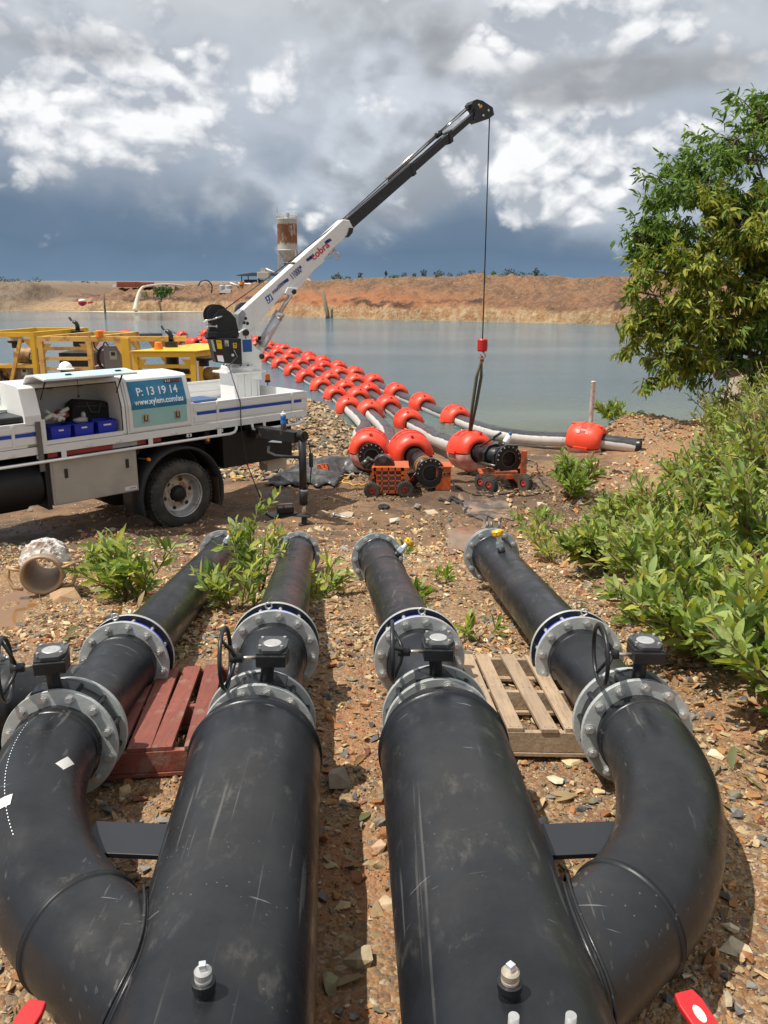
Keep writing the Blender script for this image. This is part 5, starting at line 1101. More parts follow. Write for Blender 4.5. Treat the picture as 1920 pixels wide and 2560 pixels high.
for k in range(5): mb.box(o+Vector((random.uniform(-.05, .05), 0, random.uniform(-.07, .07))), (.05, .05, .05), Matrix.Rotation(k, 3, 'Y'))
mb.build('valve_block', mat('greenish_brass', (.16, .15, .10), .4, .4), truck)
tt_ = [bpt(*c2_(*p), .06) for p in ((435, 952), (500, 948), (534, 948))]; MB().tube(tt_, .012, 8).build('rope_guide', M_BLK, truck); MB().tube([bpt(*c2_(*p), .10) for p in ((480, 950), (534, 950))], .02, 10).build('rope_guide', M_BLK, truck)
# winch
WN = [(40, 1338), (45, 1300), (60, 1260), (70, 1225), (100, 1192), (130, 1186), (160, 1205), (185, 1235), (200, 1300), (203, 1335), (120, 1342)]
for off in (.20, -.12): bpoly('winch_plate', M_BLK, WN, c2_, off, .03)
bpoly('winch_body', M_BLK, [(60, 1260), (150, 1240), (198, 1300), (198, 1335), (60, 1335)], c2_, .17, .28)
wo_ = bpt(*c2_(92, 1222), .16); MB().lathe([(0, 0), (.165, 0), (.165, .015), (.09, .02), (.09, .24), (.165, .245), (.165, .26), (0, .26)], wo_, -bn_, 32).build('winch_drum', M_BLKT, truck)
MB().lathe([(.092, .03), (.115, .03), (.115, .23), (.092, .23)], wo_, -bn_, 24).build('rope_coil', mat('wound_rope', (.10, .10, .10), .5, .4, .3, 60, .6, 80), truck)
for a_, b_ in (((14, 1250), (78, 1240)), ((35, 1248), (45, 1290)), ((30, 1275), (92, 1280)), ((70, 1240), (115, 1225)), ((85, 1270), (85, 1290))): btube('roller_bar', M_CHR, a_, b_, .014, .22, 10)
bpoly('winch_bracket', M_BLK, [(32, 1318), (195, 1300), (200, 1330), (120, 1345), (32, 1345)], c2_, .24, .08)
bpoly('winch_motor', M_BLK, [(40, 1308), (92, 1308), (92, 1335), (40, 1335)], c2_, .34, .12)
MB().lathe([(0, 0), (.14, 0), (.14, .1), (0, .1)], bpt(*c2_(232, 1200), -.14), -bn_, 32).build('hose_reel', M_BLK, truck)
cb = bpoly('control_box', M_BLK, [(180, 508), (484, 500), (496, 760), (236, 734)], q_, .42, .22)
for pts, m_ in (([(238, 515), (290, 518), (300, 602), (252, 600)], M_YCAP), ([(322, 515), (360, 517), (365, 575), (325, 573)], M_CAST), ([(403, 543), (442, 541), (443, 595), (408, 593)], M_YCAP), ([(243, 658), (303, 660), (318, 731), (258, 722)], M_TXTW), ([(184, 512), (207, 512), (236, 628), (212, 624)], M_CAST)):
    bpoly('warning_label', m_, pts, q_, .424, .003, cb, 0)
bpoly('label_header', M_TXTR, [(243, 658), (303, 660), (305, 668), (245, 666)], q_, .428, .003, cb, 0)
for k in range(3): bpoly('label_print', M_TXTK, [(328, 548+8*k), (356, 548+8*k), (356, 552+8*k), (328, 552+8*k)], q_, .428, .003, cb, 0)
bpoly('label_print', M_TXTK, [(412, 552), (438, 552), (438, 560), (412, 560)], q_, .428, .003, cb, 0); bpoly('label_print', M_TXTK, [(422, 568), (430, 568), (430, 584), (422, 584)], q_, .428, .003, cb, 0)
bpoly('label_print', M_TXTK, [(250, 535), (286, 537), (288, 541), (252, 539)], q_, .428, .003, cb, 0)
mb = MB(); mb.lathe([(0, -.03), (.02, -.025), (.025, 0)], bpt(*q_(402, 662), .42), -bn_, 14); mb.build('socket', M_CAST, cb)
# lettering on the boom
p0, p1 = bpt(*c2_(375, 1107), .125), bpt(*c2_(680, 830), .125); ux = (p1-p0).normalized(); uy = -(ux.cross(bn_)).normalized()
if uy.z < 0: uy = -uy
def on_boom(s, x, y, m, h, st=1, sh=0): return lettering(s, 'lettering', m, bm1, bpt(*c2_(x, y), .126), ux, uy, h, stretch=st, shear=sh)
on_boom('cobra', 623, 886, M_TXTR, .155, 1.0, 0); on_boom('11000', 497, 1003, M_TXTB, .14, .60, 0); on_boom('maxilift', 401, 1080, M_TXTB, .085, .88, 0)
def dashes(x0, y0, x1, y1, n, w0, w1, h):
    a_, b_ = bpt(*c2_(x0, y0), .126), bpt(*c2_(x1, y1), .126)
    mb = MB()
    for k in range(n):
        f_ = (k+.5)/n; c_ = a_+(b_-a_)*f_; ww = w0+(w1-w0)*f_; mb.prism([c_-ux*ww-uy*h, c_+ux*ww-uy*h, c_+ux*ww+uy*h, c_-ux*ww+uy*h], -bn_*.002)
    mb.build('stripe_print', M_TXTB, bm1)
dashes(424, 1057, 457, 1034, 5, .006, .018, .022); dashes(552, 936, 586, 912, 3, .012, .05, .022); dashes(652, 842, 680, 826, 3, .035, .01, .022); dashes(517, 972, 524, 966, 1, .014, .014, .022)
lgb = bpoly('maker_badge', mat('badge_blue', (.02, .08, .32), .4), [(336, 1127), (364, 1108), (381, 1137), (354, 1162)], c2_, .124, .003, bm1, 0)
for pts in ([(345, 1128), (352, 1124), (356, 1140), (349, 1138)], [(358, 1118), (364, 1117), (372, 1136), (366, 1142)], [(350, 1148), (358, 1143), (360, 1150), (354, 1154)], [(362, 1146), (370, 1140), (368, 1147)]): bpoly('badge_star', M_TXTW, pts, c2_, .127, .003, lgb, 0)
hk = MB(); hb = [bpt(*c2_(*p), .0) for p in ((695, 868), (668, 905), (672, 920), (685, 905), (702, 882))]; hk.tube(hb, .018, 8)
hc = [bpt(*c2_(x, y), .0) for x, y in ((690, 885), (704, 895), (715, 898), (720, 912), (712, 928), (700, 929))]; hk.tube(hc, [.012, .014, .018, .018, .013, .006], 8); hk.build('stowed_hook', M_CHR, truck)
# ropes
MB().tube([bpt(*c2_(128, 1190), .0), bpt(*c2_(434, 965), .02)], .0085, 6).tube([bpt(*c2_(434, 965), .02), bpt(*c2_(745, 716), .02), bpt(*c2_(1418, 108), 0)], .0085, 6).build('winch_rope', M_TXTK, truck)
tipp = bpt(*c2_(1501, 196), 0); wtop = Vector((tipp.x, tipp.y, 0)); 
rz_ = CZ+ray(1210, 847).z*(tipp.y/ray(1210, 847).y)
MB().cyl(tipp+Vector((0, 0, .1)), (tipp.x, tipp.y, rz_), .0105, 8).build('hoist_rope', M_TXTK, truck)
hz = Vector((tipp.x, tipp.y, rz_)); 
wt = MB().lathe([(0, 0), (.075, 0), (.09, -.02), (.09, -.20), (.075, -.22), (0, -.22)], hz, (0, 0, 1), 24).build('headache_ball', M_RED, truck)
MB().box(hz+Vector((.085, -.02, -.11)), (.02, .04, .05)).build('shackle_tab', M_CAST, wt)
MB().tube([hz+Vector((0, 0, -.22)), hz+Vector((.05, 0, -.26)), hz+Vector((.06, 0, -.31)), hz+Vector((0, 0, -.36)), hz+Vector((-.05, 0, -.31)), hz+Vector((-.02, 0, -.28))], .016, 10).build('crane_hook', M_CHR, truck)
# sling
f0 = hz+Vector((0, 0, -.33)); f1 = Vector((1.60, 15.25, 1.04)); mb = MB()
for o_ in (-.035, .035):
    pts = [f0, f0+(f1-f0)*.25+Vector((o_*1.2, 0, 0)), f0+(f1-f0)*.6+Vector((o_, 0, 0)), f1+Vector((o_*.4, 0, 0))]
    mb.tube(pts, [.015, .03, .03, .02], 6)
sg = thing('lifting_sling', 'olive webbing sling hanging from the crane hook down to the float', 'sling', f1)
mb.build('webbing', mat('olive_webbing', (.10, .095, .06), .8, 0, .3, 30), sg); MB().tube([f0+Vector((0, 0, .03)), f0+Vector((.03, 0, -.05)), f0+Vector((0, 0, -.12)), f0+Vector((-.03, 0, -.05)), f0+Vector((0, 0, .03))], .013, 8).build('orange_shackle', M_ORG, sg)
# beacon on the tray and control cable
bc = TP(2.38, 1.15, 1.66); o = MB().lathe([(0, 0), (.05, 0), (.05, .01), (.008, .012), (.008, .07), (.045, .075), (.045, .11), (0, .11)], bc, (0, 0, 1), 20).build('beacon_base', M_TXTK, truck); MB().lathe([(.040, .11), (.042, .115), (.040, .20), (.02, .215), (0, .216)], bc, (0, 0, 1), 20).build('beacon_lens', M_AMB, o)
ct = bpt(*q_(412, 610), .43); pts = [ct, bpt(*q_(490, 730), .43), bpt(*q_(620, 935), .5)]
e1 = TP(.98, -.05, 1.66); e2 = TP(.98, -.04, 1.3); e3 = TP(1.0, -.10, .8); e4 = TP(1.1, -.42, .05)
MB().tube([ct, bpt(*q_(450, 680), .47), TP(1.02, .25, 2.15), e1, e2, e3, e4], .008, 6).build('control_cable', M_TXTK, truck)
# bottle on the outrigger beam
bq = TP(1.29, -.62, 1.30); bt = thing('water_bottle', 'blue sports water bottle with white cap standing on the outrigger beam', 'bottle', bq)
MB().lathe([(0, 0), (.037, .0), (.040, .01), (.040, .085), (.040, .09)], bq, (0, 0, 1), 20, True).build('bottle_base', mat('smoky_bottle', (.10, .07, .07), .25), bt)
MB().lathe([(.040, .09), (.040, .13), (.034, .145), (.040, .16), (.040, .20), (.034, .215), (0, .215)], bq, (0, 0, 1), 20, True).build('bottle_body', mat('blue_bottle', (.02, .17, .50), .25), bt)
MB().lathe([(.036, .215), (.036, .235), (.016, .24), (.014, .265), (0, .268)], bq, (0, 0, 1), 20).build('bottle_cap', M_TXTW, bt)
# ------------------------------------------------------------ floating pipelines
PR = .165
def float_parts():
    up_, lo = MB(), MB()
    pf = [(.175, -.36), (.20, -.375), (.26, -.365), (.325, -.29), (.352, -.22), (.362, -.12), (.362, .12), (.352, .22), (.325, .29), (.26, .365), (.20, .375), (.175, .36), (.175, -.36)]
    up_.lathe(pf, (0, 0, 0), (0, 1, 0), 28, True, a0=R(-8), a1=R(188))
    for sx in (-1, 1):     # clamp lugs and side slots
        up_.box((sx*.325, 0, -.045), (.12, .3, .05)); 
    for y_ in (-.085, .085):
        for sg_ in (-1, 1):
            for i in range(4):
                t_ = R(48+i*14) if sg_ > 0 else R(132-i*14); t_ = t_-R(14)*0
                c_ = Vector((math.cos(t_), 0, math.sin(t_)))
                up_.box(c_*.356+Vector((0, y_*1.1, 0)), (.03, .06, .085), Matrix.Rotation(-(t_-math.pi/2)-math.pi/2, 3, 'Y'))
    lo.lathe(pf, (0, 0, 0), (0, 1, 0), 28, True, a0=R(192), a1=R(348))
    up_.box((0, .25, .338), (.04, .16, .03)); up_.box((0, -.25, .338), (.04, .16, .03))
    return up_.mesh('float_collar', M_ORF), lo.mesh('lower_shell', M_PINK)
FU, FLo = float_parts()
FSL = MB().box((0, 0, 0), (.07, .06, .006)).mesh('recess', mat('float_recess', (.36, .02, .012), .6))
def collar(par, p, d, roll=0, slots=True):
    a, d, b = frame_of(d); M = frame_m(Vector(p), a, d, b, 1.06) @ Matrix.Rotation(roll, 4, 'Y')
    o = put(FU, 'float_collar', par, M)
    c_ = bpy.data.objects.new('lower_shell', FLo); COL.objects.link(c_); c_.parent = o
    if slots:
        for t_ in (R(48), R(66), R(114), R(132)):
            q = bpy.data.objects.new('recess', FSL); COL.objects.link(q); q.parent = o; q.matrix_basis = Matrix.Translation((math.cos(t_)*.361, 0, math.sin(t_)*.361)) @ Matrix.Rotation(math.pi/2-t_, 4, 'Y') @ Matrix.Diagonal((1, 2.6, 1, 1))
    return o
c3 = lambda x, y: (500+x*.4822, 800+y*.4822)
def P3(x, y, z): return atz(*c3(x, y), z)
def smooth_path(pts, n=10):
    o = []; P = [pts[0]]+pts+[pts[-1]]
    for i in range(1, len(P)-2):
        for k in range(n):
            t_ = k/n; p0, p1, p2, p3 = P[i-1], P[i], P[i+1], P[i+2]
            o.append(.5*((2*p1)+(p2-p0)*t_+(2*p0-5*p1+4*p2-p3)*t_*t_+(3*p1-p0-3*p2+p3)*t_**3))
    return o+[pts[-1]]
def pipeline(label, fl, shore, ext=3, wl_z=.10, m=M_PEF, shore_m=M_PEW, roll=0):
    F_ = [P3(x, y, wl_z) for x, y in fl]; F_.sort(key=lambda p: p.y)
    dirn = (F_[-1]-F_[-3]).normalized(); sp_ = (F_[-1]-F_[-3]).length/2
    far_ = [F_[-1]+dirn*sp_*(k+1)+Vector((-.02*(k+1)**2, 0, 0)) for k in range(ext)]
    root = thing('floating_pipeline', label, 'pipeline', F_[0], 'floating discharge pipelines')
    allf = F_+far_
    pth = smooth_path([shore[-1]]+allf, 4) if shore else smooth_path(allf, 4)
    pts = smooth_path(allf, 3); pts.append(pts[-1]+dirn*1.2)
    MB().tube(pts, PR, 20).build('floating_pipe', m, root)
    for i, p in enumerate(allf):
        dd = (allf[min(i+1, len(allf)-1)]-allf[max(i-1, 0)]); 
        if shore and i == 0: dd = allf[1]-shore[-1]
        collar(root, p+dd.normalized()*random.uniform(-.14, .14), dd, roll+random.gauss(0, .11), i < 4)
    if shore:
        sp2 = smooth_path(shore+[F_[0]], 8); MB().tube(sp2, PR, 28).build('shore_pipe', shore_m, root)
        for j in range(6, len(sp2)-2, 9):
            q, d_ = sp2[j], (sp2[j+1]-sp2[j]).normalized(); MB().lathe([(PR, -.02), (PR+.009, -.01), (PR, 0), (PR+.009, .01), (PR, .02)], q, d_, 24, True).build('weld_bead', shore_m, root)
    return root, F_, allf
def end_flange(root, c, d, m=M_BLK):
    """black backing ring on a pipe end, open bore"""
    d = Vector(d).normalized(); c = Vector(c)
    o = MB().lathe([(.13, .12), (.132, 0), (.243, 0), (.245, .004), (.245, .045), (.243, .05), (PR, .05)], c, d, 48).build('end_flange', m, root)
    MB().lathe([(.130, -.003), (.140, -.003), (.140, .02)], c, d, 40).build('bore_lip', mat('dark_grey_lip', (.09, .09, .09), .5), root)
    MB().lathe([(0, .9), (.13, .9), (.13, .0)], c, d, 32, True).build('pipe_bore', M_BLKT, root)
    a, _, b2 = frame_of(d)
    for k in range(16):
        t_ = 2*math.pi*k/16; q = c+(a*math.cos(t_)+b2*math.sin(t_))*.212; MB().lathe([(0, -.004), (.011, -.004), (.013, 0)], q, d, 12).build('bolt_hole', M_CAST if k < 9 else M_BLKT, o)
# line 1 and 2 end with a big collar and flange on shore
c1p = Vector((-.27, 15.5, .68)); c2p = Vector((.48, 14.84, .76)); e2p = Vector((.77, 13.36, .70)); c3p = Vector((1.62, 15.34, .68)); e3p = Vector((2.155, 14.0, .80))
r1, f1_, a1_ = pipeline('leftmost floating pipeline of orange collars, ending in a flanged collar behind the orange trolley', [(358, 212), (418, 238), (480, 270), (545, 305), (625, 350), (698, 398), (768, 460)], [c1p, Vector((-.52, 17.6, .55)), P3(850, 545, .25)], 4, roll=0)
collar(r1, c1p, Vector((.05, 1, .02)), .1); end_flange(r1, c1p+Vector((.04, -.53, -.03)), (-.05, 1, .0)); MB().cyl(c1p, c1p+Vector((.036, -.49, -.028)), PR, 28).build('end_pipe', M_PE, r1)
r2, f2_, a2_ = pipeline('second floating pipeline from the left, its open flanged end lying nearest the camera', [(398, 183), (455, 213), (525, 240), (600, 278), (678, 318), (750, 365), (820, 410), (880, 485)], [c2p, Vector((.14, 16.6, .56)), P3(965, 575, .25)], 4)
d2_ = (c2p-e2p).normalized(); collar(r2, c2p, (c2p-e2p).normalized()*.6+Vector((-.1, .8, 0)), -.1); end_flange(r2, e2p, d2_); MB().tube([e2p+d2_*.04, c2p], PR, 28).build('end_pipe', M_PE, r2)
mb = MB(); a, _, b2 = frame_of(d2_)
for k in range(3):
    o_ = e2p+d2_*(.30+.10*k); mb.tube([o_+(a*math.cos(t)+b2*math.sin(t))*(PR+.008)+d2_*.05*math.sin(t*1.0+k) for t in [2*math.pi*i/24 for i in range(25)]], .006, 6, cap=False)
mb.tube([e2p+d2_*.3+b2*(PR), e2p+d2_*.1-a*.3-b2*.1, e2p+d2_*.2-a*.45-b2*.35], .006, 6); tag(mb.build('orange_rope', mat('orange_cord', (.62, .30, .12), .7)), 'orange cord wound round the open pipe end above the trolley', 'rope')
r3, f3_, a3_ = pipeline('third floating pipeline from the left, ending in the black clamp on the muddy trolley', [(480, 188), (570, 225), (645, 258), (720, 290), (800, 330), (880, 385), (975, 455), (1075, 530)], [c3p, Vector((1.15, 18.0, .42)), P3(1180, 585, .15)], 4, m=M_PEF, shore_m=M_PEH)
d3_ = (c3p-e3p).normalized(); collar(r3, c3p, d3_, .15); end_flange(r3, e3p, d3_); MB().tube([e3p+d3_*.04, c3p], PR, 28).build('end_pipe', M_PE, r3)
P4 = [Vector((5.55, 17.7, .30)), Vector((4.5, 18.15, .36)), Vector((3.6, 19.0, .24)), Vector((2.7, 20.2, .17))]
r4, f4_, a4_ = pipeline('rightmost floating pipeline, its cut end lying on the shore beside the shrubs', [(365, 146), (435, 162), (495, 182), (560, 202), (635, 228), (715, 257), (800, 290), (893, 330), (1013, 385), (1148, 442), (1318, 512)], P4, 4, m=M_PEF, shore_m=M_PEH)
collar(r4, P4[1], P4[1]-P4[0]+Vector((0, .25, 0)), -.2); dd = (P4[0]-P4[1]).normalized()
MB().lathe([(.128, -.9), (.128, .03), (PR+.012, .03), (PR+.014, .0), (PR+.004, -.04), (PR, -.1)], P4[0], dd, 40, True).build('stub_end', M_PE, r4); MB().lathe([(0, -.8), (.128, -.8), (.128, 0)], P4[0], dd, 30).build('pipe_bore', M_BLKT, r4)
# fifth line far left, behind the pump skids
c1 = lambda x, y: (x*.4822, 800+y*.4822)
L5 = [atz(*c1(x, y), .1) for x, y in ((650, 82), (530, 82))]
rt = thing('floating_pipeline', 'far pipeline with two visible orange collars beyond the middle yellow frame', 'pipeline', L5[0]); MB().tube([L5[0]+Vector((2.5, .3, 0)), L5[0], L5[1], L5[1]+(L5[1]-L5[0])], PR, 16).build('floating_pipe', M_PEF, rt)
for p in L5: collar(rt, p, (L5[1]-L5[0]), 0, False)
L6 = [atz(*c1(x, y), .1) for x, y in ((1200, 140), (1040, 118), (945, 85))]
rt = thing('floating_pipeline', 'far pipeline with orange collars between the right yellow frame and the crane', 'pipeline', L6[0]); MB().tube([L6[0], L6[1], L6[2], L6[2]*2-L6[1]], PR, 16).build('floating_pipe', M_PEF, rt)
for i, p in enumerate(L6): collar(rt, p, (L6[2]-L6[0]), 0, False)
L7 = [atz(*c1(x, y), .1) for x, y in ((1085, 122), (1000, 122), (925, 118), (880, 112))]
rt = thing('floating_pipeline', 'nearer far pipeline of orange collars seen just above the right yellow roof', 'pipeline', L7[0]); MB().tube([L7[0]+Vector((.8, 0, 0))]+L7, PR, 16).build('floating_pipe', M_PEF, rt)
for i, p in enumerate(L7[:3]): collar(rt, p, (L7[3]-L7[0]), 0, False)
L8 = [atz(*c1(x, y), .1) for x, y in ((1095, 80), (1068, 75))]
rt = thing('floating_pipeline', 'short stretch of pipeline with one orange collar, just left of the crane winch', 'pipeline', L8[0]); MB().tube([L8[0]*2-L8[1], L8[1], L8[1]*2-L8[0]], PR, 16).build('floating_pipe', M_PEF, rt); collar(rt, L8[1], L8[1]-L8[0], 0, False)
# ------------------------------------------------------------ fusion-machine trolleys
def small_wheel(par, c, ax, r_=.125, w_=.09):
    c = Vector(c); ax = Vector(ax).normalized(); 
    o = MB().lathe([(r_*.5, -w_/2), (r_*.93, -w_/2), (r_, -w_*.3), (r_, w_*.3), (r_*.93, w_/2), (r_*.5, w_/2)], c, ax, 28, False).build('wheel', M_TYRE, par)
    tr = MB(); a, _, b2 = frame_of(ax)
    for k in range(20):
        t_ = 2*math.pi*k/20; rr = a*math.cos(t_)+b2*math.sin(t_); tr.box(c+rr*r_, (.02, w_*.9, .018), Matrix((b2*math.cos(t_)-a*math.sin(t_), ax, rr)).transposed())
    tr.build('tread', M_TYRE, o)
    MB().lathe([(0, -w_*.28), (.03, -w_*.28), (.035, -w_*.42), (r_*.5, -w_*.3), (r_*.52, w_*.3), (.035, w_*.42), (0, w_*.42)], c, ax, 20).build('wheel_rim', mat('dirty_red_rim', (.40, .05, .035), .6, 0, .3, 20), o)
def T5(x, y, y_): return aty(860+x/3.456, 1020+y/3.456, y_)
t1 = Vector((-.19, 13.35, G(-.2, 13.3))); tro = thing('trolley', 'orange steel trolley with a grid of holes in its side and four small tyres', 'trolley', t1)
ty_ = 13.15
def g5(x, y): return onpl(860+x/3.456, 1020+y/3.456, (0, ty_, 0), (0, 1, 0))
# perforated side plate, built as bars around real openings
OUTL = [(262, 515), (540, 515), (545, 560), (565, 600), (565, 625), (540, 640), (505, 650), (475, 735), (300, 735), (272, 650), (235, 635), (210, 615), (210, 600), (235, 580), (245, 545), (235, 530), (240, 517)]
xs5 = [(262, 276), (323, 333), (380, 390), (438, 448), (492, 560)]; ys5 = [(515, 545), (578, 590), (624, 636), (668, 680), (712, 738)]
mb = MB()
for a_, b_ in ys5: mb.prism([g5(255 if a_ < 640 else 285, a_), g5(520 if a_ < 640 else 490, a_), g5(520 if a_ < 640 else 490, b_), g5(255 if a_ < 640 else 285, b_)], (0, .012, 0))
for i, (a_, b_) in enumerate(xs5):
    y1_ = 735 if 0 < i < 4 else 650
    b2_ = min(b_, 502); mb.prism([g5(a_, 515), g5(b2_, 515), g5(b2_, y1_), g5(a_, y1_)], (0, .0115, 0))
for pl_ in ([(236, 517), (262, 517), (276, 600), (276, 655), (210, 618), (210, 600), (245, 560)], [(502, 517), (544, 517), (540, 560), (568, 605), (568, 622), (502, 655)], [(262, 640), (300, 735), (278, 650)], [(480, 640), (500, 650), (475, 735)]): mb.prism([g5(*p) for p in pl_], (0, .011, 0))
mb.build('side_plate', M_ORG, tro)
for x_, y_ in ((255, 622), (514, 626)): MB().lathe([(0, -.002), (.028, -.002), (.028, .004)], g5(x_, y_), (0, 1, 0), 14).build('bolt_hole', M_TXTK, tro)
mb = MB(); z0, z1 = g5(0, 735).z, g5(0, 515).z; xa, xb = g5(240, 0).x, g5(540, 0).x
mb.bb((xa, ty_+.02, z0), (xb, ty_+.55, z0+.02)); mb.bb((xa, ty_+.53, z0), (xb, ty_+.55, z1-.1)); mb.bb((xa, ty_+.013, z1-.03), (xb+.05, ty_+.55, z1-.005)); mb.build('trolley_frame', M_ORG, tro)
MB().bb((xa+.1, ty_+.05, z0+.03), (xb-.1, ty_+.5, z1-.12)).build('hydraulic_pack', mat('dull_grey_machine', (.16, .15, .15), .5, 0, .2, 12), tro)
for x_ in (242, 526):
    p = g5(x_, 735); zc = G(p.x, ty_)+.125; small_wheel(tro, (p.x, ty_-.06, zc), (0, 1, 0)); small_wheel(tro, (p.x+.13, ty_+.62, zc+.02), (0, 1, 0))
    MB().cyl((p.x, ty_-.1, zc), (p.x, ty_+.5, zc), .015, 8).build('axle', M_TXTK, tro)
# black clamp machine resting on the trolley top
ma = thing('fusion_clamp', 'black welding clamp machine sitting on top of the perforated orange trolley', 'machine', (t1.x, t1.y, z1))
mb = MB(); mb.prism([T5(x, y, 13.3) for x, y in ((262, 455), (300, 420), (360, 415), (400, 440), (440, 495), (260, 497))], (0, .22, 0)); mb.build('clamp_body', M_BLK, ma, bevel=.01)
MB().lathe([(0, -.01), (.06, -.01), (.07, 0)], T5(335, 442, 13.3), (0, 1, 0), 20).build('motor_cap', mat('worn_black_cover', (.05, .052, .055), .45), ma)
mb = MB()
for (x0, y0, x1, y1, r_) in ((150, 500, 225, 440, .05), (170, 520, 250, 465, .035), (200, 430, 260, 470, .03), (160, 480, 215, 520, .03), (225, 445, 300, 480, .025)): mb.cyl(T5(x0, y0, 13.35), T5(x1, y1, 13.4), r_, 12)
mb.build('clamp_rams', mat('oily_steel', (.09, .09, .08), .35, .5, .3, 20), ma)
# muddy trolley on the right, with its clamp frame
t2 = Vector((2.0, 14.0, G(2.0, 14))); tr2 = thing('trolley', 'mud-caked orange trolley under the black clamp and the third pipe end', 'trolley', t2)
mb = MB(); mb.bb((1.66, 13.78, .50), (2.42, 13.82, .57)); mb.bb((1.66, 14.3, .50), (2.42, 14.34, .57)); mb.bb((1.66, 13.82, .52), (1.72, 14.3, .56)); mb.bb((2.34, 13.80, .50), (2.43, 13.86, .98)); mb.bb((2.40, 13.86, .50), (2.43, 14.3, .90))
mb.prism([(1.62, 13.77, .60), (1.95, 13.77, .57), (1.88, 13.77, .42), (1.70, 13.77, .40)], (0, .015, 0)); mb.prism([(2.15, 13.77, .58), (2.43, 13.77, .60), (2.43, 13.77, .36), (2.34, 13.77, .36)], (0, .015, 0)); mb.bb((1.92, 13.9, .54), (2.3, 14.1, .60))
mb.build('trolley_frame', mat('muddy_orange_paint', (.52, .10, .03), .55, 0, .15, 6, .1, 30, stain=(.14, .085, .05), sfac=.95, sscale=7, slo=.44, shi=.58), tr2)
for (x_, y_) in ((1.80, 13.62), (1.68, 13.82), (2.40, 13.72), (2.32, 14.2)): small_wheel(tr2, (x_, y_, G(x_, y_)+.14), (.75, .6, 0), .14, .10)
m3 = thing('fusion_clamp', 'black clamp machine with a long bar gripping the third pipe behind its end flange', 'machine', (1.85, 14.25, .6))
mb = MB()
for k, r_ in ((0, .215), (2.6, .225)): mb.lathe([(PR+.005, 0), (r_, 0), (r_, .07), (PR+.005, .07)], e3p+d3_*(.16+.13*k), d3_, 9)
mb.build('clamp_jaws', M_BLK, m3)
a, _, b2 = frame_of(d3_)
for sx in (-1, 1): MB().cyl(e3p+d3_*.08+a*sx*.21-b2*.12, e3p+d3_*.66+a*sx*.21-b2*.12, .03, 12).build('guide_rod', mat('oily_steel', (.09, .09, .08), .35, .5), m3)
mb = MB()
for k in range(9):
    q = e3p+d3_*(.12+.06*k)+a*random.uniform(.1, .22)+b2*random.uniform(-.05, .2); mb.box(q, (.07, .09, .05), Matrix.Rotation(k*.8, 3, 'Z') @ Matrix.Rotation(k*.5, 3, 'X'))
mb.build('clamp_screws', M_BLK, m3)
MB().cyl(T5(1175, 335, 14.2), T5(1358, 213, 14.1), .016, 8).build('lever_bar', mat('oily_steel', (.09, .09, .08), .35), m3); MB().cyl(T5(1290, 258, 14.12), T5(1358, 213, 14.08), .024, 10).build('bar_grip', M_RUB, m3)
mb = MB(); p = T5(1395, 300, 14.05); mb.lathe([(0, 0), (.055, 0), (.06, .02), (.05, .13), (.025, .15), (.025, .17), (0, .17)], p, (.45, 0, .9), 14, True); bs = mb.build('spray_bottle', M_TXTW); tag(bs, 'white and blue bottle lying on top of the clamp machine', 'bottle')
MB().lathe([(.028, .15), (.030, .16), (.028, .20), (0, .20)], p, (.45, 0, .9), 12).build('blue_cap', mat('blue_bottle', (.02, .17, .50), .25), bs)
# orange control box next to the second pipe end
ob2 = thing('control_box', 'small orange steel box with handles standing right of the open pipe end', 'box', (1.15, 13.55, G(1.15, 13.55)))
MB().bb((.86, 13.40, .40), (1.11, 13.75, .79)).build('box_body', M_ORG, ob2, bevel=.006); MB().bb((.85, 13.38, .79), (1.12, 13.77, .805)).build('box_lid', M_ORG, ob2); MB().tube([(1.0, 13.39, .66), (1.0, 13.36, .70), (1.09, 13.36, .70), (1.09, 13.39, .66)], .01, 6).build('box_handle', M_TXTK, ob2)
# ------------------------------------------------------------ sheets, cords and clutter on the pad
def sheet(label, x0, x1, y0, y1, amp, seed, name='plastic_sheet', nx=26, ny=18, lift=.05, rot=0, m=M_TARP, sc=1.3, kn=(5, 3.5)):
    cx, cy = (x0+x1)/2, (y0+y1)/2; vs = []
    for j in range(ny+1):
        for i in range(nx+1):
            u_ = (i/nx-.5)*(x1-x0); v_ = (j/ny-.5)*(y1-y0); w_ = 1+.15*math.sin(i*.9+seed)
            x = cx+u_*math.cos(rot)-v_*w_*math.sin(rot); y = cy+u_*math.sin(rot)+v_*w_*math.cos(rot)
            e_ = min(1, 4*min(i/nx, 1-i/nx, j/ny, 1-j/ny)+.15)
            f_ = abs(float(vn(np.array([u_*1.1+seed]), np.array([v_*kn[1]+seed]), seed)[0]))*2+.35*abs(math.sin(v_*kn[0]*2+u_*1.5+seed))
            vs.append((x, y, G(x, y)+lift*.3+amp*f_*e_))
    k = nx+1; o = MB().add(vs, [(j*k+i, j*k+i+1, (j+1)*k+i+1, (j+1)*k+i) for j in range(ny) for i in range(nx)], True).build(name, m)
    md = o.modifiers.new('thickness', 'SOLIDIFY'); md.thickness = .012
    return tag(o, label, 'sheet')
sheet('crumpled black plastic sheet folded in a heap beyond the outrigger leg', -2.0, -.75, 13.9, 15.4, .21, 3, rot=-.1)
sheet('long roll of black plastic sheet running toward the leftmost float collar', -1.7, -.1, 15.2, 16.6, .20, 8, rot=-.25)
sheet('flat grey rubber mat lying in the mud right of the open pipe end', 1.25, 2.0, 11.5, 13.1, .05, 5, 'rubber_mat', m=mat('wet_rubber_mat', (.10, .085, .07), .25, 0, .3, 3, .3, 8, stain=(.36, .22, .12), sfac=.7, sscale=3, slo=.45, shi=.6), rot=.12)
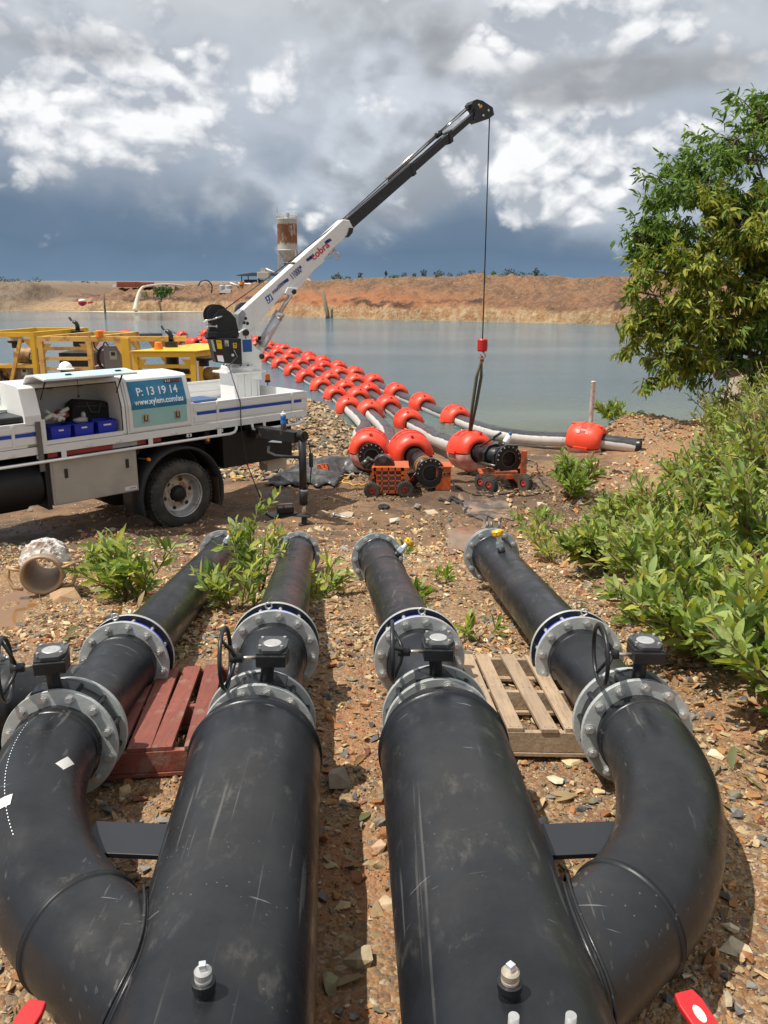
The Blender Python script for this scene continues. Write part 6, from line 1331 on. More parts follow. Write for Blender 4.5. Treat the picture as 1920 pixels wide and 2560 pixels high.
sheet('narrow muddy plastic strip leading from the mat to the far right pipe flange', .78, 1.42, 8.6, 11.2, .03, 6, 'plastic_strip', m=mat('muddy_wet_strip', (.26, .17, .10), .22, 0, .25, 3, .2, 8, stain=(.42, .27, .15), sfac=.7, sscale=2), rot=-.06)
def cord(name, label, m, pts, r_=.012, wig=.06, seed=1, cat='cord', n=9, lift=.012):
    rr = random.Random(seed); P = smooth_path([Vector((x, y, 0)) for x, y in pts], n); 
    P = [Vector((p.x+rr.uniform(-wig, wig)*.3, p.y+rr.uniform(-wig, wig)*.3, 0)) for p in P]; P = smooth_path(P[::2], 3)
    o = MB().tube([Vector((p.x, p.y, G(p.x, p.y)+lift)) for p in P], r_, 5).build(name, m); return tag(o, label, cat)
def gp(u, v): p = onground(u, v); return (p.x, p.y)
M_OC = mat('orange_cable', (.75, .14, .03), .5); M_YC = mat('yellow_cord', (.72, .42, .04), .5); M_KC = mat('black_webbing', (.02, .02, .02), .7)
cord('extension_cable', 'orange extension cable lying across the dirt under the outrigger beam', M_OC, [gp(*c3(x, y)) for x, y in ((230, 735), (300, 775), (380, 800), (470, 812), (560, 830), (640, 815))], .011, .12, 3)
cord('yellow_cord', 'yellow cord looping over the dirt toward the orange trolley', M_YC, [gp(*c3(x, y)) for x, y in ((560, 838), (620, 830), (700, 845), (770, 825), (700, 830), (790, 858), (865, 856))], .012, .1, 5)
cord('yellow_cord', 'second yellow cord tangled around the orange cable reel', M_YC, [gp(*c3(x, y)) for x, y in ((570, 820), (620, 795), (655, 835), (610, 832), (680, 838), (640, 845))], .012, .1, 8)
p = onground(*c3(640, 818)); rl = thing('cable_reel', 'small orange cable reel lying on the dirt right of the outrigger leg', 'cable reel', p)
MB().lathe([(.05, -.05), (.12, -.05), (.12, -.035), (.06, -.03), (.06, .03), (.12, .035), (.12, .05), (.05, .05)], p+Vector((0, 0, .12)), (.8, .5, .1), 20).build('reel_drum', M_ORG, rl); MB().tube([p+Vector((-.12, -.02, .02)), p+Vector((-.1, -.03, .24)), p+Vector((.08, .03, .25)), p+Vector((.12, .03, .03))], .016, 8).build('reel_handle', M_ORG, rl)
cord('ratchet_strap', 'tangle of black webbing strap lying over the muddy plastic strip', M_KC, [gp(*c3(x, y)) for x, y in ((1330, 950), (1400, 985), (1450, 960), (1480, 1000), (1420, 1020), (1390, 985), (1500, 965), (1560, 985), (1520, 1010), (1460, 975), (1480, 935))], .022, .12, 11)
cord('ratchet_strap', 'second black strap tangle in the shadow below the open pipe end', M_KC, [gp(*c3(x, y)) for x, y in ((1250, 935), (1290, 950), (1340, 940), (1300, 925), (1380, 945))], .028, .16, 12)
cord('black_cable', 'thin black cable trailing from the orange box across the mud to the right', M_KC, [gp(*c3(x, y)) for x, y in ((1290, 830), (1350, 880), (1450, 915), (1560, 905), (1655, 895), (1710, 860))], .012, .08, 13)
cord('black_cable', 'black cable curling on the mud right of the right-hand trolley', M_KC, [gp(1100+x*.4943, 800+y*.4943) for x, y in ((440, 710), (490, 730), (500, 800), (555, 860), (500, 885), (300, 885), (180, 870))], .012, .08, 14)
cord('black_rag', 'small black scrap of webbing on the mud left of the pointed rock', M_KC, [gp(*c3(x, y)) for x, y in ((915, 975), (950, 968), (970, 975), (940, 980), (960, 970))], .03, .1, 15, 'scrap')
p = onground(*c1(1235, 822)); sh_ = MB(); sh_.tube([p+Vector((.085*math.cos(t), .085*math.sin(t), .025)) for t in [2*math.pi*i/20 for i in range(21)]], .022, 8, cap=False); sho = sh_.build('lifting_ring', M_YEL); tag(sho, 'small yellow lifting ring lying on the dirt behind the rear wheel', 'ring')
MB().tube([p+Vector((-.05, .06, .03)), p+Vector((-.04, .12, .10)), p+Vector((0, .08, .05))], .014, 6).build('ring_hook', M_TXTK, sho)
p = onground(*c3(700, 1022)); a_ = Vector((.8, -.5, 0)).normalized(); bo = MB().cyl(p+Vector((0, 0, .03)), p+a_*.26+Vector((0, 0, .02)), .018, 10); bo.cyl(p-a_*.03+Vector((0, 0, .03)), p+Vector((0, 0, .03)), .04, 6); tag(bo.build('loose_bolt', M_BOLT), 'large galvanised bolt dropped on the ground right of the outrigger foot', 'bolt')
p = onground(*c3(425, 1015)); rc = thing('remote_box', 'black remote control box with a wire guard on the ground left of the outrigger foot', 'control box', p)
MB().box(p+Vector((0, 0, .03)), (.42, .26, .03), Matrix.Rotation(.5, 3, 'Z')).build('base_plate', M_BLK, rc); MB().box(p+Vector((.05, .02, .09)), (.24, .14, .09), Matrix.Rotation(.3, 3, 'Z')).build('box_body', M_BLK, rc, bevel=.01)
MB().tube([p+Vector((-.06, -.04, .13)), p+Vector((-.06, -.04, .19)), p+Vector((.16, .0, .19)), p+Vector((.16, .0, .13))], .007, 6).build('wire_guard', M_CHR, rc); MB().ball(p+Vector((.03, 0, .145)), .016, 8, 5).build('red_button', M_RED, rc)
pb_ = aty(1478, 1040, 19.0); MB_ = MB().lathe([(.0, .80), (.052, .80), (.055, .78), (.05, .77), (.05, -.4)], (pb_.x, pb_.y, pb_.z), (.0, .0, 1), 20, True); mbp = MB_.build('marker_post', M_POST); tag(mbp, 'chalky white plastic post standing upright at the water edge', 'post')
tpz = atz(800, 795, 0); 
tb_ = MB(); q0 = aty(807, 728, tpz.y); q1 = aty(819, 787, tpz.y-.5); tb_.tube([q1-Vector((0, 0, .5)), q1, q0], [.24, .22, .17], 9); tag(tb_.build('timber_pile', M_TIM), 'leaning timber pile standing in the water at the far bank', 'post')
q2 = atz(795, 787, 0); bb_ = MB(); tv, tf = shard(77, .8, 14); bb_.add([Vector(v)*.75+q2+Vector((0, -.3, .35)) for v in tv], tf); tag(bb_.build('boulder', mat('dark_boulder', (.15, .11, .07), .9, 0, .2, 2, 1, 4)), 'dark brown boulder at the waterline beside the leaning timber pile', 'rock')
# ------------------------------------------------------------ pump skids
def az(x, y, Y): return aty(*c1(x, y), Y)
def skid_frame(root, m, x0, x1, Yf, Yb, ztop, zb, roof, rails, bars=True, wd=.10, shift=0):
    mb = MB()
    for x in (x0, x1):
        for Y in (Yf, Yb):
            xx = x+(shift if Y == Yb else 0); MB().beam((xx, Y, zb), (xx, Y, ztop-wd/2), wd, wd, (0, 1, 0)).build('frame_post', m, root)
            s_ = 1 if x == x0 else -1; mb.prism([(xx, Y-.01, ztop-wd), (xx+s_*.22, Y-.01, ztop-wd), (xx, Y-.01, ztop-wd-.30)], (0, .02, 0))
    mb.build('corner_gusset', m, root)
    MB().beam((x0-.05, Yf, ztop), (x1+.05, Yf, ztop), wd, wd).build('top_beam', m, root); MB().beam((x0-.05+shift, Yb, ztop), (x1+.05+shift, Yb, ztop), wd, wd).build('top_beam', m, root)
    for x in (x0, x1): MB().beam((x, Yf, ztop), (x+shift, Yb, ztop), wd, wd).build('top_beam', m, root)
    MB().beam((x0-.1, Yf, zb+.1), (x1+.1, Yf, zb+.1), .14, .2).build('base_beam', m, root); MB().beam((x0-.1, Yb, zb+.1), (x1+.1, Yb, zb+.1), .14, .2).build('base_beam', m, root)
    if roof: MB().prism([(x0-.09, Yf-.08, ztop+.055), (x1+.09, Yf-.08, ztop+.055), (x1+.09+shift, Yb+.08, ztop+.055), (x0-.09+shift, Yb+.08, ztop+.055)], (0, 0, .015)).build('roof_plate', m, root)
    for z in rails: MB().beam((x0 if bars is True else bars[0], Yf, z), (x1 if bars is True else bars[1], Yf, z), .05, .07).build('guard_rail', m, root)
def engine(root, x, Y, z, k=1.0, cleaner=True):
    mb = MB(); mb.box((x, Y, z+.35), (1.0*k, .6, .7)); 
    for i in range(7): mb.box((x-.42*k+.14*i*k, Y-.32, z+.42+.1*(i % 2)), (.09, .12, .26))
    mb.build('engine_block', M_ENG, root, bevel=.015)
    mb = MB()
    for i in range(10): 
        a_ = random.uniform(-.5, .4); mb.tube([(x+a_*k, Y-.36, z+random.uniform(.05, .7)), (x+a_*k+random.uniform(-.1, .1), Y-.42, z+random.uniform(.05, .7)), (x+a_*k+.15, Y-.34, z+random.uniform(.0, .6))], .025, 6)
    mb.build('engine_pipes', M_BLKT, root)
    MB().lathe([(0, 0), (.16*k, 0), (.19*k, .05), (.19*k, .45), (.17*k, .5), (0, .5)], (x+.1*k, Y-.1, z+.92), (.97, -.25, 0), 24).build('air_cleaner_body', M_ENG, root)
    if cleaner: 
        MB().lathe([(0, 0), (.10, 0), (.10, .10), (.18, .12), (.185, .16), (.0, .16)], (x+.05*k, Y, z+1.08), (0, 0, 1), 24).build('precleaner_neck', M_BLK, root); MB().lathe([(.165, .16), (.17, .17), (.17, .27), (0, .275)], (x+.05*k, Y, z+1.08), (0, 0, 1), 24).build('precleaner_bowl', mat('smoky_bowl', (.42, .38, .30), .2), root); MB().lathe([(.172, .265), (.18, .27), (.17, .31), (.02, .325), (.015, .35), (0, .35)], (x+.05*k, Y, z+1.08), (0, 0, 1), 24).build('precleaner_cap', M_BLK, root)
def muffler(root, x, Y, z0, z1, r_=.14):
    MB().lathe([(0, z0), (r_, z0), (r_, z1), (r_*.5, z1+.01)], (x, Y, 0), (0, 0, 1), 20).build('exhaust_muffler', M_BLK, root)
    o = MB().tube([(x, Y, z1-.02), (x, Y, z1+.12), (x-.02, Y, z1+.17), (x-.09, Y, z1+.22)], [.055, .05, .05, .045], 12); o.build('exhaust_stack', M_BLK, root); MB().box((x-.15, Y, z1+.27), (.02, .10, .10), Matrix.Rotation(-.5, 3, 'Y')).build('rain_flap', M_BLK, root)
def redpump(root, x, Y, z, k=1):
    MB().lathe([(0, 0), (.22*k, 0), (.30*k, .08), (.30*k, .26), (.22*k, .34), (0, .34)], (x, Y-.17, z+.45), (0, 1, 0), 24, False).build('pump_volute', M_ORG if k < 1 else mat('red_pump_paint', (.50, .05, .03), .45, 0, .15, 8), root)
    MB().tube([(x+.2, Y, z+.55), (x+.4, Y, z+.60), (x+.45, Y, z+.9), (x+.30, Y, z+1.02)], [.10, .09, .09, .11], 14).build('pump_outlet', mat('red_pump_paint', (.50, .05, .03), .45), root)
    MB().tube([(x-.1, Y-.1, z+.7), (x-.12, Y-.15, z+1.0), (x+.05, Y-.2, z+1.05), (x+.12, Y-.2, z+.92)], .022, 8).build('vent_hose', M_CAST, root)
def panel(root, x, Y, z, w_=.32, h_=.42):
    o = MB().box((x, Y, z), (w_, .18, h_)).build('control_panel', mat('grey_control_panel', (.20, .19, .18), .5), root, bevel=.01); MB().box((x+.03, Y-.095, z+.06), (w_*.45, .006, h_*.35)).build('panel_face', mat('beige_panel', (.42, .40, .33), .5), o); MB().box((x+.03, Y-.1, z+.09), (w_*.25, .006, h_*.15)).build('panel_screen', M_TXTK, o)
gs = .24
# skid A, far left
xa0 = az(-120, 100, 19).x; xa1 = az(250, 100, 19).x; zt_ = az(0, 75, 19).z
A_ = thing('pump_skid', 'leftmost yellow pump frame with a tan engine and round air cleaner inside', 'pump', ((xa0+xa1)/2, 19.5, gs), 'diesel pump skids by the water')
skid_frame(A_, M_YEL, xa0, xa1-.35, 19, 20.9, zt_, gs, False, [az(0, 240, 19).z, gs+.55], shift=.55)
engine(A_, az(62, 200, 19.3).x, 19.5, az(0, 182, 19.4).z-.92); redpump(A_, az(215, 200, 19.5).x-.1, 19.7, gs+.35); panel(A_, az(135, 280, 19.2).x, 19.15, az(135, 280, 19.2).z)
muffler(A_, az(408, 100, 20.3).x, 20.3, gs+1.0, az(408, 55, 20.3).z)
MB().beam((xa0+.3, 18.98, gs+.2), (az(120, 200, 19).x, 18.98, az(0, 330, 19).z+1.0), .07, .07).build('brace_bar', M_YEP, A_)
MB().prism([az(x, y, 19.1) for x, y in ((150, 172), (190, 172), (190, 215), (150, 215))], (0, .05, 0)).build('open_panel_door', M_BLK, A_); MB().prism([az(x, y, 19.08) for x, y in ((155, 177), (185, 177), (185, 205), (155, 205))], (0, .01, 0)).build('door_paper', M_GUM, A_)
# skid B
Yb_ = 17.6; xb0, xb1 = az(208, 100, Yb_).x, az(462, 100, Yb_).x; xb2 = az(650, 100, Yb_).x; xb3 = az(860, 100, Yb_+.2).x; zt_ = az(300, 98, Yb_).z
B_ = thing('pump_skid', 'middle pump frame of faded rusty yellow bars with a black exhaust stack and red pump', 'pump', ((xb0+xb3)/2, Yb_+.8, gs), 'diesel pump skids by the water')
skid_frame(B_, M_YEP, xb0, xb1, Yb_, Yb_+1.7, zt_, gs, False, [az(0, y, Yb_).z for y in (148, 200, 252)], shift=.5)
MB().beam((xb1, Yb_, zt_), (xb2+1.25, Yb_+.1, zt_), .1, .1).build('top_beam', M_YEP, B_); MB().beam((xb2, Yb_, zt_+.02), (xb2, Yb_, gs), .16, .16, (0, 1, 0)).build('frame_post', M_YEL, B_); MB().beam((xb3, Yb_+.2, zt_-.05), (xb3, Yb_+.2, gs), .1, .1, (0, 1, 0)).build('frame_post', M_YEP, B_)
MB().prism([(xb3, Yb_+.1, zt_-.06), (xb3-.35, Yb_+.1, zt_-.06), (xb3, Yb_+.1, zt_-.55)], (0, .02, 0)).build('corner_gusset', M_YEP, B_); MB().prism([(xb2, Yb_-.02, zt_-.06), (xb2-.25, Yb_-.02, zt_-.06), (xb2, Yb_-.02, zt_-.5)], (0, .02, 0)).build('corner_gusset', M_YEP, B_)
MB().bb((az(285, 0, Yb_+.5).x, Yb_+.5, gs+.3), (az(470, 0, Yb_+.5).x, Yb_+1.2, az(0, 170, Yb_+.5).z)).build('radiator_box', M_BLK, B_, bevel=.01)
redpump(B_, az(520, 200, Yb_+.4).x, Yb_+.5, gs+.75); engine(B_, az(560, 230, Yb_+.8).x, Yb_+.9, gs+.1, .8, False); panel(B_, az(592, 195, Yb_+.2).x, Yb_+.15, az(592, 195, Yb_+.2).z, .34, .5)
MB().lathe([(.26, 0), (.26, .05), (.22, .05)], az(545, 195, Yb_+.3), (.9, -.4, 0), 24, False).build('belt_guard', M_BLK, B_)
MB().tube([az(x, y, Yb_+.1) for x, y in ((485, 115), (490, 140), (510, 160), (530, 148), (540, 118), (548, 115), (560, 130), (565, 200))], .014, 6).build('wiring_loom', M_TXTK, B_)
p = az(518, 88, Yb_); MB().lathe([(.08, -.02), (.08, .10), (.06, .115), (0, .115)], (p.x, p.y, zt_+.06), (0, 0, 1), 16).build('beacon_lens', M_AMB, B_)
# skid C
Yc_ = 16.3; xc0, xc1 = az(702, 190, Yc_).x, az(1000, 190, Yc_).x; zt_ = az(700, 178, Yc_).z
C_s = thing('pump_skid', 'right-hand pump with a bright yellow roof plate, orange beacon and black exhaust', 'pump', ((xc0+xc1)/2, Yc_+.8, gs), 'diesel pump skids by the water')
skid_frame(C_s, M_YEL, xc0, xc1, Yc_, Yc_+1.9, zt_, gs, True, [az(0, 240, Yc_).z, az(0, 290, Yc_).z], shift=.85)
engine(C_s, az(1050, 270, Yc_+.6).x, Yc_+.6, az(0, 280, Yc_+.6).z-.92, .8, True); MB().bb((az(780, 0, Yc_+.4).x, Yc_+.4, gs+.3), (az(965, 0, Yc_+.4).x, Yc_+1.0, az(0, 255, Yc_+.4).z)).build('radiator_box', M_BLK, C_s, bevel=.01)
p = az(890, 150, Yc_+.9); muffler(C_s, p.x, p.y, gs+.8, az(0, 112, Yc_+.9).z, .13); p = az(823, 165, Yc_+.35)
MB().lathe([(.09, 0), (.09, .03), (.075, .035), (.07, .13), (.05, .145), (0, .145)], (p.x, p.y, zt_+.07), (0, 0, 1), 20).build('beacon_lens', M_AMB, C_s); redpump(C_s, az(1110, 290, Yc_+1).x, Yc_+1.1, gs+.55, .8); redpump(C_s, az(730, 200, Yc_+.8).x, Yc_+.9, gs+.6, .8)
# ------------------------------------------------------------ works on the far bank
def fb(u, Y): return aty(u, 704, Y).x
# silo
Ys = 128; cxs = fb(721.5, Ys); zz_ = lambda v, Y=Ys: aty(720, v, Y).z; rS = (743-695)/2/2070*Ys*.98
silo = thing('cement_silo', 'tall cream silo on steel legs with a big rust-brown patch and a railed top', 'silo', (cxs, Ys, 3.6))
ms_ = bpy.data.materials.new('rusted_silo_steel'); ms_.use_nodes = True; t = NT(ms_.node_tree); b = t.n['Principled BSDF']; co = t.node('ShaderNodeNewGeometry').outputs['Position']; px, py, pz = t.sep(co)
c = t.mix(t.noise(t.mapv(co, scale=(1, 1, .3)), 1.2, 6, .6), (.42, .40, .33), (.55, .54, .47))
n_ = t.m('SUBTRACT', t.noise(t.mapv(co, scale=(1.1, 1.1, .35)), 1.4, 8, .72), .5)
zr0, zr1 = zz_(612), zz_(560)
f = t.m('MULTIPLY', t.mr(t.m('ADD', pz, t.m('MULTIPLY', n_, 2.5)), zr0, zr0+.3), t.mr(t.m('ADD', pz, t.m('MULTIPLY', n_, 1.2)), zr1-.1, zr1+.1, 1, 0)); f = t.m('MULTIPLY', f, t.mr(n_, -.12, -.02))
c = t.mix(f, c, t.mix(t.noise(co, 2.2, 7, .7), (.12, .045, .025), (.33, .15, .07))); t.set(b.inputs['Base Color'], c); b.inputs['Roughness'].default_value = .8
zt_, zb_ = zz_(547), zz_(626)
MB().lathe([(0, zt_+.15), (rS, zt_), (rS+.03, zt_-.05), (rS, zt_-.1), (rS, zb_)], (cxs, Ys, 0), (0, 0, 1), 40, True).build('silo_barrel', ms_, silo)
MB().lathe([(rS+.01, zb_+.1), (rS+.06, zb_), (rS*.98, zb_-.1), (.35, zz_(665)), (0, zz_(665))], (cxs, Ys, 0), (0, 0, 1), 32, False).build('silo_hopper', M_GAL, silo)
for sx in (-1, 1):
    for sy in (-1, 1): MB().beam((cxs+sx*rS*.88, Ys+sy*rS*.88, 3), (cxs+sx*rS*.88, Ys+sy*rS*.88, zb_), .16, .16, (0, 1, 0)).build('silo_leg', M_GAL, silo)
zl = [zb_, zb_-1.7, zb_-3.4, 3.2]
for i in range(3):
    for sg_ in (-1, 1): MB().beam((cxs-sg_*rS*.88, Ys-rS*.9, zl[i]), (cxs+sg_*rS*.88, Ys-rS*.9, zl[i+1]), .07, .07).build('silo_brace', M_GAL, silo)
    MB().beam((cxs-rS*.88, Ys-rS*.9, zl[i+1]), (cxs+rS*.88, Ys-rS*.9, zl[i+1]), .08, .08).build('silo_brace', M_GAL, silo)
mb = MB()
for k in range(14):
    t_ = 2*math.pi*k/14; mb.cyl((cxs+rS*math.cos(t_), Ys+rS*math.sin(t_), zt_), (cxs+rS*math.cos(t_), Ys+rS*math.sin(t_), zt_+.75), .025, 5)
for z in (.38, .75): mb.tube([(cxs+rS*math.cos(t), Ys+rS*math.sin(t), zt_+z) for t in [2*math.pi*i/28 for i in range(29)]], .025, 5)
mb.build('top_railing', M_GAL, silo); MB().lathe([(0, zz_(533)), (.32, zz_(533)), (.32, zt_), (0, zt_)], (cxs+.1, Ys, 0), (0, 0, 1), 14).build('vent_filter', M_TANK, silo); MB().cyl((cxs-rS*.95, Ys, zt_), (cxs-rS*.95, Ys, zz_(517)), .03, 5).build('antenna', M_TXTK, silo)
# shed, hopper, tanks
Yd = 124
shd = thing('open_shed', 'dark skillion roof on thin posts sheltering a navy container behind the crane boom', 'shed', (fb(660, Yd), Yd, 3.6))
z_ = lambda v: aty(700, v, Yd).z; X_ = lambda u: fb(u, Yd)
MB().prism([(X_(600), Yd-3, z_(688)), (X_(640), Yd-3, z_(682)), (X_(706), Yd-3, z_(683)), (X_(706), Yd-3, z_(689)), (X_(602), Yd-3, z_(690))], (0, 7, 0)).build('shed_roof', M_ROOF, shd)
for u in (612, 628, 655, 700): MB().beam((X_(u), Yd-2.6, 3.2), (X_(u), Yd-2.6, z_(688)), .12, .12, (0, 1, 0)).build('shed_post', M_TXTK, shd)
MB().bb((X_(616), Yd-2, 3.3), (X_(655), Yd+2, z_(699))).build('navy_container', M_NAVY, shd)
hop = thing('batching_hopper', 'white batching hopper on braced legs with conveyor tubes left of the silo', 'hopper', (X_(668), Yd-4, 3.6))
MB().bb((X_(656), Yd-5, z_(697)), (X_(684), Yd-3.2, z_(681))).build('hopper_bin', M_GAL, hop, bevel=.05); MB().bb((X_(664), Yd-4.8, z_(681)), (X_(676), Yd-3.5, z_(671))).build('filter_head', M_GAL, hop)
for u in (657, 683): MB().beam((X_(u), Yd-5, 3.0), (X_(u), Yd-5, z_(697)), .14, .14, (0, 1, 0)).build('hopper_leg', M_GAL, hop); MB().beam((X_(657), Yd-5.1, z_(697)), (X_(683), Yd-5.1, z_(712)), .08, .08).build('hopper_brace', M_GAL, hop)
MB().beam((X_(683), Yd-5.1, z_(697)), (X_(657), Yd-5.1, z_(712)), .08, .08).build('hopper_brace', M_GAL, hop)
MB().cyl((X_(676), Yd-4.5, z_(673)), (X_(700), Yd-4.5, z_(684)), .14, 8).build('screw_conveyor', M_PWH, hop); MB().cyl((X_(610), Yd-5, z_(708)), (X_(672), Yd-5, z_(713)), .12, 8).build('screw_conveyor', M_PWH, hop); MB().cyl((X_(592), Yd-5.5, z_(707)), (X_(616), Yd-5.5, z_(716)), .12, 8).build('screw_conveyor', M_PWH, hop)
MB().bb((X_(603), Yd-4.5, z_(712)), (X_(613), Yd-3.6, z_(702))).build('feed_box', M_GAL, hop)
for i, (u0, u1, m_, lab) in enumerate(((571, 583, M_TANK, 'left pale blue water tank on the far bank near the conveyors'), (584, 601, M_TANK, 'right pale blue water tank on the far bank near the conveyors'))):
    x_ = (X_(u0)+X_(u1))/2; r_ = (X_(u1)-X_(u0))/2; tk = MB().lathe([(0, z_(712)), (r_*.6, z_(712)+.02), (r_, z_(714)), (r_, z_(726)), (0, z_(726))], (x_, Yd-7, 0), (0, 0, 1), 20); tag(tk.build('water_tank', m_), lab, 'tank')
tk = MB().prism([(X_(573), Yd-9, z_(730)), (X_(590), Yd-9, z_(721)), (X_(603), Yd-9, z_(722)), (X_(603), Yd-9, z_(731))], (0, 1, 0)); tag(tk.build('white_liner_sheet', M_PWH), 'white sheet draped in front of the pale blue tanks', 'sheet')
tk = MB().lathe([(0, z_(704)), (.35, z_(704)), (.35, z_(711)), (0, z_(711))], (X_(622), Yd-6, 0), (0, 0, 1), 12); tag(tk.build('orange_drum', M_AMB), 'orange drum standing before the navy container', 'drum')
mb = MB(); mb.tube([(X_(545)+math.cos(t)*.9*(1+.2*math.sin(t)), Yd-9, z_(722)+1.2*math.sin(t)) for t in [i*.35-.4 for i in range(10)]], .09, 6); tag(mb.build('black_hose', M_TXTK), 'black hose arching on the far bank left of the blue tanks', 'hose')
# containers, discharge pipe and falling water
Yk = 122; xk = lambda u: fb(u, Yk); zk = lambda v: aty(300, v, Yk).z
for u0, u1, v0, lab in ((291, 339, 704.5, 'longer rust-red shipping container on the skyline at the left'), (340, 374, 705.5, 'shorter rust-red shipping container right of the longer one')):
    k_ = thing('shipping_container', lab, 'container', (xk((u0+u1)/2), Yk, zk(717)), 'shipping containers on the skyline')
    MB().bb((xk(u0), Yk, zk(718)), (xk(u1), Yk+2.4, zk(v0))).build('container_shell', M_CONT, k_)
    mb = MB(); n = 12
    for i in range(n): x_ = xk(u0)+(xk(u1)-xk(u0))*(i+.5)/n; mb.bb((x_-.05, Yk-.05, zk(716)), (x_+.05, Yk-.002, zk(v0+1)))
    o = mb.build('corrugation', M_CONT, k_)
k_ = MB().bb((xk(280), Yk, zk(718)), (xk(290), Yk+2, zk(711))); tag(k_.build('site_hut', M_PWH), 'little white hut at the left end of the rust-red containers', 'hut')
Yp = float(np.interp(fb(366, 112), fx, fy))-.4
dp = thing('discharge_pipe', 'white pipe on the bank pouring a fall of milky water into the lake', 'pipe', aty(400, 715, Yp))
pts = [aty(u, v, Yp+i*2.4) for i, (u, v) in enumerate(((366, 715), (385, 712.5), (405, 711), (425, 711), (445, 713), (463, 715.5)))]; MB().tube(smooth_path(pts, 4), .115, 10).build('pipe_run', M_PWH, dp)
wf = MB(); fp = [aty(u, v, Yp-i*.5) for i, (u, v) in enumerate(((366, 716), (357, 718), (350, 727), (345, 742), (341, 760), (338, 776)))]; fp = smooth_path(fp, 5); wf.tube(fp, [.11+.26*i/len(fp) for i in range(len(fp))], 9)
wfo = wf.build('falling_water', mat('milky_foam_water', (.62, .55, .42), .6, 0, .15, 3, .8, 6), dp)
fo = MB(); pfo = atz(340, 778.5, .03); n = 36; pts = []
for i in range(n): 
    t_ = 2*math.pi*i/n; rr = 1+.25*math.sin(3*t_)+.15*math.sin(7*t_); pts.append((pfo.x+1+9*rr*math.cos(t_), pfo.y-.6+2.0*rr*math.sin(t_), .012))
fo.add(pts, [tuple(range(n))]); fo.build('foam_patch', mat('milky_foam_water', (.62, .55, .42), .6), dp)
pr = atz(206, 757, 1.15); rr_ = MB().ball(pr, (.55, .45, .40), 14, 8, jit=.05); rr_.cyl(pr+Vector((.7, 0, 0)), pr+Vector((1.3, 0, .1)), .12, 8); rro = rr_.build('red_buoy', M_RED); tag(rro, 'red and white float stranded on the far gravel ramp', 'float'); MB().ball(pr+Vector((0, -.05, .25)), (.5, .42, .22), 14, 6).build('white_top', M_PWH, rro)
q = atz(262, 770, .6); po = MB().cyl((q.x, q.y, -.2), (q.x, q.y, 2.4), .12, 8); tag(po.build('depth_stake', M_TIM), 'thin upright stake at the foot of the far gravel ramp', 'post')
dm_ = aty(752, 704, 150); dmo = MB().ball((dm_.x, 150, dm_.z-1.2), (2.4, 2, 2.2), 18, 10, math.pi*.6, jit=.02); tag(dmo.build('covered_stockpile', mat('red_white_cover', (.52, .42, .36), .8, 0, .1, 3, stain=(.5, .06, .05), sfac=.9, sscale=2.5, slo=.5, shi=.54)), 'small dome of spoil under a red and white cover beyond the far bank', 'stockpile')
dk_ = MB().bb((aty(838, 702, 140).x, 140, aty(838, 706, 140).z), (aty(880, 702, 140).x, 142, aty(838, 699, 140).z)); tag(dk_.build('parked_machine', M_TXTK), 'low dark machine on the skyline beside the round bush', 'machine')
# ------------------------------------------------------------ foliage
def leaf_tpl(w_=.2, fold=.05, droop=.12, curl=0.0):
    ys_ = [0, .22, .5, .78, 1.0]; ws = [0.0, .72, 1.0, .68, 0.0]; V = []; 
    for y_, k in zip(ys_, ws):
        z = -droop*y_*y_; x0 = curl*math.sin(y_*math.pi)
        V += [(x0-w_/2*k, y_, z+fold*k*.5), (x0, y_, z-fold*k*.5), (x0+w_/2*k, y_, z+fold*k*.5)]
    F_ = [(1, 4, 3), (1, 5, 4), (3, 4, 7, 6), (4, 5, 8, 7), (6, 7, 10, 9), (7, 8, 11, 10), (9, 10, 13), (10, 11, 13)]
    use = sorted(set(i for f in F_ for i in f)); mp = {o: i for i, o in enumerate(use)}
    return [V[i] for i in use], [tuple(mp[i] for i in f) for f in F_]
LT = [leaf_tpl(.29, .05, .10, .02), leaf_tpl(.33, .04, .22, -.04), leaf_tpl(.25, .06, .02, .05)]
TT = [leaf_tpl(.25, .03, .35, .10), leaf_tpl(.28, .03, .5, -.12), leaf_tpl(.22, .03, .25, .05)]
def basis(dirs, roll):
    """3x3 matrices with columns x, y(dir), z"""
    d = dirs/np.linalg.norm(dirs, axis=1, keepdims=True); up = np.tile([0, 0, 1.], (len(d), 1)); a = np.cross(d, up); a /= np.linalg.norm(a, axis=1, keepdims=True)+1e-9; b_ = np.cross(a, d)
    c_, s_ = np.cos(roll)[:, None], np.sin(roll)[:, None]; x = a*c_+b_*s_; z = np.cross(x, d); return np.stack([x, d, z], 2)
TINT = np.array([(.19, .29, .045), (.27, .36, .065), (.33, .40, .12), (.14, .22, .05), (.38, .44, .15), (.42, .43, .075), (.24, .32, .11)])
LMESH = {}
def leafmesh(k, ti, tpls, tint, nm, m):
    key = (k, ti, nm)
    if key not in LMESH:
        me = bpy.data.meshes.new(nm); me.from_pydata(tpls[k][0], [], tpls[k][1]); me.materials.append(m)
        a = me.color_attributes.new('Col', 'FLOAT_COLOR', 'POINT')
        for i in range(len(tpls[k][0])): a.data[i].color = (*tint[ti], 1)
        me.polygons.foreach_set('use_smooth', [True]*len(me.polygons)); LMESH[key] = me
    return LMESH[key]
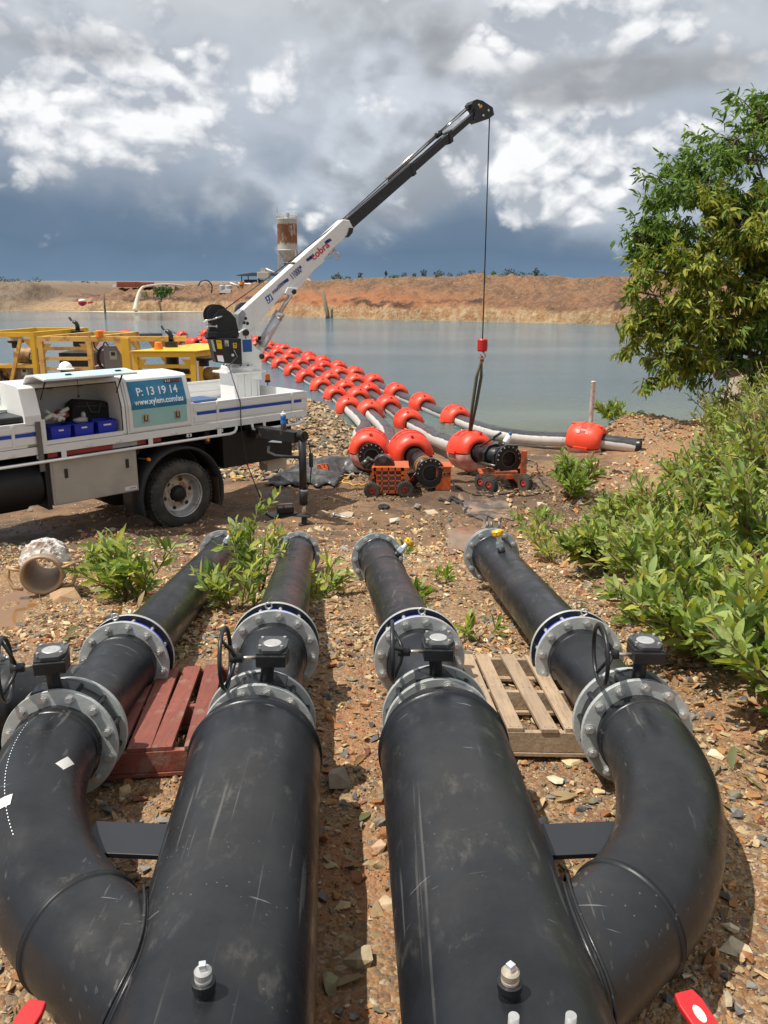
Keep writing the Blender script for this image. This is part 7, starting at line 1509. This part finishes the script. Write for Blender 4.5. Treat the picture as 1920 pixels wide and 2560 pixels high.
def shrub(name, label, cat, base, h, spread, nst, lpst, llen, seed, group=None, lean=(0, 0), parts=0, tint=(0, 7), yellow=0, bare=.15, wfac=1, curl=1, cam_first=True, droop=0):
    r = np.random.default_rng(seed); root = thing(name, label, cat, base, group)
    P = []; D = []; S = []; st = MB(); tw = 0
    for s_ in range(nst):
        az_ = r.uniform(0, 2*np.pi); out = spread*r.uniform(.15, 1)**.7; hh = h*r.uniform(.6, 1.0)*(1-.35*(out/spread)**2)
        tip = np.array([math.cos(az_)*out+lean[0]*hh, math.sin(az_)*out+lean[1]*hh, hh]); b0 = np.array([math.cos(az_)*.06, math.sin(az_)*.06, -.03])
        mid = b0*.4+tip*.5+np.array([0, 0, hh*.05])+r.normal(0, .04, 3)*h
        ts = np.linspace(0, 1, 8); path = [(1-t)**2*b0+2*t*(1-t)*mid+t*t*tip for t in ts]
        st.tube([Vector(p)+Vector(base) for p in path], [.010*h+.004-(.008*h+.002)*t for t in ts], 5)
        subs = [(np.array(path), 1.0)]
        for q in range(2 if lpst > 16 else 1):
            k = r.integers(2, 6); o0 = path[k]; dr = r.normal(0, 1, 3); dr[2] = abs(dr[2])*.8+.3; dr /= np.linalg.norm(dr); L_ = hh*.38
            sp_ = [o0+dr*L_*t+np.array([0, 0, .08*L_*t*t]) for t in np.linspace(0, 1, 5)]; subs.append((np.array(sp_), .5)); st.tube([Vector(p)+Vector(base) for p in sp_], [.006*h, .005*h, .004*h, .003*h, .002], 4)
        for pth_, fr in subs:
            n_ = max(3, int(lpst*fr)); seg = len(pth_)-1
            for j in range(n_):
                t = (bare if fr == 1 else .1)+(1-(bare if fr == 1 else .1))*(j+r.uniform(0, .8))/n_; k = min(int(t*seg), seg-1); f_ = t*seg-k; p = pth_[k]*(1-f_)+pth_[k+1]*f_
                ax = pth_[k+1]-pth_[k]; ax /= np.linalg.norm(ax); side = np.cross(ax, r.normal(0, 1, 3)); side /= np.linalg.norm(side)
                d = ax*r.uniform(.5, 1.0)+side*r.uniform(.5, 1.0)+np.array([0, 0, .12-droop]); P.append(p+np.array(base)); D.append(d); S.append(llen*r.uniform(.55, 1.1)*(1 if t < .85 else .7))
    st.build('stem', M_STEMG, root)['kind'] = 'stuff'
    P = np.array(P); D = np.array(D); S = np.array(S); n = len(P); M3 = basis(D, r.uniform(-1.1, 1.1, n)); M3 = M3*S[:, None, None]*np.array([wfac, 1, 1])[None, None, :]
    ti = r.integers(tint[0], tint[1], n); wh = r.integers(0, 3, n); order = np.argsort(P[:, 1]-.5*P[:, 2]); top = order[:parts]; rest = order[parts:]
    for i in top:
        me = leafmesh(int(wh[i]), int(ti[i]), LT, TINT, 'leaf', M_LEAF); o = bpy.data.objects.new('leaf', me); COL.objects.link(o); o.parent = root
        m = Matrix([list(M3[i][q]) for q in range(3)]).to_4x4(); m.translation = Vector(P[i])-Vector(base); o.matrix_basis = m
    if len(rest):
        cc = TINT[ti[rest]]*r.uniform(.6, 1.15, (len(rest), 1)); dk_ = r.random(len(rest)) < .03; cc[dk_] = np.array([.22, .13, .06]); 
        if yellow: k = r.random(len(rest)) < yellow; cc[k] = np.array([.34, .30, .05])*r.uniform(.7, 1.1, (k.sum(), 1))
        V, L, S_, C_ = instance(LT, wh[rest], M3[rest], P[rest]-np.array(base), cc)
        o = fast('foliage', V, L, S_, M_LEAF, True, C_, root, base); o['kind'] = 'stuff'
    return root
def gb(x, y): return (x, y, G(x, y))
# shrubs by the left pipes
shrub('wattle_shrub', 'broad-leaved green shrub on the left side of the leftmost pipe', 'shrub', gb(-2.10, 6.5), .68, .50, 15, 17, .16, 1, parts=290, yellow=.03)
shrub('wattle_shrub', 'tall thin-stemmed green shrub growing up between the two left pipes', 'shrub', gb(-1.12, 6.7), .98, .34, 9, 22, .125, 2, parts=290, lean=(.10, 0), yellow=.08, bare=.25)
shrub('wattle_shrub', 'dusty trailing shrub between the two left pipes, low under the tall one', 'shrub', gb(-1.06, 5.6), .40, .36, 11, 12, .14, 3, parts=150, tint=(3, 7))
shrub('wattle_shrub', 'low spreading shrub on the gravel just right of the second pipe', 'shrub', gb(-.56, 6.35), .28, .34, 10, 11, .14, 4, parts=200, lean=(.3, 0), tint=(2, 7))
shrub('seedling', 'small dark-leaved seedling left of the right-hand far flange', 'seedling', gb(.50, 6.75), .18, .16, 3, 5, .12, 5, parts=20, tint=(0, 1))
shrub('seedling', 'little leafy seedling just right of the third pipe', 'seedling', gb(.33, 6.0), .18, .24, 4, 6, .15, 6, parts=30, tint=(0, 4))
shrub('seedling', 'half-dead seedling lying against the left side of the right-hand pipe', 'seedling', gb(.62, 5.0), .12, .2, 4, 5, .13, 7, parts=25, tint=(2, 7))
shrub('seedling', 'tiny olive sprig on the bare ground above the third pipe flange', 'seedling', gb(.28, 8.7), .15, .2, 3, 5, .14, 8, parts=15, tint=(3, 7))
# dry leaves blown against the pipes and under the shrubs
n = 1500; x = np.concatenate([rng.normal(-1.5, .8, 500), rng.normal(2.0, .7, 700), rng.uniform(-2.5, 2.5, 300)]); y = np.concatenate([rng.normal(5.8, 1.2, 500), rng.normal(5.2, 1.8, 700), rng.uniform(1.5, 9, 300)]); y = np.clip(y, 1.2, 12)
T_ = np.stack([x, y, gz(x, y)+.012], 1); dl_ = rng.normal(0, 1, (n, 3))*np.array([1, 1, .2]); cc = np.array([(.30, .19, .10), (.22, .13, .07), (.36, .27, .15), (.19, .20, .09)])[rng.integers(0, 4, n)]
V, L, S_, C_ = instance(LT, rng.integers(0, 3, n), basis(dl_, rng.normal(0, .4, n))*rng.uniform(.05, .13, n)[:, None, None], T_, cc); fast('leaf_litter', V, L, S_, M_LEAF, True, C_)['kind'] = 'stuff'
tw = MB(); rr_ = random.Random(9)
for k in range(110):
    x_, y_ = (rr_.gauss(-1.4, .7), rr_.gauss(5.9, 1.0)) if k % 2 else (rr_.gauss(1.75, .45), rr_.gauss(5.2, 1.6)); a_ = rr_.uniform(0, 6.3); l_ = rr_.uniform(.06, .28); x2, y2 = x_+math.cos(a_)*l_, y_+math.sin(a_)*l_
    if abs(y_) > 1.2: tw.tube([(x_, y_, G(x_, y_)+.008), ((x_+x2)/2, (y_+y2)/2, G(x_, y_)+.02+l_*.08), (x2, y2, G(x2, y2)+.01)], .003, 4)
tw.build('twigs', M_STEMG)['kind'] = 'stuff'
# right-hand thicket
TH = []
rs_ = random.Random(5)
ks = [(1.92, 3.35, .85), (2.45, 3.9, 1.0), (1.82, 4.35, .75), (2.5, 5.0, 1.1), (1.95, 5.35, .8), (3.1, 4.6, 1.25), (2.0, 6.3, .8), (2.75, 6.2, 1.1), (3.5, 5.8, 1.35), (1.72, 7.1, .6), (2.45, 7.4, .95), (3.3, 7.2, 1.3), (4.2, 6.9, 1.5), (2.25, 8.4, .75), (3.1, 8.5, 1.15), (4.1, 8.3, 1.4), (2.35, 9.6, .6), (3.4, 9.9, 1.0), (4.4, 9.9, 1.4), (5.4, 9.4, 1.5), (4.0, 11.4, .8), (5.1, 11.4, 1.2), (6.2, 11.2, 1.5), (5.2, 13.2, .9), (6.2, 13.2, 1.3), (7.3, 13.0, 1.5), (6.0, 15.3, 1.0), (7.2, 15.4, 1.4), (8.4, 15.4, 1.6), (6.8, 17.6, 1.0), (8.0, 17.8, 1.3), (9.4, 18, 1.6), (7.7, 20.0, 1.1), (9.0, 20.4, 1.3), (2.9, 2.9, 1.0), (3.9, 5.9, 1.6), (5.2, 8.0, 1.7), (6.6, 9.8, 1.7), (7.6, 11.5, 1.7)]
ks = [(x+(.12 if y < 6 else .38 if y < 8.2 else .62 if y < 12 else .5), y, h_*(.92 if y < 6 else .80+.34*min(1, max(0, (x-np.interp(y, *XR)-.3)/1.6)))) for x, y, h_ in ks]
ks = [(x, y, h_*(1.18 if y > 11 and x > np.interp(y, *XR)+1.2 else 1)) for x, y, h_ in ks]
ks += [(9.6, 16.6, 2.5), (8.9, 14.2, 2.6), (11.0, 19.4, 2.6), (7.4, 10.6, 2.1), (8.2, 12.2, 2.4), (6.0, 8.6, 2.0), (5.0, 6.9, 1.9), (10.2, 17.9, 1.9), (7.0, 12.4, 1.7), (8.0, 14.8, 1.7)]
DESC = ['pale green broad-leaved shrub of the right-hand thicket']
seen = {}
ROWN = [(3.6, 'beside the rightmost gearbox'), (4.7, 'beside the rightmost pipe joint'), (5.7, 'beside the middle of the rightmost pipe'), (6.6, 'short of the rightmost far flange'), (7.8, 'level with the rightmost far flange'), (9, 'just past the rightmost far flange'), (10.5, 'on the stony slope past the pipes'), (12, 'on the slope short of the muddy trolley'), (14, 'level with the muddy trolley'), (16, 'behind the cut pipe end'), (19, 'between the red mound and the tree'), (30, 'at the foot of the big tree')]
LATN = ['outermost shrub of the thicket', 'thicket shrub one in from the edge', 'thicket shrub two in from the edge', 'tall shrub deep in the thicket', 'deepest thicket shrub']
cnt = {}; order_ = {}
for i, (x, y, h_) in enumerate(ks):
    cnt.setdefault(next(n for q, n in ROWN if y < q), []).append((x, i))
for n_, L_ in cnt.items():
    for j, (x, i) in enumerate(sorted(L_)): order_[i] = f'{LATN[min(j, 4)]}, {n_}'
def where(i, x, y):
    u = 960+2070*x/(y*1.03); row = 'front' if y < 4.5 else 'near-middle' if y < 7 else 'middle' if y < 10 else 'far-middle' if y < 14 else 'far'
    return row
for i, (x, y, h_) in enumerate(ks):
    near = y < 5.6
    lab = {'0': 'nearest shrub of the right thicket, its leaves beside the big elbow', '1': 'second shrub of the right thicket behind the nearest one, at the picture edge', '2': 'knee-high shrub just right of the rightmost gearbox', '34': 'shrub at the very corner of the right thicket, leaning into the frame below the others'}.get(str(i))
    shrub('wattle_shrub', lab or order_[i], 'shrub', gb(x, y), h_, .55+.18*h_, int(19+9*h_) if y < 12 else 17, 28 if y < 9 else 22, .155 if y < 4.2 else .14 if y < 9 else .15, 100+i, 'shrubs of the right-hand thicket', lean=(-.22, -.12), parts=290 if i in (0, 1, 2, 4) else (150 if near else 0), tint=(1, 7), yellow=.05, bare=.12, wfac=1.0)
shrub('wattle_shrub', 'dark green shrub in front of the rightmost float on the shore', 'shrub', gb(3.05, 13.1), .85, .55, 15, 18, .19, 60, tint=(0, 4), parts=60)
shrub('wattle_shrub', 'brownish green bush on the red mound beside the white post', 'shrub', gb(5.75, 20.2), .55, .7, 14, 14, .22, 61, tint=(0, 4), yellow=.2)
shrub('wattle_shrub', 'yellowish low shrub left of the thicket on the gravel past the right flange', 'shrub', gb(1.75, 7.9), .5, .5, 10, 14, .13, 64, tint=(4, 7), yellow=.2, parts=60)
shrub('wattle_shrub', 'lone sapling on the stony slope above the right-hand pipe flange', 'shrub', gb(2.0, 10.6), .4, .4, 8, 8, .16, 62, tint=(1, 5), parts=40)
# ------------------------------------------------------------ tree at the right edge
tb0 = Vector((10.2, 21.5, G(10.2, 21.5))); tree = thing('acacia_tree', 'large drooping-leaved tree at the right edge, its lower sprays hanging over the water', 'tree', tb0)
ELL = [(1890, 400, 130, 0), (1900, 300, 70, 0), (1770, 455, 85, 0), (1700, 480, 70, 0), (1645, 545, 62, 0), (1600, 600, 34, 0), (1740, 570, 95, 1), (1840, 560, 110, 1), (1900, 620, 110, 1), (1650, 625, 62, 0), (1610, 600, 32, 0), (1690, 700, 88, 1), (1800, 700, 110, 1), (1890, 780, 110, 0), (1780, 800, 95, 1), (1680, 790, 55, 1), (1640, 740, 42, 0), (1700, 850, 70, 1), (1630, 840, 45, 1), (1580, 840, 26, 1), (1680, 910, 52, 1), (1640, 890, 36, 1), (1615, 950, 18, 1), (1720, 895, 40, 1), (1790, 880, 70, 0), (1880, 890, 80, 0), (1571, 725, 14, 1), (1600, 665, 18, 1), (1990, 500, 160, 0), (2000, 700, 160, 0), (1840, 350, 55, 0), (1600, 790, 16, 1), (1560, 800, 14, 1)]
r = np.random.default_rng(77); P = []; D = []; S = []; K = []; cl = []
for (u, v, px_, yl) in ELL:
    Yt = 20.6 if not yl else 19.8
    c0_ = aty(u, v, Yt); rr = px_/2070*Yt*1.0; ntuft = int(6+84*rr**2.0)
    nc = max(2, int(ntuft/5)); subc = []
    for k in range(nc):
        q = r.normal(0, 1, 3); q /= np.linalg.norm(q); subc.append((q, np.array(c0_)+q*rr*r.uniform(.35, 1.1)**.6))
    for k in range(ntuft):
        q, sc_ = subc[r.integers(nc)]; c_ = sc_+r.normal(0, 1, 3)*np.array([.24, .24, .15])*min(1, rr/.7+.2); cl.append((c_, rr, yl))
        od = q*np.array([1, 1, .5])+np.array([0, 0, .25]); od /= np.linalg.norm(od); L_ = r.uniform(.25, .5)
        for j in range(r.integers(10, 17)):
            t = r.uniform(0, 1); p = c_+od*L_*(t-.5)+r.normal(0, .03, 3); sd = r.normal(0, 1, 3); d = sd*.6+od*.7+np.array([0, 0, -.55]); P.append(p); D.append(d); S.append(r.uniform(.17, .27)); K.append(yl*r.uniform(.4, 1) if c_[2] > 0 else 0)
P = np.array(P); D = np.array(D); S = np.array(S); K = np.array(K); n = len(P)
tnt = np.array([(.10, .175, .03), (.13, .21, .04), (.17, .25, .05), (.11, .18, .04)]); cc = tnt[r.integers(0, 4, n)]; yk = (K > .45) & (r.random(n) < .75); cc[yk] = np.array([.30, .31, .05])*r.uniform(.65, 1.15, (yk.sum(), 1))
M3 = basis(D, r.uniform(-1.2, 1.2, n))*S[:, None, None]; wh = r.integers(0, 3, n); o_ = np.argsort(P[:, 1]); 
vis = [i for i in o_ if P[i, 0]/P[i, 1] < .47][:280]; vset = np.zeros(n, bool); vset[vis] = True
TN2 = [tuple(x) for x in tnt]+[(.30, .31, .05)]
for i in vis:
    ti = 4 if yk[i] else int(r.integers(0, 4)); me = leafmesh(int(wh[i]), ti, TT, TN2, 'tree_leaf', M_TLEAF); o = bpy.data.objects.new('leaf', me); COL.objects.link(o); o.parent = tree
    m = Matrix([list(M3[i][q]) for q in range(3)]).to_4x4(); m.translation = Vector(P[i])-tb0; o.matrix_basis = m
rest = ~vset; V, L, S_, C_ = instance(TT, wh[rest], M3[rest], P[rest]-np.array(tb0), cc[rest]*r.uniform(.8, 1.15, (rest.sum(), 1)))
o = fast('crown', V, L, S_, M_TLEAF, True, C_, tree, tb0); o['kind'] = 'stuff'
tk = MB(); tk.tube([tb0-Vector((0, 0, .3)), tb0+Vector((-.05, 0, 1.2)), tb0+Vector((-.2, -.1, 2.6)), tb0+Vector((-.3, -.2, 4.4))], [.24, .19, .14, .07], 12); tk.build('trunk', M_BARK, tree)
br = MB()
for (u, v, px_, yl) in ELL:
    c0_ = aty(u, v, 20.6 if not yl else 19.8); s0 = tb0+Vector((-.2, -.05, max(.6, min(3.8, (c0_.z-tb0.z)*.55))))
    br.tube([s0, s0*.5+c0_*.5+Vector((0, 0, .25)), c0_], [.07, .045, .02], 6)
for i in r.choice(len(cl), min(320, len(cl)), replace=False):
    c_, rr, yl = cl[i]; c_ = Vector(c_); e_ = min(ELL, key=lambda e: (aty(e[0], e[1], 20.2)-c_).length); c0_ = aty(e_[0], e_[1], 20.2); br.tube([c0_, c0_*.4+c_*.6+Vector((0, 0, .06)), c_], [.016, .010, .005], 4)
br.build('branches', M_BARK, tree)['kind'] = 'stuff'
lg_ = MB(); a_, b_ = aty(1795, 938, 20.2), aty(1905, 918, 21.5); lg_.tube([a_, (a_+b_)/2+Vector((0, 0, .04)), b_], [.13, .14, .13], 14); tag(lg_.build('clay_pipe', mat('pinkish_clay_crust', (.60, .46, .38), .85, 0, .15, 5, .5, 12)), 'pinkish clay-crusted pipe lying on the bank under the tree', 'pipe')
# ------------------------------------------------------------ far bushes and tree line
def bush(u, vb, vt, wpx, Y, label, tint=(.05, .10, .035), name='bush', seed=0, group=None, dens=90, cat='bush'):
    r = np.random.default_rng(900+seed); b0 = aty(u, vb, Y); top = aty(u, vt, Y); H = top.z-b0.z; Wd = wpx/2/2070*Y; root = thing(name, label, cat, b0, group)
    n = dens*3; q = r.normal(0, 1, (n, 3)); q /= np.linalg.norm(q, axis=1, keepdims=True); rad = r.uniform(.3, 1, n)**.5; lob = 1+.35*np.sin(q[:, 0]*4+seed)*np.cos(q[:, 2]*5+seed*2)
    P_ = q*rad[:, None]*lob[:, None]*np.array([Wd, Wd, H*.5])+np.array([0, 0, H*.52]); s_ = max(H, Wd)*.13; M_ = basis(r.normal(0, 1, (n, 3))+np.array([0, 0, .4]), r.uniform(0, 3, n))*(s_*r.uniform(.7, 1.6, n))[:, None, None]*np.array([2.4, 1, 1])[None, None, :]
    cc = np.array(tint)*r.uniform(.6, 1.35, (n, 1)); V, L, S_, C_ = instance(LT, r.integers(0, 3, n), M_, P_, cc); fast('crown', V, L, S_, M_TLEAF, True, C_, root, b0)['kind'] = 'stuff'
    MB().tube([b0-Vector((0, 0, .3)), b0+Vector((0, 0, H*.6))], [max(.05, H*.03), .03], 5).build('trunk', M_BARK, root)
bush(842, 708, 686, 26, 138, 'roundish grey-green bush on the skyline right of the covered dome', (.075, .10, .05), seed=1)
bush(795, 712, 703, 18, 112, 'low bright green bush on the bank slope right of the crane boom', (.07, .15, .03), seed=2)
bush(885, 716, 708, 14, 104, 'small vivid green bush low on the bank face', (.06, .17, .03), seed=3)
bush(926, 712, 698, 17, 108, 'olive bush left of the bushy green sapling on the bank', (.08, .11, .05), seed=4)
bush(985, 709, 688, 26, 106, 'bushiest green sapling on the crest of the far bank', (.07, .125, .035), seed=5, dens=140)
bush(1234, 698, 678, 12, 110, 'bright yellow-green sapling just right of the hoist rope', (.10, .2, .04), seed=6)
bush(1096, 696, 678, 26, 165, 'grey tree standing alone on the skyline left of the rope', (.07, .085, .06), seed=7, name='far_tree', cat='tree')
bush(965, 690, 678, 6, 165, 'thin dark sapling on the skyline above the bushiest one', (.04, .06, .035), seed=8)
bush(402, 747, 716, 34, 108, 'large green bush on the bank right of the falling water', (.05, .12, .03), seed=9, dens=150)
bush(425, 738, 716, 20, 108.5, 'round green bush touching the right side of the larger one', (.06, .14, .035), seed=10)
bush(362, 745, 730, 18, 108, 'pale green scrub directly right of the top of the waterfall', (.10, .14, .06), seed=11)
bush(1590, 697, 684, 22, 150, 'dark bush on the skyline at the left edge of the big tree', (.05, .075, .05), seed=12)
hl = [(0, 706, 30), (28, 706, 26), (60, 708, 30), (95, 712, 26), (155, 716, 22), (175, 714, 26), (215, 716, 22), (240, 716, 18), (1010, 690, 12), (1060, 690, 10), (1125, 691, 10), (1150, 690, 16), (1180, 689, 24), (1205, 689, 16), (1260, 688, 22), (1275, 687, 20), (1300, 689, 26), (1330, 690, 20), (1340, 686, 10), (1355, 691, 22), (1036, 691, 8), (900, 697, 8), (1620, 696, 26), (870, 699, 12)]
ORD = 'first second third fourth fifth sixth seventh eighth ninth tenth eleventh twelfth thirteenth fourteenth fifteenth sixteenth seventeenth eighteenth'.split()
lf_ = sorted(q[0] for q in hl if q[0] < 500); rt_ = sorted(q[0] for q in hl if q[0] > 500)
for i, (u, vb, wpx) in enumerate(hl):
    bush(u, vb+6, vb-(9 if i % 3 else 15), wpx*1.3, 210 if u > 500 else 160, f'{ORD[lf_.index(u)]} from the left of the distant scrubby trees left of the containers' if u < 500 else f'{ORD[rt_.index(u)]} from the left of the distant scrubby trees on the right-hand skyline', (.06, .085, .05), 'far_tree', 40+i, 'skyline trees at the left' if u < 500 else 'skyline trees beyond the bank', 50, 'tree')
# low hills behind the bank carrying the scrub
hx_ = np.array(span(-260, 260, 4)); hy_ = np.array([150, 175, 200, 230, 300, 600])
Xh, Yh = np.meshgrid(hx_, hy_); uh = 960+2070*Xh/(Yh*1.037); vt_ = np.interp(uh, [-500, 0, 120, 230, 290, 700, 820, 940, 1040, 1150, 1260, 1360, 1430, 1600, 2600], [707, 707, 712, 716, 722, 714, 704, 694, 692, 692, 690, 692, 705, 698, 696])+vn(Xh*.1, Yh*.05, 3)*3
Zh = CZ+Yh*(np.tan(np.arctan((1280-vt_)/2070)-PITCH)); Zh[0] = 1; Zh[-1] = Zh[-2]
i, j = np.meshgrid(np.arange(len(hx_)-1), np.arange(len(hy_)-1)); a = (j*len(hx_)+i).ravel()
o = fast('far_hills', np.stack([Xh, Yh, Zh], -1).reshape(-1, 3), np.stack([a, a+1, a+1+len(hx_), a+len(hx_)], 1).ravel(), np.arange(len(a))*4, mat('distant_scrub_earth', (.22, .14, .09), .95, 0, .3, .08, 0, 1, stain=(.08, .085, .055), sfac=.9, sscale=.12, slo=.42, shi=.55), True); o['kind'] = 'structure'
